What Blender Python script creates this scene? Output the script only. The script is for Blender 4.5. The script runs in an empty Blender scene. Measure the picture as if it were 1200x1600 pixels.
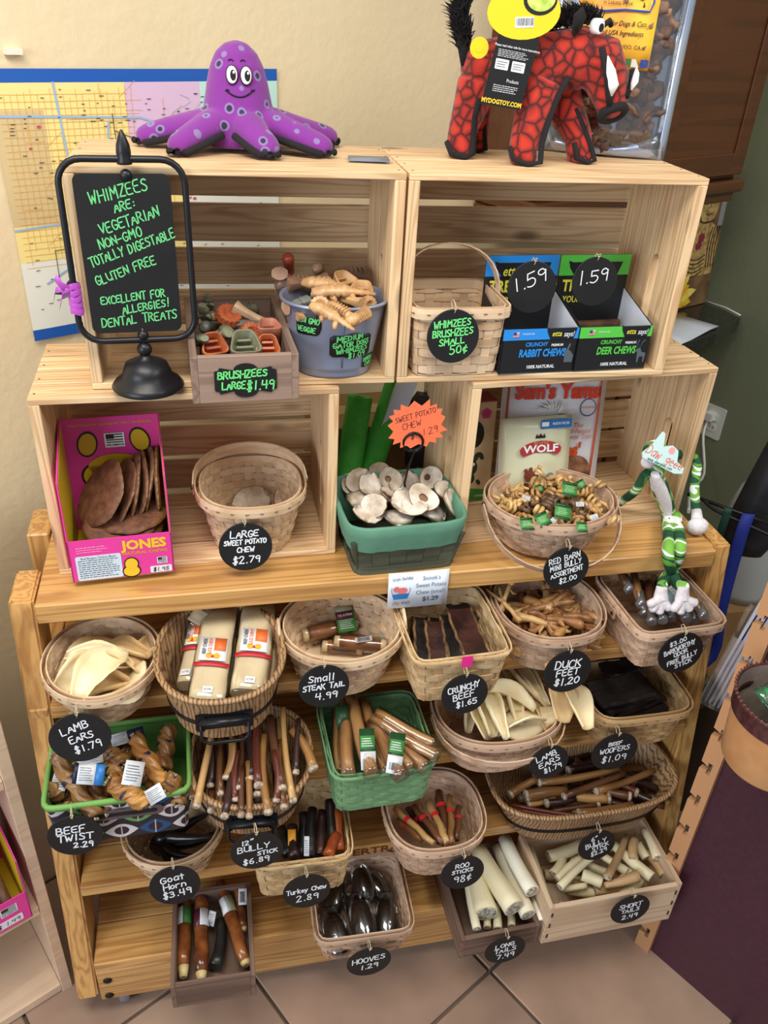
import bpy, bmesh, math, random
from math import sin, cos, pi, radians, sqrt, atan2
from mathutils import Vector, Matrix, Euler
random.seed(7)
SC = bpy.context.scene
COL = SC.collection
# ------------------------------------------------------------------ camera
cam_data = bpy.data.cameras.new('camera'); cam = bpy.data.objects.new('camera', cam_data); COL.objects.link(cam)
cam_data.sensor_fit = 'VERTICAL'; cam_data.sensor_height = 24.0; cam_data.lens = 24.0 * 1292.13 / 1600.0
cam_data.clip_start = 0.02; cam_data.clip_end = 50
CY, CP, CR = 0.23433, 0.55760, 0.05976           # yaw, pitch down, roll
_f = Vector((sin(CY)*cos(CP), cos(CY)*cos(CP), -sin(CP))); _r = Vector((cos(CY), -sin(CY), 0)); _u = _r.cross(_f)
_r2 = _r*cos(CR) + _u*sin(CR); _u2 = -_r*sin(CR) + _u*cos(CR)
cam.matrix_world = Matrix(((_r2.x, _u2.x, -_f.x, 0.37584), (_r2.y, _u2.y, -_f.y, -1.17253), (_r2.z, _u2.z, -_f.z, 1.78228), (0, 0, 0, 1)))
SC.camera = cam
# ------------------------------------------------------------------ light
world = bpy.data.worlds.new('world'); SC.world = world; world.use_nodes = True
world.node_tree.nodes['Background'].inputs[0].default_value = (0.86, 0.92, 1.0, 1)
world.node_tree.nodes['Background'].inputs[1].default_value = 0.30
def area(name, loc, target, sx, sy, power, col):
    l = bpy.data.lights.new(name, 'AREA'); l.shape = 'RECTANGLE'; l.size = sx; l.size_y = sy; l.energy = power; l.color = col
    o = bpy.data.objects.new(name, l); COL.objects.link(o); o.location = loc
    o.rotation_euler = (Vector(target) - Vector(loc)).to_track_quat('-Z', 'Y').to_euler(); return o
area('overhead_light', (0.1, -0.75, 2.72), (0.3, -0.35, 0), 1.3, 0.6, 27, (1.0, 0.93, 0.82))
area('overhead_light', (2.1, -0.9, 2.72), (1.9, -0.2, 0), 1.2, 0.6, 22, (1.0, 0.95, 0.86))  # this second overhead lamp is unseen, added to brighten the right-hand corner
area('window_daylight', (-2.2, -2.6, 1.9), (0.5, 0, 1.1), 1.8, 1.5, 60, (0.84, 0.92, 1.0))
SC.view_settings.view_transform = 'Standard'; SC.view_settings.look = 'None'; SC.view_settings.gamma = 1.0
SC.view_settings.use_curve_mapping = False
SC.view_settings.exposure = 0.36
# ------------------------------------------------------------------ materials
MATS = {}
def lin(c):
    return tuple((x/12.92 if x <= 0.04045 else ((x+0.055)/1.055)**2.4) for x in [v/255.0 for v in c])
def newmat(name):
    m = bpy.data.materials.new(name); m.use_nodes = True
    nt = m.node_tree; b = nt.nodes['Principled BSDF']; return m, nt, b
def N(nt, typ, **kw):
    n = nt.nodes.new(typ)
    for k, v in kw.items(): setattr(n, k, v)
    return n
def plain(name, c, rough=0.6, metal=0.0, spec=0.5, alpha=1.0, trans=0.0, coat=0.0, sheen=0.0):
    if name in MATS: return MATS[name]
    m, nt, b = newmat(name)
    b.inputs['Base Color'].default_value = (*lin(c), 1); b.inputs['Roughness'].default_value = rough
    b.inputs['Metallic'].default_value = metal; b.inputs['Specular IOR Level'].default_value = spec
    b.inputs['Alpha'].default_value = alpha; b.inputs['Transmission Weight'].default_value = trans
    b.inputs['Coat Weight'].default_value = coat; b.inputs['Sheen Weight'].default_value = sheen
    MATS[name] = m; return m
def clear(name, tint=(255, 255, 255), gloss=0.16, rough=0.08):
    """thin clear plastic: mostly see-through, with a glossy reflection that grows at grazing angles"""
    if name in MATS: return MATS[name]
    m = bpy.data.materials.new(name); m.use_nodes = True; nt = m.node_tree; nt.nodes.remove(nt.nodes['Principled BSDF']); L = nt.links.new
    tr = N(nt, 'ShaderNodeBsdfTransparent'); tr.inputs[0].default_value = (*lin(tint), 1); gl = N(nt, 'ShaderNodeBsdfGlossy'); gl.inputs['Roughness'].default_value = rough
    lw = N(nt, 'ShaderNodeLayerWeight'); lw.inputs[0].default_value = 0.35; ma = N(nt, 'ShaderNodeMath', operation='MULTIPLY_ADD'); L(lw.outputs['Fresnel'], ma.inputs[0]); ma.inputs[1].default_value = .6; ma.inputs[2].default_value = gloss*.35
    mx = N(nt, 'ShaderNodeMixShader'); L(ma.outputs[0], mx.inputs[0]); L(tr.outputs[0], mx.inputs[1]); L(gl.outputs[0], mx.inputs[2]); L(mx.outputs[0], nt.nodes['Material Output'].inputs[0])
    MATS[name] = m; return m
def mottled(name, c1, c2, scale=30, rough=0.6, bump=0.0, bscale=None, stretch=(1, 1, 1), metal=0.0, c3=None, coat=0.0, detail=4, lo=0.35, hi=0.65, spec=0.5, sheen=0.0):
    """two or three colours blended by noise in the object's own coordinates"""
    if name in MATS: return MATS[name]
    m, nt, b = newmat(name)
    tc = N(nt, 'ShaderNodeTexCoord'); oi = N(nt, 'ShaderNodeObjectInfo'); mp = N(nt, 'ShaderNodeMapping'); mul = N(nt, 'ShaderNodeVectorMath', operation='SCALE')
    cx = N(nt, 'ShaderNodeCombineXYZ')
    for i in range(3): nt.links.new(oi.outputs['Random'], cx.inputs[i])
    nt.links.new(cx.outputs[0], mul.inputs[0]); mul.inputs['Scale'].default_value = 17.0
    mp.inputs['Scale'].default_value = stretch
    nt.links.new(tc.outputs['Object'], mp.inputs['Vector']); nt.links.new(mul.outputs[0], mp.inputs['Location'])
    no = N(nt, 'ShaderNodeTexNoise'); no.inputs['Scale'].default_value = scale; no.inputs['Detail'].default_value = detail
    nt.links.new(mp.outputs[0], no.inputs['Vector'])
    cr = N(nt, 'ShaderNodeValToRGB'); e = cr.color_ramp.elements
    e[0].position = lo; e[0].color = (*lin(c1), 1); e[1].position = hi; e[1].color = (*lin(c2), 1)
    if c3: x = e.new((lo+hi)/2); x.color = (*lin(c3), 1)
    nt.links.new(no.outputs['Fac'], cr.inputs[0]); nt.links.new(cr.outputs[0], b.inputs['Base Color'])
    b.inputs['Roughness'].default_value = rough; b.inputs['Metallic'].default_value = metal; b.inputs['Coat Weight'].default_value = coat
    b.inputs['Specular IOR Level'].default_value = spec; b.inputs['Sheen Weight'].default_value = sheen
    if bump:
        n2 = N(nt, 'ShaderNodeTexNoise'); n2.inputs['Scale'].default_value = bscale or scale*2; n2.inputs['Detail'].default_value = 3
        nt.links.new(mp.outputs[0], n2.inputs['Vector'])
        bp = N(nt, 'ShaderNodeBump'); bp.inputs['Strength'].default_value = 1.0; bp.inputs['Distance'].default_value = bump
        nt.links.new(n2.outputs['Fac'], bp.inputs['Height']); nt.links.new(bp.outputs[0], b.inputs['Normal'])
    MATS[name] = m; return m
def wood(name, light, dark, rough=0.55, rings=9.0, fscale=3.0, coat=0.0, knots=True, tint=0.25):
    """pine-like grain running along the object's local X, shifted for every object"""
    if name in MATS: return MATS[name]
    m, nt, b = newmat(name); L = nt.links.new
    tc = N(nt, 'ShaderNodeTexCoord'); oi = N(nt, 'ShaderNodeObjectInfo'); cx = N(nt, 'ShaderNodeCombineXYZ'); sc = N(nt, 'ShaderNodeVectorMath', operation='SCALE')
    for i in range(3): L(oi.outputs['Random'], cx.inputs[i])
    L(cx.outputs[0], sc.inputs[0]); sc.inputs['Scale'].default_value = 23.0
    add = N(nt, 'ShaderNodeVectorMath', operation='ADD'); L(tc.outputs['Object'], add.inputs[0]); L(sc.outputs[0], add.inputs[1])
    mp = N(nt, 'ShaderNodeMapping'); mp.inputs['Scale'].default_value = (0.55, 11.0, 11.0); L(add.outputs[0], mp.inputs['Vector'])
    no = N(nt, 'ShaderNodeTexNoise'); no.inputs['Scale'].default_value = fscale; no.inputs['Detail'].default_value = 1.5; no.inputs['Distortion'].default_value = 0.25
    L(mp.outputs[0], no.inputs['Vector'])
    mu = N(nt, 'ShaderNodeMath', operation='MULTIPLY'); L(no.outputs['Fac'], mu.inputs[0]); mu.inputs[1].default_value = rings*6.283
    si = N(nt, 'ShaderNodeMath', operation='SINE'); L(mu.outputs[0], si.inputs[0])
    mr = N(nt, 'ShaderNodeMapRange'); L(si.outputs[0], mr.inputs[0]); mr.inputs[1].default_value = -0.2; mr.inputs[2].default_value = 1.0; mr.inputs[3].default_value = 0; mr.inputs[4].default_value = 0.5
    mp2 = N(nt, 'ShaderNodeMapping'); mp2.inputs['Scale'].default_value = (3.0, 260.0, 260.0); L(add.outputs[0], mp2.inputs['Vector'])
    n2 = N(nt, 'ShaderNodeTexNoise'); n2.inputs['Scale'].default_value = 1.0; n2.inputs['Detail'].default_value = 2; L(mp2.outputs[0], n2.inputs['Vector'])
    ad = N(nt, 'ShaderNodeMath', operation='MULTIPLY_ADD'); L(n2.outputs['Fac'], ad.inputs[0]); ad.inputs[1].default_value = 0.5; L(mr.outputs[0], ad.inputs[2])
    cr = N(nt, 'ShaderNodeValToRGB'); e = cr.color_ramp.elements
    e[0].position = 0.1; e[0].color = (*lin(light), 1); e[1].position = 1.15; e[1].color = (*lin(dark), 1)
    L(ad.outputs[0], cr.inputs[0])
    # board to board tint
    hs = N(nt, 'ShaderNodeHueSaturation'); L(cr.outputs[0], hs.inputs['Color'])
    mv = N(nt, 'ShaderNodeMapRange'); L(oi.outputs['Random'], mv.inputs[0]); mv.inputs[3].default_value = 1.0 - tint*0.6; mv.inputs[4].default_value = 1.0 + tint*0.35
    L(mv.outputs[0], hs.inputs['Value'])
    out = hs.outputs[0]
    if knots:
        mk = N(nt, 'ShaderNodeMapping'); mk.inputs['Scale'].default_value = (4.0, 11.0, 11.0); L(add.outputs[0], mk.inputs['Vector'])
        vo = N(nt, 'ShaderNodeTexVoronoi'); vo.inputs['Scale'].default_value = 1.0; L(mk.outputs[0], vo.inputs['Vector'])
        kr = N(nt, 'ShaderNodeMapRange'); L(vo.outputs['Distance'], kr.inputs[0]); kr.inputs[1].default_value = 0.05; kr.inputs[2].default_value = 0.13; kr.inputs[3].default_value = 0.8; kr.inputs[4].default_value = 0.0
        mx = N(nt, 'ShaderNodeMix', data_type='RGBA'); L(kr.outputs[0], mx.inputs[0]); L(out, mx.inputs[6])
        mx.inputs[7].default_value = (*lin(tuple(int(v*0.55) for v in dark)), 1); out = mx.outputs[2]
    L(out, b.inputs['Base Color'])
    bp = N(nt, 'ShaderNodeBump'); bp.inputs['Distance'].default_value = 0.0004; L(ad.outputs[0], bp.inputs['Height']); L(bp.outputs[0], b.inputs['Normal'])
    b.inputs['Roughness'].default_value = rough; b.inputs['Coat Weight'].default_value = coat; b.inputs['Coat Roughness'].default_value = 0.25
    MATS[name] = m; return m
# ------------------------------------------------------------------ mesh building
def frame_from(t, up=Vector((0, 0, 1))):
    t = t.normalized(); a = up.cross(t)
    if a.length < 1e-4: a = Vector((1, 0, 0)).cross(t)
    a.normalize(); return a, t.cross(a)
class MB:
    def __init__(s): s.v = []; s.f = []; s.mi = []; s.sm = []
    def add(s, vs, fs, mi=0, sm=False):
        o = len(s.v); s.v += [tuple(p) for p in vs]
        for f in fs: s.f.append(tuple(i+o for i in f)); s.mi.append(mi); s.sm.append(sm)
    def box(s, c, d, mi=0, rot=None):
        c = Vector(c); M = rot.to_matrix() if isinstance(rot, Euler) else rot
        vs = []
        for z in (-1, 1):
            for y in (-1, 1):
                for x in (-1, 1):
                    p = Vector((x*d[0]/2, y*d[1]/2, z*d[2]/2)); vs.append(c + (M @ p if M else p))
        s.add(vs, [(0, 2, 3, 1), (4, 5, 7, 6), (0, 1, 5, 4), (2, 6, 7, 3), (0, 4, 6, 2), (1, 3, 7, 5)], mi)
    def tube(s, pts, r, n=8, mi=0, caps=True, flat=1.0, closed=False, sm=True, twist=0.0, up=None, prof=None):
        pts = [Vector(p) for p in pts]; m = len(pts); rs = list(r) if isinstance(r, (list, tuple)) else [r]*m
        rings = []; prev = None
        for i, p in enumerate(pts):
            if closed: t = pts[(i+1) % m] - pts[i-1]
            else: t = pts[min(i+1, m-1)] - pts[max(i-1, 0)]
            if t.length < 1e-9: t = Vector((0, 0, 1))
            t.normalize()
            if prev is None: a, b = frame_from(t, up or Vector((0, 0, 1)))
            else:
                a = prev - t*prev.dot(t)
                if a.length < 1e-6: a, b = frame_from(t)
                a.normalize(); b = t.cross(a)
            prev = a; ring = []
            for k in range(n):
                th = 2*pi*k/n + twist*i; q = prof(k, n, i) if prof else 1.0
                ring.append(p + a*(cos(th)*rs[i]*q) + b*(sin(th)*rs[i]*flat*q))
            rings.append(ring)
        s.loft(rings, mi, closed=closed, caps=caps, sm=sm)
    def loft(s, rings, mi=0, closed=False, caps=True, sm=True, wrap=True):
        m = len(rings); n = len(rings[0]); vs = [p for r in rings for p in r]; fs = []
        for i in range(m if closed else m-1):
            j = (i+1) % m
            for k in range(n if wrap else n-1):
                l = (k+1) % n; fs.append((i*n+k, i*n+l, j*n+l, j*n+k))
        s.add(vs, fs, mi, sm)
        if caps and not closed and wrap:
            o = len(s.v) - len(vs)
            s.f.append(tuple(o+k for k in reversed(range(n)))); s.mi.append(mi); s.sm.append(False)
            s.f.append(tuple(o+(m-1)*n+k for k in range(n))); s.mi.append(mi); s.sm.append(False)
    def lathe(s, prof, n=24, mi=0, c=(0, 0, 0), sm=True, caps=True):
        s.loft([[Vector((c[0]+r*cos(2*pi*k/n), c[1]+r*sin(2*pi*k/n), c[2]+z)) for k in range(n)] for r, z in prof], mi, sm=sm, caps=caps)
    def prism(s, poly, t, M=None, mi=0):
        """poly in local XY, thickness t along local Z centred; M maps to the thing's frame"""
        n = len(poly); M = M or Matrix.Identity(4)
        vs = [M @ Vector((x, y, -t/2)) for x, y in poly] + [M @ Vector((x, y, t/2)) for x, y in poly]
        fs = [tuple(reversed(range(n))), tuple(range(n, 2*n))] + [(i, (i+1) % n, n+(i+1) % n, n+i) for i in range(n)]
        s.add(vs, fs, mi)
    def sheet(s, grid, t, mi=0, sm=True, mi2=None):
        """a curved sheet with thickness t from a grid of points"""
        R = len(grid); Cn = len(grid[0]); G = [[Vector(p) for p in r] for r in grid]; top = []; bot = []
        for i in range(R):
            for j in range(Cn):
                du = G[min(i+1, R-1)][j] - G[max(i-1, 0)][j]; dv = G[i][min(j+1, Cn-1)] - G[i][max(j-1, 0)]
                nn = du.cross(dv); nn = nn.normalized() if nn.length > 1e-12 else Vector((0, 0, 1))
                top.append(G[i][j] + nn*t/2); bot.append(G[i][j] - nn*t/2)
        q = []; 
        for i in range(R-1):
            for j in range(Cn-1): q.append((i*Cn+j, (i+1)*Cn+j, (i+1)*Cn+j+1, i*Cn+j+1))
        s.add(top, q, mi, sm); s.add(bot, [tuple(reversed(f)) for f in q], mi if mi2 is None else mi2, sm)
        o = len(s.v) - 2*R*Cn; b = o + R*Cn
        edge = [(0, j) for j in range(Cn)] + [(i, Cn-1) for i in range(1, R)] + [(R-1, j) for j in range(Cn-2, -1, -1)] + [(i, 0) for i in range(R-2, 0, -1)]
        for k in range(len(edge)):
            (i, j), (i2, j2) = edge[k], edge[(k+1) % len(edge)]
            s.f.append((o+i*Cn+j, o+i2*Cn+j2, b+i2*Cn+j2, b+i*Cn+j)); s.mi.append(mi); s.sm.append(False)
    def mesh(s, name):
        me = bpy.data.meshes.new(name); me.from_pydata(s.v, [], s.f); me.update()
        me.polygons.foreach_set('material_index', s.mi); me.polygons.foreach_set('use_smooth', s.sm)
        bm = bmesh.new(); bm.from_mesh(me); bmesh.ops.recalc_face_normals(bm, faces=bm.faces); bm.to_mesh(me); bm.free()
        return me
def link(name, me, mats, parent=None, M=None, loc=None, rot=None):
    o = bpy.data.objects.new(name, me); COL.objects.link(o)
    if mats is not None and len(me.materials) == 0:
        for m in (mats if isinstance(mats, (list, tuple)) else [mats]): me.materials.append(m)
    if parent is not None: o.parent = parent
    if M is not None: o.matrix_local = M
    if loc is not None: o.location = loc
    if rot is not None: o.rotation_euler = rot
    return o
def obj(name, mb, mats, parent=None, M=None, loc=None, rot=None, label=None, kind=None):
    o = link(name, mb.mesh(name), mats, parent, M, loc, rot)
    if label: o['label'] = label
    if kind: o['kind'] = kind
    return o
def tag(o, label, cat, group=None):
    o['label'] = label; o['category'] = cat
    if group: o['group'] = group
    return o
def thing(name, label, cat, loc=(0, 0, 0), rotz=0.0, group=None, M=None):
    o = bpy.data.objects.new(name, None); COL.objects.link(o); o.empty_display_size = 0.02
    if M is not None: o.matrix_world = M
    else: o.location = loc; o.rotation_euler = (0, 0, rotz)
    return tag(o, label, cat, group)
_boxes = {}
def boxmesh(d, bev):
    key = (round(d[0], 4), round(d[1], 4), round(d[2], 4), bev)
    if key not in _boxes:
        bm = bmesh.new(); bmesh.ops.create_cube(bm, size=1.0); bmesh.ops.scale(bm, vec=d, verts=bm.verts)
        if bev: bmesh.ops.bevel(bm, geom=list(bm.edges), offset=bev, segments=1, affect='EDGES', profile=0.5)
        me = bpy.data.meshes.new('board'); bm.to_mesh(me); bm.free(); _boxes[key] = me
    return _boxes[key]
AXR = {0: Euler((0, 0, 0)), 1: Euler((0, 0, pi/2)), 2: Euler((0, -pi/2, 0))}
def plank(parent, name, lo, hi, grain, m, bev=0.0012, label=None, R=None):
    """a board from corner lo to corner hi (thing's frame); the grain runs along axis 0, 1 or 2"""
    s = [hi[i]-lo[i] for i in range(3)]; c = [(hi[i]+lo[i])/2 for i in range(3)]
    d = (s[0], s[1], s[2]) if grain == 0 else (s[1], s[0], s[2]) if grain == 1 else (s[2], s[1], s[0])
    me = boxmesh(d, bev)
    if len(me.materials) and me.materials[0] != m: me = me.copy(); me.materials.clear()
    o = link(name, me, m, parent, None, c, AXR[grain])
    if label: o['label'] = label
    return o
# ------------------------------------------------------------------ writing
GL = {
'A': "0,0 2,6 4,0|.8,2.2 3.3,2.2", 'B': "0,0 0,6|0,6 2.4,5.9 3.2,4.7 2.4,3.4 0,3.2|2,3.2 3.8,2 3.2,.4 1.8,0 0,0", 'C': "3.7,5 2.6,6 1,5.6 0,3.4 .4,1 1.8,0 3.7,.6",
'D': "0,0 0,6|0,6 2.4,5.6 3.9,3.6 3.2,1 1.6,0 -.3,0", 'E': "3.6,6 0,5.9 0,3|0,3 0,0 3.6,.2|0,3.1 2.8,3.2", 'F': "3.6,6 0,5.9 0,3|0,3 0,0|0,3.1 2.8,3.2", 'G': "3.6,5 2.4,6 .8,5.4 0,3 .8,.5 2.4,0 3.8,1.2 3.8,2.6|3.8,2.6 2,2.7",
'H': "0,0 0,6|4,0 4,6|0,3 4,3.2", 'I': "1,0 1,6", 'J': "3,6 3,1.5 1.8,0 .4,.8", 'K': "0,0 0,6|3.6,6 0,2.6|1,3.5 3.8,0", 'L': "0,6 0,0|0,0 3.4,.2", 'M': "0,0 .4,6|.4,6 2.2,2.4|2.2,2.4 4,6|4,6 4.4,0", 'N': "0,0 .2,6|.2,6 3.6,0|3.6,0 3.8,6",
'O': "2,6 .4,5 0,3 .5,.8 2,0 3.5,.8 4,3 3.4,5.2 2,6", 'P': "0,0 0,6|0,6 2.8,5.8 3.6,4.5 2.8,3.2 0,2.9", 'R': "0,0 0,6|0,6 2.6,5.8 3.4,4.6 2.6,3.3 0,3|1.2,3.1 3.9,0", 'S': "3.6,5.2 2.2,6 .6,5.4 .5,4 2.2,3.1 3.6,2 3.2,.6 1.6,0 0,.8",
'T': "-.2,6 4.2,6|2,6 2,0", 'U': "0,6 0,1.5 1.6,0 3.3,1 3.8,2.4|3.8,6 3.8,0", 'V': "0,6 2,0|2,0 4,6", 'W': "0,6 1,0|1,0 2.2,3.8|2.2,3.8 3.4,0|3.4,0 4.6,6", 'X': "0,0 3.8,6|0,6 3.8,0", 'Y': "0,6 2,3|4,6 2,3|2,3 1.6,0", 'Z': "0,6 3.8,6|3.8,6 0,0|0,0 3.8,0",
'0': "2,6 .5,5 .1,3 .6,.8 2,0 3.3,1 3.8,3 3.2,5.2 2,6", '1': "1.4,6 1.2,0", '2': "0,4.8 1.2,6 3,5.6 3.2,4.2 1.4,1.8 0,0|0,0 3.8,.2", '3': "0,5.4 1.6,6 3.2,5 2.6,3.5 1.2,3.2|1.2,3.2 3.4,2.4 3.2,.6 1.6,0 0,.6", '4': "3,0 3,6|.4,6 0,2.8|0,2.8 3.8,2.8", '5': "3.6,6 .5,6|.5,6 .3,3.4|.3,3.4 2.4,3.8 3.8,2.4 3,.5 1.4,0 0,.6",
'6': "3,6 1.2,4.8 .1,2.4 .8,.4 2.4,0 3.6,1.2 3,2.8 1.4,3 .3,2", '7': "0,6 3.8,6|3.8,6 1.4,0", '8': "2,3.2 .5,4.4 1,5.8 2.8,6 3.3,4.6 2,3.2 .3,1.8 .8,.2 2.8,0 3.7,1.4 2,3.2", '9': "3.5,4.6 2.4,6 .6,5.4 .4,3.8 2,3 3.5,4|3.6,5 3.2,0",
'$': "3.6,5 2,5.6 .5,4.8 1,3.6 3,2.8 3.4,1.2 1.8,.5 0,1.2|1.4,6.6 1.4,-.5|2.4,6.6 2.4,-.5", 'c': "3,3.4 1.6,4 .4,3 .4,1 1.6,0 3,.6", '¢': "3.2,4 1.8,4.8 .5,3.6 .5,1.8 1.8,.8 3.2,1.4|2.4,6 1.4,-.4", '.': "1,0 1.3,.3", ':': "1,1 1.3,1.3|1,3.6 1.3,3.9", '-': "0,2.8 2.6,3", '"': "1,7 .8,5.4|2.6,7 2.4,5.4", '!': "2,7 1.4,2|1,0 1.3,.3", "'": "1,7 .8,5.6",
'a': "3,3.6 1.2,4 .1,2.4 .5,.4 1.8,0 3,1.6|3.1,4 3.2,0", 'b': "0,6.2 0,0|0,2.6 1.6,3.8 3,2.4 2.4,.3 .8,0 0,.8", 'd': "3,6.2 3,0|3,2.6 1.4,3.8 .1,2.2 .8,.2 2.2,0 3,1", 'e': "0,2.2 3,2.4|3,2.4 2.4,3.8 .9,3.8 0,2 .8,.2 3,.5", 'g': "3,3.6 1.2,4 .1,2.4 1.2,.4 3,1.6|3,4 3,-1 1.6,-2 .2,-1.4", 'h': "0,6.2 0,0|0,2.8 1.6,4 2.8,3 2.9,0", 'i': "1,4 1,0|1,5.4 1.2,5.6", 'k': "0,6.2 0,0|2.6,4 0,1.8|.8,2.4 2.8,0",
'l': "1,6.2 1,0", 'm': "0,4 0,0|0,3 1,4 2,3.2 2,0|2,3 3.2,4 4.1,3.2 4.2,0", 'n': "0,4 0,0|0,2.8 1.4,4 2.8,3 2.9,0", 'o': "1.5,4 .2,3 .2,1 1.5,0 2.8,1 2.8,3 1.5,4", 'p': "0,4 0,-2|0,2.8 1.6,4 3,2.4 2,.2 0,.8", 'r': "0,4 0,0|0,2.4 1.2,4 2.4,3.8", 's': "2.6,3.6 1.2,4 .3,3 2.6,1.2 1.6,0 0,.5", 't': "1.2,5.8 1.2,0|0,4 2.6,4", 'u': "0,4 .2,.8 1.4,0 2.8,1.4|2.9,4 3,0", 'w': "0,4 .8,0|.8,0 1.8,3|1.8,3 2.8,0|2.8,0 3.8,4", 'y': "0,4 1.4,.6|3,4 .6,-2", '(': "2,7 .6,4.6 .6,1.4 2,-.8", ')': "0,7 1.4,4.6 1.4,1.4 0,-.8"}
WID = {'I': 2, '1': 2.2, '.': 1.6, ':': 2, '!': 2.4, "'": 1.6, 'i': 1.8, 'l': 1.8, ' ': 3, '-': 3, 'W': 5, 'M': 4.8, 'm': 4.6, 'w': 4.2, '"': 3.2, '(': 2, ')': 2}
_G = {k: [[tuple(float(a) for a in p.split(',')) for p in st.split()] for st in v.split('|')] for k, v in GL.items()}
def chaikin(p):
    if len(p) < 3: return p
    q = [p[0]]
    for a, b in zip(p, p[1:]):
        q.append((a[0]*.75+b[0]*.25, a[1]*.75+b[1]*.25)); q.append((a[0]*.25+b[0]*.75, a[1]*.25+b[1]*.75))
    q.append(p[-1]); return q
def textlen(s): return sum(WID.get(c, 3.9 if c.isupper() or c.isdigit() or c in '$¢' else 3.1) + 1.0 for c in s) - 1.0
def strokes(text, x, y, h, ang=0.0, rnd=None, jit=0.25, slant=0.12, squeeze=1.0):
    """polylines of one handwritten line centred on x,y"""
    k = h/6.0; W = textlen(text); cx = -W/2; out = []; ca, sa = cos(ang), sin(ang)
    for ch in text:
        w = WID.get(ch, 3.9 if ch.isupper() or ch.isdigit() or ch in '$¢' else 3.1)
        jy = rnd.uniform(-jit, jit) if rnd else 0; js = 1 + (rnd.uniform(-.1, .1) if rnd else 0)
        for st in _G.get(ch, []):
            pl = []
            for a, b in st:
                if rnd: a += rnd.uniform(-jit, jit)*.45; b += rnd.uniform(-jit, jit)*.45
                b2 = (b-3)*js + jy; a2 = (cx + a + b2*slant*1.0)*squeeze
                pl.append((x + k*(a2*ca - b2*sa), y + k*(a2*sa + b2*ca)))
            out.append(chaikin(chaikin(pl)) if len(pl) > 2 else pl)
        cx += w + 1.0
    return out
def ribbon(mb, pl, w, fn, mi=0):
    L_, R_ = [], []
    n = len(pl)
    for i, (x, y) in enumerate(pl):
        a = pl[max(i-1, 0)]; b = pl[min(i+1, n-1)]; dx, dy = b[0]-a[0], b[1]-a[1]; l = math.hypot(dx, dy) or 1e-9; dx /= l; dy /= l
        e = (-w*.35 if i == 0 else w*.35 if i == n-1 else 0)
        L_.append(fn(x+dx*e - dy*w/2, y+dy*e + dx*w/2)); R_.append(fn(x+dx*e + dy*w/2, y+dy*e - dx*w/2))
    mb.add(L_ + R_, [(i, i+1, n+i+1, n+i) for i in range(n-1)], mi)
def lettering(parent, lines, width, fn, mat, seed=1, name='lettering', jit=0.3, slant=0.12):
    """lines: (text, x, y, height, angle) on a surface given by fn(u, v)"""
    rnd = random.Random(seed); mb = MB()
    for ln in lines:
        t, x, y, h, a = ln[:5]; sq = ln[5] if len(ln) > 5 else 1.0
        for pl in strokes(t, x, y, h, a, rnd if jit else None, jit, slant, sq): ribbon(mb, pl, width, fn)
    me = bpy.data.meshes.new(name); me.from_pydata(mb.v, [], mb.f); me.update()
    return link(name, me, mat, parent)
_fonts = {}
def printed(parent, text, size, M, mat, name='print', bold=0.0, sx=1.0, shear=0.0):
    """printed lettering from the built-in font, centred, lying in the XY plane of M"""
    key = (text, bold, shear)
    if key not in _fonts:
        cu = bpy.data.curves.new('txt', 'FONT'); cu.body = text; cu.align_x = 'CENTER'; cu.align_y = 'CENTER'; cu.resolution_u = 2; cu.offset = bold; cu.shear = shear
        o = bpy.data.objects.new('txt', cu); _fonts[key] = bpy.data.meshes.new_from_object(o); bpy.data.objects.remove(o)
    me = _fonts[key].copy(); me.materials.clear()
    return link(name, me, mat, parent, M @ Matrix.Diagonal((size*sx, size, size, 1)))
def face(o, x, z):   # matrix for something flat on a vertical face looking to -Y at y=o
    return Matrix.Translation((x, o, z)) @ Matrix.Rotation(pi/2, 4, 'X')
def rrect(w, h, r, n=4):
    p = []
    for cx, cy, a0 in ((w/2-r, h/2-r, 0), (-w/2+r, h/2-r, pi/2), (-w/2+r, -h/2+r, pi), (w/2-r, -h/2+r, 3*pi/2)):
        for k in range(n+1): a = a0 + pi/2*k/n; p.append((cx+r*cos(a), cy+r*sin(a)))
    return p
def flat(poly, M, mb, mi=0): mb.add([M @ Vector((x, y, 0)) for x, y in poly], [tuple(range(len(poly)))], mi)
def circ(r, n=24, sy=1.0, cx=0, cy=0): return [(cx+r*cos(2*pi*k/n), cy+r*sy*sin(2*pi*k/n)) for k in range(n)]
def struct(o): o['kind'] = 'structure'; return o

# ================================================================== structure
T = 0.95; ZU = 1.2738
PINE = wood('crate_pine', (232, 202, 160), (188, 146, 102), rough=0.62)
PINE_T = wood('rack_pine', (218, 170, 104), (164, 112, 60), rough=0.32, rings=6, coat=0.35)
K = Vector((2.009, 1.283, 0)); E1 = Vector((cos(radians(25.019)), sin(radians(25.019)), 0)); E2 = Vector((E1.y, -E1.x, 0))
MW = Matrix(((E1.x, E2.x, 0, K.x), (E1.y, E2.y, 0, K.y), (0, 0, 1, 0), (0, 0, 0, 1)))   # wall frame: X along the back wall, Y out into the room
WALL_C = mottled('cream_wall_paint', (226, 208, 172), (218, 200, 164), scale=3, rough=0.75, bump=0.0012, bscale=55)
WALL_G = mottled('sage_side_wall', (122, 130, 106), (112, 120, 98), scale=3, rough=0.7, bump=0.001, bscale=60)  # grey-green tone, darker than the cream of the back wall
mb = MB(); mb.box((-2.2, -0.05, 1.35), (4.6, 0.1, 2.7)); o = obj('wall_back', mb, WALL_C, M=MW); struct(o)
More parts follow.
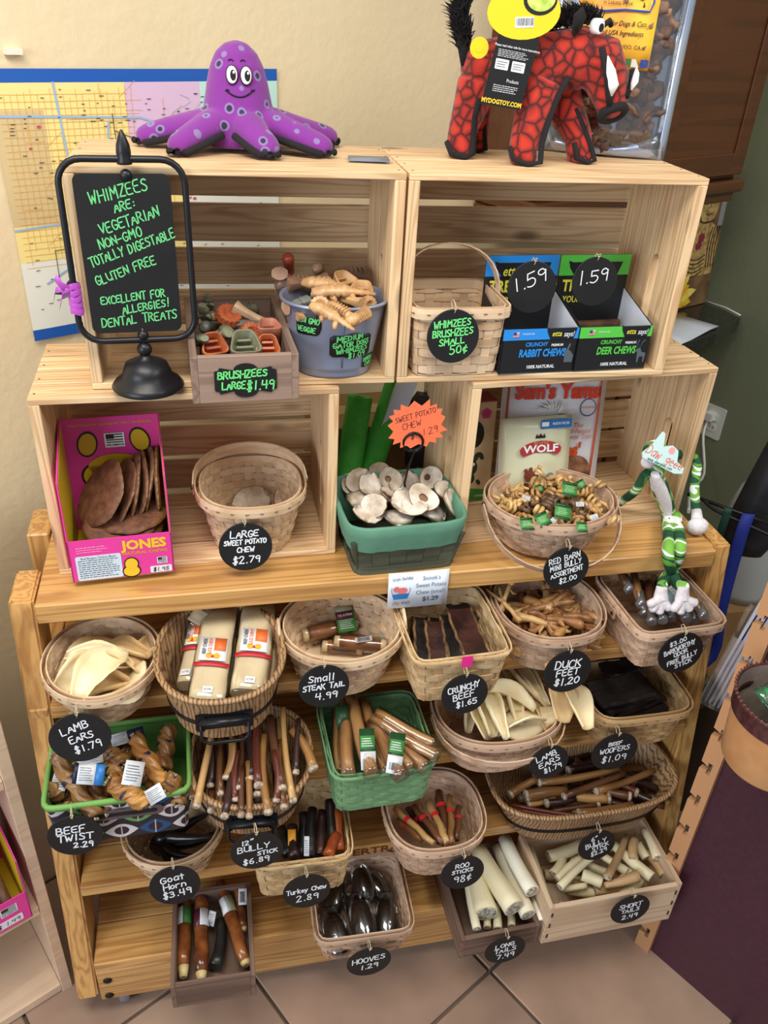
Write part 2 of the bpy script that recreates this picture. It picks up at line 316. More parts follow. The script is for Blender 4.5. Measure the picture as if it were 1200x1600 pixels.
mb = MB(); mb.box((0.06, 1.9, 1.35), (0.12, 4.0, 2.7)); o = obj('wall_right', mb, WALL_G, M=MW); struct(o)
mb = MB(); mb.box((0, 0, 0), (0.026, 0.012, 0.009)); tag(obj('wall_anchor', mb, plain('anchor_white', (225, 220, 205), 0.5), loc=(-2.0985, 0.006, 1.679), M=None), 'small white plastic plug stuck on the cream wall above the map', 'wall plug')
bpy.data.objects['wall_anchor'].matrix_world = MW @ Matrix.Translation((-2.0985, 0.006, 1.679))
# floor of square tiles laid parallel to the walls of the room
GROUT = plain('grout', (108, 92, 80), 0.9)
TILE = mottled('stone_tile', (184, 156, 134), (136, 112, 98), scale=3.2, rough=0.38, bump=0.0012, bscale=9, c3=(162, 134, 116), detail=6, lo=.3, hi=.72)
mb = MB(); mb.box((0, 0, -0.03), (7, 7, 0.04)); fl = obj('floor', mb, GROUT); struct(fl)
ta = radians(29.4); tx = Vector((cos(ta), sin(ta), 0)); ty = Vector((-tx.y, tx.x, 0)); t0 = Vector((0.89, -0.262, 0)); TS = 0.40
for i in range(-6, 4):
    for j in range(-4, 5):
        c = t0 + tx*(i+.5)*TS + ty*(j+.5)*TS
        me = boxmesh((TS-.007, TS-.007, .012), .002)
        o = link('tile', me, TILE, fl, None, (c.x, c.y, -.006), (0, 0, ta))
# ------------------------------------------------------------------ the wooden rack
rk = thing('display_rack', 'tall pine merchandising rack with a thick top board and four shelves of baskets', 'rack')
X0, X1 = 0.0873, 1.2686; YB = 0.215
plank(rk, 'top_board', (X0, -0.08, T-.036), (X1, YB, T), 0, PINE_T, .002)
SH = {'A': (-0.1165, 0.7687), 'B': (-0.1488, 0.5755), 'C': (-0.1811, 0.3781), 'D': (-0.2114, 0.1798)}
for k, (y, z) in SH.items():
    plank(rk, 'shelf', (X0, y, z-.026), (X1, y+.085, z), 0, PINE_T, .002)
    plank(rk, 'shelf', (X0, y+.086, z-.026), (X1, YB-.01, z), 0, PINE_T, .002)
plank(rk, 'front_rail', (X0, -0.2114, 0.055), (X1, -0.19, 0.1525), 0, PINE_T, .002)
for x in (X0-.042, X1+.004):
    # front posts lean: the foot stands further out than the top
    mb = MB(); yt, ybm = -0.062, -0.216; z0, z1 = 0.075, 0.948
    for a, b in ():
        pass
    vs = []
    for z, y in ((z0, ybm), (z1, yt)):
        for xx, yy in ((x, y), (x+.038, y), (x+.038, y+.088), (x, y+.088)): vs.append((xx-x, yy, z))
    mb.add(vs, [(3, 2, 1, 0), (4, 5, 6, 7), (0, 1, 5, 4), (1, 2, 6, 5), (2, 3, 7, 6), (3, 0, 4, 7)])
    me = mb.mesh('post'); bm = bmesh.new(); bm.from_mesh(me)
    bmesh.ops.transform(bm, matrix=Matrix.Rotation(pi/2, 4, 'Y'), verts=bm.verts); bmesh.ops.bevel(bm, geom=list(bm.edges), offset=.004, segments=2, affect='EDGES'); bm.to_mesh(me); bm.free()
    link('post', me, PINE_T, rk, Matrix.Translation((x, 0, 0)) @ Matrix.Rotation(-pi/2, 4, 'Y'))
    plank(rk, 'post', (x, YB-.088, .075), (x+.038, YB, T+.0), 2, PINE_T, .003)
    for z in (.72, .525, .33): plank(rk, 'side_rail', (x+.004, -0.1, z), (x+.034, YB-.08, z+.03), 1, PINE_T, .002)
for z in (.10, .235, .37, .505, .64, .775):
    plank(rk, 'back_board', (X0, YB-.009, z), (X1, YB, z+.132), 0, PINE_T, .001)  # boards added to block ambient light from behind and darken the shelves
mb = MB()
BOLT = plain('black_bolt', (40, 36, 34), 0.35, metal=0.7)
for x, z in ((0.1063, -0.213, 0.1218), (0.1036, -0.213, 0.0691)) and (((0.1063, -0.213, 0.1218)[0], (0.1063, -0.213, 0.1218)[2]), ((0.1036, -0.213, 0.0691)[0], (0.1036, -0.213, 0.0691)[2])):
    mb = MB(); mb.loft([[Vector((x+r*cos(2*pi*k/16), yy, z+r*sin(2*pi*k/16))) for k in range(16)] for r, yy in ((.0085, -.2112), (.008, -.214), (.004, -.2155), (.0005, -.2158))]); obj('bolt', mb, BOLT, rk)
CAST = plain('caster_black', (30, 32, 38), 0.35); CASTW = plain('caster_wheel', (120, 125, 135), 0.3)
for x, y in ((X0+.04, -.165), (X1-.04, -.165), (X0+.04, .17), (X1-.04, .17)):
    mb = MB(); mb.box((x, y, .073), (.045, .045, .006)); mb.tube([(x, y, .07), (x, y, .045)], .008)
    mb.box((x-.014, y-.006, .04), (.004, .032, .04)); mb.box((x+.014, y-.006, .04), (.004, .032, .04)); mb.box((x, y-.006, .06), (.03, .034, .006))
    c = obj('caster', mb, CAST, rk)
    mb = MB(); mb.tube([(x-.011, y-.012, .025), (x-.009, y-.012, .025), (x+.009, y-.012, .025), (x+.011, y-.012, .025)], [.021, .025, .025, .021], 20); obj('wheel', mb, CASTW, c)
INK = plain('burnt_brown_ink', (112, 66, 34), 0.7)
printed(rk, 'ERTRA', .026, face(-.1816, ((0.638, -0.1811, 0.3566)[0]), (0.6377, -0.1811, 0.3627)[2]), INK, 'printed_letters', bold=.03, sx=1.25)
# ------------------------------------------------------------------ crates
def panel_hole(parent, y0, y1, z1, t, hy, hz0, hz1, m, x):
    """end board with a stadium hand hole, grain upright"""
    bm = bmesh.new(); r = .0125
    out = [(y0, 0), (y1, 0), (y1, z1), (y0, z1)]
    inn = [(hy + r*cos(a), hz1 + r*sin(a)) for a in [pi*k/6 for k in range(7)]] + [(hy + r*cos(a), hz0 + r*sin(a)) for a in [pi+pi*k/6 for k in range(7)]]
    es = []
    for loop in (out, inn):
        vs = [bm.verts.new((zz, yy, 0)) for yy, zz in loop]
        es += [bm.edges.new((vs[i], vs[(i+1) % len(vs)])) for i in range(len(vs))]
    bmesh.ops.triangle_fill(bm, edges=es, use_beauty=True)
    g = bmesh.ops.extrude_face_region(bm, geom=list(bm.faces)); vv = [v for v in g['geom'] if isinstance(v, bmesh.types.BMVert)]
    bmesh.ops.translate(bm, vec=(0, 0, t), verts=vv); bmesh.ops.recalc_face_normals(bm, faces=bm.faces)
    me = bpy.data.meshes.new('end_board'); bm.to_mesh(me); bm.free()
    return link('end_board', me, m, parent, Matrix.Translation((x+t, 0, 0)) @ Matrix.Rotation(-pi/2, 4, 'Y'))
def crate(label, loc, rot, W=.457, H=.3126, D=.224, topgap=True, hole=(.075, .06, .16), topn=4):
    c = thing('wooden_crate', label, 'crate', loc, rot, None); t = .016
    for x in (0, W-t):
        # three upright boards per end, the middle one with the hand hole
        plank(c, 'end_board', (x, 0, .01), (x+t, hole[0]-.03, H-.01), 2, PINE)
        me_ = panel_hole(c, hole[0]-.0295, hole[0]+.03, H-.02, t, hole[0], hole[1], hole[2], PINE, x); me_.location.z = .01
        plank(c, 'end_board', (x, hole[0]+.0305, .01), (x+t, D-.01, H-.01), 2, PINE)
    n = topn
    for lev in (0, H-.01):
        k = n if (lev or topgap) else n
        g = .0045 if topgap else .0006; wd = (D - g*(k-1))/k
        for i in range(k): plank(c, 'slat', (0, i*(wd+g), lev), (W, i*(wd+g)+wd, lev+.01), 0, PINE)
    hs = [(.012, .072), (.082, .142), (.153, .213), (.2245, .2845)]
    for a, b in hs: plank(c, 'back_slat', (.0, D, a+.008), (W, D+.01, b+.008), 0, PINE)
    NL = plain('nail', (70, 60, 50), .4, metal=.6); mb = MB()
    for x in (.008, W-.008):
        for y in (.02, .075, .13, .19): mb.lathe([(.0018, H-.0002), (.0018, H+.0003)], 8, c=(x, y, 0))
    obj('nail_heads', mb, NL, c, kind='stuff')
    return c
LL = crate('pine crate lower left on the rack top holding the pink display box', (.1166, 0, T), .0047)
LR = crate('pine crate lower right on the rack top holding bags of treats', (.7908, 0, T), .068)
UL = crate('pine crate upper left under the purple octopus, back slats showing the map', (.2061, .0259, T+.3136), -.03, topgap=False, topn=2)
UR = crate('pine crate upper right under the red boar toy', (.2061+.4605, .0105, T+.3136), -.0135, topgap=False, topn=2)

# ================================================================== basket making
def sup(w, d, n, cnt, ph=0.0):
    """cnt points spaced evenly along a superellipse w x d, with outward normals"""
    M_ = 360; P = []
    for i in range(M_):
        a = 2*pi*i/M_; c, s_ = cos(a), sin(a)
        P.append((w/2*math.copysign(abs(c)**(2/n), c), d/2*math.copysign(abs(s_)**(2/n), s_)))
    L = [0.0]
    for i in range(M_): L.append(L[-1] + math.hypot(P[(i+1) % M_][0]-P[i][0], P[(i+1) % M_][1]-P[i][1]))
    out = []; j = 0
    for k in range(cnt):
        t = ((k+ph) % cnt)/cnt*L[-1]
        if k == 0 or t < L[j]: j = 0
        while L[j+1] < t: j += 1
        f = (t-L[j])/(L[j+1]-L[j]+1e-12); a, b = P[j], P[(j+1) % M_]
        tx_, ty_ = b[0]-a[0], b[1]-a[1]; l = math.hypot(tx_, ty_) or 1
        out.append((a[0]+f*tx_, a[1]+f*ty_, ty_/l, -tx_/l))
    # smooth the normals of sharp corners
    res = []
    for k in range(cnt):
        p, q = out[k-1], out[(k+1) % cnt]; nx, ny = out[k][2]+.5*p[2]+.5*q[2], out[k][3]+.5*p[3]+.5*q[3]; l = math.hypot(nx, ny) or 1
        res.append((out[k][0], out[k][1], nx/l, ny/l))
    return res
SPL = [wood('splint_pale', (226, 200, 168), (196, 160, 122), 0.6, rings=3, knots=False, tint=.3),
       wood('splint_pink', (214, 184, 158), (178, 140, 112), 0.6, rings=3, knots=False, tint=.3)]
SPLD = wood('splint_tan', (206, 172, 124), (164, 124, 80), 0.6, rings=3, knots=False, tint=.3)
GREENW = mottled('green_painted_splint', (122, 164, 118), (100, 144, 102), 30, 0.6)
PAPERW = mottled('woven_rush', (218, 190, 146), (186, 152, 106), 40, 0.7, stretch=(1, 1, 1))
def basket(name, label, loc, w, d, h, n=2.0, taper=.82, rows=7, stakes=28, rotz=0.0, style='splint', mat=None, handle=None, group='woven baskets of treats', rim=.016, bulge=0.0, rimmat=None, tilt=0.0, th=.0013, amp=.0019, ears=False):
    """loc = centre of the bottom; a woven basket of interlaced splints"""
    M = Matrix.Translation(loc) @ Matrix.Rotation(rotz, 4, 'Z') @ Matrix.Rotation(tilt, 4, 'X')
    b = thing(name, label, 'basket', M=M, group=group)
    m = mat or SPL[0]; rm = rimmat or m; R = random.Random(hash(label) % 1000 if False else len(label)*7+int(w*1000))
    size = lambda z: (w*(taper+(1-taper)*(z/h)**.8) + bulge*sin(pi*z/h)*w, d*(taper+(1-taper)*(z/h)**.8) + bulge*sin(pi*z/h)*d)
    stakes += stakes % 2; top = h - rim*.5
    rh = (top-.004)/rows
    for j in range(rows):
        mb = MB(); z = .004 + (j+.5)*rh; N_ = stakes*4; pts0 = None; rings = []
        for k, zz in ((0, z-rh*.46), (1, z+rh*.46)):
            ww, dd = size(zz); pts = sup(ww-amp*2, dd-amp*2, n, N_)
            rings.append([(x, y, nx, ny, amp*cos(2*pi*i/8 + j*pi) + R.uniform(-.0002, .0002), zz) for i, (x, y, nx, ny) in enumerate(pts)])
        A = [Vector((x+nx*(o-th/2), y+ny*(o-th/2), zz)) for x, y, nx, ny, o, zz in rings[0]]
        B = [Vector((x+nx*(o-th/2), y+ny*(o-th/2), zz)) for x, y, nx, ny, o, zz in rings[1]]
        Cc = [Vector((x+nx*(o+th/2), y+ny*(o+th/2), zz)) for x, y, nx, ny, o, zz in rings[1]]
        D_ = [Vector((x+nx*(o+th/2), y+ny*(o+th/2), zz)) for x, y, nx, ny, o, zz in rings[0]]
        mb.loft([D_, Cc, B, A], 0, closed=True, caps=False, sm=False)
        obj('weaver', mb, m, b)
    sw = 2*(w+d)/stakes*.42
    for i in range(stakes):
        mb = MB(); L_, R_, L2, R2 = [], [], [], []
        for z in (.001, h*.3, h*.65, top):
            ww, dd = size(z); q = sup(ww-amp*2, dd-amp*2, n, stakes*4)
            x, y, nx, ny = q[(i*4) % (stakes*4)]; tx_, ty_ = -ny, nx
            for lst, sgn, o in ((L_, -1, .0005), (R_, 1, .0005), (L2, -1, -.0005), (R2, 1, -.0005)): lst.append(Vector((x+tx_*sgn*sw/2+nx*o, y+ty_*sgn*sw/2+ny*o, z)))
        mb.loft([[L_[k], R_[k], R2[k], L2[k]] for k in range(4)], 0, caps=True, sm=False); obj('stake', mb, m, b)
    ww, dd = size(.002); mb = MB(); q = sup(ww-.004, dd-.004, n, 32)
    mb.loft([[Vector((x*s_, y*s_, z)) for x, y, _, _ in q] for s_, z in ((1, 0), (1, .002), (.01, .002))], 0, caps=False, sm=False); mb.add([Vector((x, y, 0)) for x, y, _, _ in q], [tuple(range(32))])
    obj('base', mb, m, b)
    for off in (.0025, -.0055):
        mb = MB(); q = sup(w, d, n, 56); rh2 = rim*(1 if off > 0 else .9)
        prof = [(off, h-rh2), (off+.0026, h-rh2), (off+.003, h-rh2*.4), (off+.0022, h), (off, h)]
        mb.loft([[Vector((x+nx*o, y+ny*o, z)) for x, y, nx, ny in q] for o, z in prof], 0, closed=True, caps=False, sm=False)
        obj('rim', mb, rm, b)
    if style == 'splint':
        mb = MB(); q = sup(w, d, n, 26)
        for x, y, nx, ny in q[::1]:
            t_ = Vector((-ny, nx, 0)); mb.box((x+nx*.0058, y+ny*.0058, h-rim*.5), (.0012, .0055, .0013), rot=Matrix(((nx, -ny, 0), (ny, nx, 0), (0, 0, 1))))
        obj('lashing', mb, plain('dark_lashing', (120, 88, 58), .8), b, kind='stuff')
    if handle: band_handle(b, w, d, h, rm, *handle)
    if ears:
        for sx in (-1, 1):
            mb = MB(); mb.tube([(sx*(w/2+.004), y, h-.006+.018*cos(y/(.02)*pi/2)) for y in (-.022, -.012, 0, .012, .022)], .003, 6, flat=2.6); obj('handle', mb, rm, b)
    return b
def band_handle(b, w, d, h, m, lean, rise, width=.02, y=0.0, zoff=-.012, wf=1.0):
    """a bent splint handle from side to side; lean = angle from upright towards the back (+) or front (-)"""
    pts = []; cl, sl = cos(lean), sin(lean)
    for k in range(17):
        a = pi*k/16; x = -(w/2+.007)*wf*(cos(a) if True else 0); x = math.copysign(abs(x)**1.0, x); r = rise*sin(a)**.75
        pts.append(Vector((x, y + r*sl, h+zoff + r*cl)))
    mb = MB(); n = len(pts); rings = []
    wd = Vector((0, cl, -sl))
    for i, p in enumerate(pts):
        t = (pts[min(i+1, n-1)] - pts[max(i-1, 0)]).normalized(); nn = t.cross(wd).normalized()
        rings.append([p + wd*width/2 + nn*.0012, p + wd*width/2 - nn*.0012, p - wd*width/2 - nn*.0012, p - wd*width/2 + nn*.0012])
    mb.loft(rings, 0, sm=False); o = obj('handle', mb, m, b)
    mb = MB()
    for sx in (-1, 1): mb.tube([(sx*(w/2+.0075), y, h+zoff+.004), (sx*(w/2+.0105), y, h+zoff+.004)], .0035, 10)
    obj('rivet', mb, plain('rivet', (60, 44, 32), .4, metal=.5), b)
# ---- chipwood tubs with diagonal toasted stripes
def stripes_mat():
    m, nt, b = newmat('toasted_chipwood'); L = nt.links.new
    tc = N(nt, 'ShaderNodeTexCoord'); wv = N(nt, 'ShaderNodeTexWave'); wv.inputs['Scale'].default_value = 30; wv.inputs['Distortion'].default_value = 7; wv.inputs['Detail'].default_value = 3; wv.inputs['Detail Scale'].default_value = 1.4
    wv.bands_direction = 'X'
    mp = N(nt, 'ShaderNodeMapping'); mp.inputs['Scale'].default_value = (1.7, 1.7, .15); mp.inputs['Rotation'].default_value = (0, .12, 0); L(tc.outputs['Object'], mp.inputs[0]); L(mp.outputs[0], wv.inputs[0])
    cr = N(nt, 'ShaderNodeValToRGB'); e = cr.color_ramp.elements; e[0].position = .12; e[0].color = (*lin((112, 82, 56)), 1); e[1].position = .5; e[1].color = (*lin((176, 140, 100)), 1)
    L(wv.outputs['Color'], cr.inputs[0]); L(cr.outputs[0], b.inputs['Base Color']); b.inputs['Roughness'].default_value = .55; return m
CHIP = stripes_mat(); BAND = plain('black_metal', (28, 28, 34), .35, metal=.4)
def tub(label, loc, w, d, h, taper=.8, n=2.3, rotz=0.0, staves=36, handle=True):
    b = thing('chipwood_tub', label, 'basket', loc, rotz, 'toasted chipwood tubs')
    size = lambda z: (w*(taper+(1-taper)*z/h), d*(taper+(1-taper)*z/h)); t = .0028
    for i in range(staves):
        rings = []
        for z in (0, h*.5, h):
            ww, dd = size(z); q = sup(ww, dd, n, staves*4)
            idx = [(i*4+k) % (staves*4) for k in range(5)]; o = [q[k] for k in idx]
            rings.append([Vector((x, y, z)) for x, y, _, _ in o] + [Vector((x-nx*t, y-ny*t, z)) for x, y, nx, ny in reversed(o)])
        mb = MB(); mb.loft(rings, 0, sm=False)
        obj('stave', mb, CHIP, b)
    ww, dd = size(.004); mb = MB(); q = sup(ww-.005, dd-.005, n, 40); mb.loft([[Vector((x, y, z)) for x, y, _, _ in q] for z in (.001, .005)], 0, sm=False); obj('base', mb, CHIP, b)
    mb = MB(); q = sup(w, d, n, 64); mb.loft([[Vector((x+nx*o, y+ny*o, z)) for x, y, nx, ny in q] for o, z in ((-.005, h-.002), (.003, h-.004), (.0045, h), (.003, h+.004), (-.005, h+.003))], 0, closed=True, caps=False); obj('rim', mb, CHIP, b)
    z = h*.42; ww, dd = size(z); mb = MB(); q = sup(ww, dd, n, 64); mb.loft([[Vector((x+nx*o, y+ny*o, z+dz)) for x, y, nx, ny in q] for o, dz in ((.0002, -.004), (.0022, -.004), (.0022, .004), (.0002, .004))], 0, closed=True, caps=False, sm=False); obj('band', mb, BAND, b)
    if handle:
        z = h*.55; ww, dd = size(z); y = -dd/2
        mb = MB(); mb.box((0, y-.003, z), (.088, .004, .03)); mb.box((-.036, y-.006, z), (.012, .004, .03)); mb.box((.036, y-.006, z), (.012, .004, .03)); hp = obj('handle_plate', mb, BAND, b)
        mb = MB(); mb.tube([(-.036, y-.009, z+.008), (-.036, y-.014, z-.026), (-.026, y-.016, z-.034), (.026, y-.016, z-.034), (.036, y-.014, z-.026), (.036, y-.009, z+.008)], .0028, 8); obj('handle', mb, BAND, hp)
        mb = MB(); mb.tube([(-.037, y-.011, z+.008), (.037, y-.011, z+.008)], .0085, 10, flat=.5); obj('grip', mb, BAND, hp)
    return b
def slatbox(name, label, loc, w, d, h, m, rotz=0.0, t=.008, cat='box', group=None, sides=None):
    b = thing(name, label, cat, loc, rotz, group); hs = sides or h
    plank(b, 'base', (-w/2+t, -d/2+t, 0), (w/2-t, d/2-t, t*.6), 1, m, .0006)
    plank(b, 'front_board', (-w/2+t, -d/2, 0), (w/2-t, -d/2+t, h), 0, m, .0008); plank(b, 'back_board', (-w/2+t, d/2-t, 0), (w/2-t, d/2, hs), 0, m, .0008)
    for sx in (-1, 1): plank(b, 'side_board', (min(sx*w/2, sx*(w/2-t)), -d/2, 0), (max(sx*w/2, sx*(w/2-t)), d/2, hs), 1, m, .0008)
    return b
# ---- chalk price tags
SLATE = mottled('black_chalk_disc', (11, 12, 15), (16, 17, 21), 25, .55)
WHITE_INK = plain('white_chalk_ink', (232, 238, 245), .8); GREEN_INK = plain('green_chalk_ink', (110, 226, 128), .8)
TWINE = plain('twine', (200, 182, 150), .9)
TAGGROUP = 'round chalkboard price tags'
def chalk(label, c, dia, lines, ang=0.0, tilt=0.18, yaw=0.0, ink=None, w=.0019, seed=1, hang=.014, back=.012, sy=1.0):
    """a disc hanging from twine; lines = (text, y, height) stacked on it, ang tilts the handwriting"""
    M = Matrix.Translation(c) @ Matrix.Rotation(yaw, 4, 'Z') @ Matrix.Rotation(pi/2 - tilt, 4, 'X')
    t = thing('price_tag', label, 'price tag', M=M, group=TAGGROUP); r = dia/2
    mb = MB(); P = [(r*cos(2*pi*k/40), r*sy*sin(2*pi*k/40)) for k in range(40)]
    mb.loft([[Vector((x*s_, y*s_, z)) for x, y in P] for s_, z in ((.01, -.0012), (.98, -.0012), (1, -.0008), (1, .0008), (.98, .0012), (.01, .0012))], 0, sm=False)
    obj('board', mb, SLATE, t)
    mb = MB(); yt = r*sy*.86
    mb.tube([(0.0, yt, .0014), (.0015, yt+.006, .003), (.001, yt+hang, -back*.2), (-.0005, yt+hang+.004, -back*.7), (-.002, yt+hang, -back), (-.002, yt+.004, -.003), (0, yt, -.0012)], .0008, 5)
    mb.tube([(-.002, yt+.008, .0022), (.0035, yt+.010, .003), (.002, yt+.005, .003), (-.0015, yt+.006, .0035)], .0008, 5)
    obj('string', mb, TWINE, t)
    ca, sa = cos(ang), sin(ang); L = []
    for ln in lines:
        txt, y, h = ln[:3]; xo = ln[3] if len(ln) > 3 else 0; sq = ln[4] if len(ln) > 4 else 1.0
        L.append((txt, xo*ca - y*sa, xo*sa + y*ca, h, ang, sq))
    lettering(t, L, w, lambda u, v: Vector((u, v, .0016)), ink or WHITE_INK, seed)
    return t

# ================================================================== the baskets, by shelf (x, y of the centre; z of the shelf)
ZA, ZB, ZC, ZD = 0.769, 0.5758, 0.3784, 0.1801
WB = 'woven_basket'
lamb = basket(WB, 'round pale splint basket of lamb ears at the left end of the top shelf', (.177, -.094, ZA), .178, .20, .083, rows=6, stakes=26, taper=.74)
steak = basket(WB, 'round pale splint basket of wrapped steak tails under the rack top', (.572, -.09, ZA), .208, .195, .10, rows=7, stakes=28, taper=.74, ears=True)
crunchy = basket('woven_rush_box', 'rectangular tan woven box of dark beef slabs with a pink tape strip', (.755, -.115, ZA), .168, .188, .103, n=9, taper=.86, rows=6, stakes=22, rotz=.03, style='rush', mat=PAPERW, th=.002, amp=.002, rim=.006)
duck = basket(WB, 'oval splint basket of duck feet right of the dark beef slabs', (.952, -.078, ZA), .195, .205, .095, n=2.3, rows=6, stakes=26, taper=.76, mat=SPL[1])
bark = basket(WB, 'rectangular splint basket with side handles at the right end of the top shelf', (1.166, -.095, ZA), .175, .185, .096, n=8, taper=.82, rows=7, stakes=22, rotz=.05, ears=False, mat=SPL[1])
mb = MB(); mb.box((-.0935, .02, .076), (.003, .062, .018)); obj('side_handle', mb, SPL[1], bark)
mb = MB(); mb.tube([(-.0945, .036-.06+.02, .076), (-.097, .036-.06+.02, .076)], .0035, 10); obj('rivet', mb, plain('rivet', (60, 44, 32), .4), bark)
green = basket('woven_rush_box', 'rectangular woven box painted green, full of wrapped sticks', (.624, -.164, ZB), .18, .18, .099, n=9, taper=.92, rows=8, stakes=24, rotz=.02, style='rush', mat=GREENW, th=.002, amp=.0014, rim=.006)
lamb2 = basket(WB, 'wide oval splint basket overflowing with long lamb ears', (.86, -.135, ZB), .235, .19, .102, n=2.4, rows=6, stakes=28, taper=.76, mat=SPL[1])
band_handle(lamb2, .235, .19, .102, SPL[1], -1.72, .118, width=.014)
woof = basket(WB, 'rectangular splint basket of black beef pieces below the duck feet', (1.138, -.125, ZB), .20, .16, .098, n=5, rows=7, stakes=26, taper=.78, mat=SPLD)
goat = basket(WB, 'small round splint basket of dark horns tucked under the patterned fabric bin', (.258, -.142, ZC), .175, .165, .092, rows=7, stakes=24, taper=.74)
turkey = basket('woven_rush_box', 'rectangular pale woven box of dark turkey chews', (.487, -.17, ZC), .176, .195, .104, n=9, taper=.9, rows=6, stakes=22, rotz=-.03, style='rush', mat=PAPERW, th=.002, amp=.002, rim=.006)
roo = basket(WB, 'oval splint basket of thin sticks with red bands', (.742, -.19, ZC), .185, .185, .10, n=2.6, rows=7, stakes=26, taper=.8, mat=SPL[1])
hooves = basket(WB, 'rectangular splint basket of wrapped black hooves on the lowest shelf', (.603, -.205, ZD), .188, .18, .088, n=9, rows=6, stakes=24, taper=.86, rotz=-.03, mat=SPL[1])
tub('large oval chipwood tub of wrapped rawhide rolls with a black handle plate', (.366, -.13, ZA), .202, .235, .10)
tub('oval chipwood tub of upright thin bully sticks right of the patterned fabric bin', (.405, -.175, ZB), .205, .225, .094, rotz=-.08)
tub('long low oval chipwood tub of short bully sticks at the right', (1.062, -.15, ZC), .385, .20, .092, n=3.0, handle=False, staves=48)
BROWNBOX = wood('brown_stained_wood', (126, 100, 86), (88, 66, 56), .6, rings=5, knots=False)
RAWBOX = wood('raw_pale_wood', (222, 196, 166), (190, 156, 124), .65, rings=4, knots=False)
slatbox('wooden_drawer_box', 'brown stained drawer box of rawhide chews at the lower left', (.315, -.225, ZD), .152, .19, .07, BROWNBOX, -.02, t=.009)
slatbox('wooden_drawer_box', 'brown stained drawer box under the long white tails', (.865, -.218, ZD), .165, .20, .06, BROWNBOX, .02, t=.009)
sb = slatbox('wooden_crate_box', 'pale unpainted wooden box of short tails at the lower right', (1.098, -.232, ZD), .285, .172, .118, RAWBOX, .015, t=.009, sides=.122)
NLB = plain('dark_slot', (60, 50, 44), .8); mb = MB()
for sx in (-1, 1):
    for z in (.025, .06, .095): mb.box((sx*.134, -.0864, z), (.0035, .0012, .012))
obj('joint_slots', mb, NLB, sb)
# on the rack top and in the crates
large = basket(WB, 'round splint basket with a bent handle, nearly empty, in the lower left crate', (.434, .062, T+.0108), .178, .185, .112, rows=8, stakes=28, taper=.72, n=2.4, mat=SPL[0], handle=(1.2, .088, .028, .0))
mini = basket(WB, 'wide round splint basket of curly chews on the rack top by the lower right crate', (.957, -.005, T+.0108), .232, .20, .085, rows=7, stakes=30, taper=.72, mat=SPL[1])
band_handle(mini, .232, .20, .085, SPL[1], -2.15, .135, width=.014, wf=1.02)
splint = basket(WB, 'square pale splint basket with an arched handle, empty, in the upper right crate', (.762, .075, ZU+.001), .152, .15, .112, n=9, rows=7, stakes=18, taper=.9, mat=SPL[0], handle=(.25, .085, .018, .01))
BR = slatbox('wooden_drawer_box', 'grey-brown wooden box of large dental chews overhanging the upper left crate', (.424, .0745, ZU), .152, .268, .070, wood('grey_brown_wood', (150, 126, 112), (112, 90, 78), .6, rings=5, knots=False), .03, t=.01)
# sweet potato chew berry box: slats and a green cloth liner
fb = thing('fabric_lined_berry_box', 'dark slatted berry box lined with green cloth in the middle of the rack top', 'basket', (.681, .012, T), .04)
SLT = wood('dark_green_slat', (88, 92, 74), (62, 66, 54), .7, rings=4, knots=False)
def frust(s0, s1, z0, z1, ax0, ax1, y): pass
for side in range(4):
    M = Matrix.Rotation(side*pi/2, 4, 'Z'); W_, D_ = (.2, .175) if side % 2 == 0 else (.175, .2)
    nsl = 6
    for k in range(nsl):
        xb0, xb1 = [(-.5+(k+f)/nsl)*(W_*.86) for f in (.012, .988)]; xt0, xt1 = [(-.5+(k+f)/nsl)*W_ for f in (.012, .988)]
        mb = MB(); yb, yt = -D_*.86/2, -D_/2
        mb.add([M @ Vector(p) for p in ((xb0, yb+.001, .012), (xb1, yb+.001, .012), (xt1, yt+.006, .072), (xt0, yt+.006, .072), (xb0, yb+.003, .012), (xb1, yb+.003, .012), (xt1, yt+.008, .072), (xt0, yt+.008, .072))], [(0, 1, 2, 3), (7, 6, 5, 4), (0, 4, 5, 1), (1, 5, 6, 2), (2, 6, 7, 3), (3, 7, 4, 0)])
        obj('slat', mb, SLT, fb)
mb = MB(); q = sup(.2*.87, .175*.87, 12, 48); mb.loft([[Vector((x+nx*o, y+ny*o, z)) for x, y, nx, ny in q] for o, z in ((0, 0), (.003, 0), (.003, .014), (0, .014))], 0, closed=True, caps=False, sm=False); mb.add([Vector((x, y, .003)) for x, y, _, _ in q], [tuple(range(48))]); obj('bottom_band', mb, SLT, fb)
mb = MB(); q = sup(.2, .175, 6, 64); R_ = random.Random(4)
def fold(i, a): return a*sin(i*1.7)*.6 + a*sin(i*.63+1)*.4
mb.loft([[Vector((x*sc+nx*(o+fold(i, a)), y*sc+ny*(o+fold(i, a)), z+fold(i*1.3, a*.6))) for i, (x, y, nx, ny) in enumerate(q)] for sc, o, z, a in ((.985, .002, .052, .0012), (1.0, .003, .066, .0012), (1.02, .004, .082, .001), (1.03, .0045, .099, .0006), (1.03, .0005, .103, .0004), (1.02, -.002, .099, .0006), (.90, 0, .05, .0006), (.82, 0, .016, .0004))], 0, caps=False, sm=True)
obj('cloth_liner', mb, mottled('green_cotton', (96, 146, 122), (82, 130, 108), 12, .85, bump=.0004, bscale=300), fb)

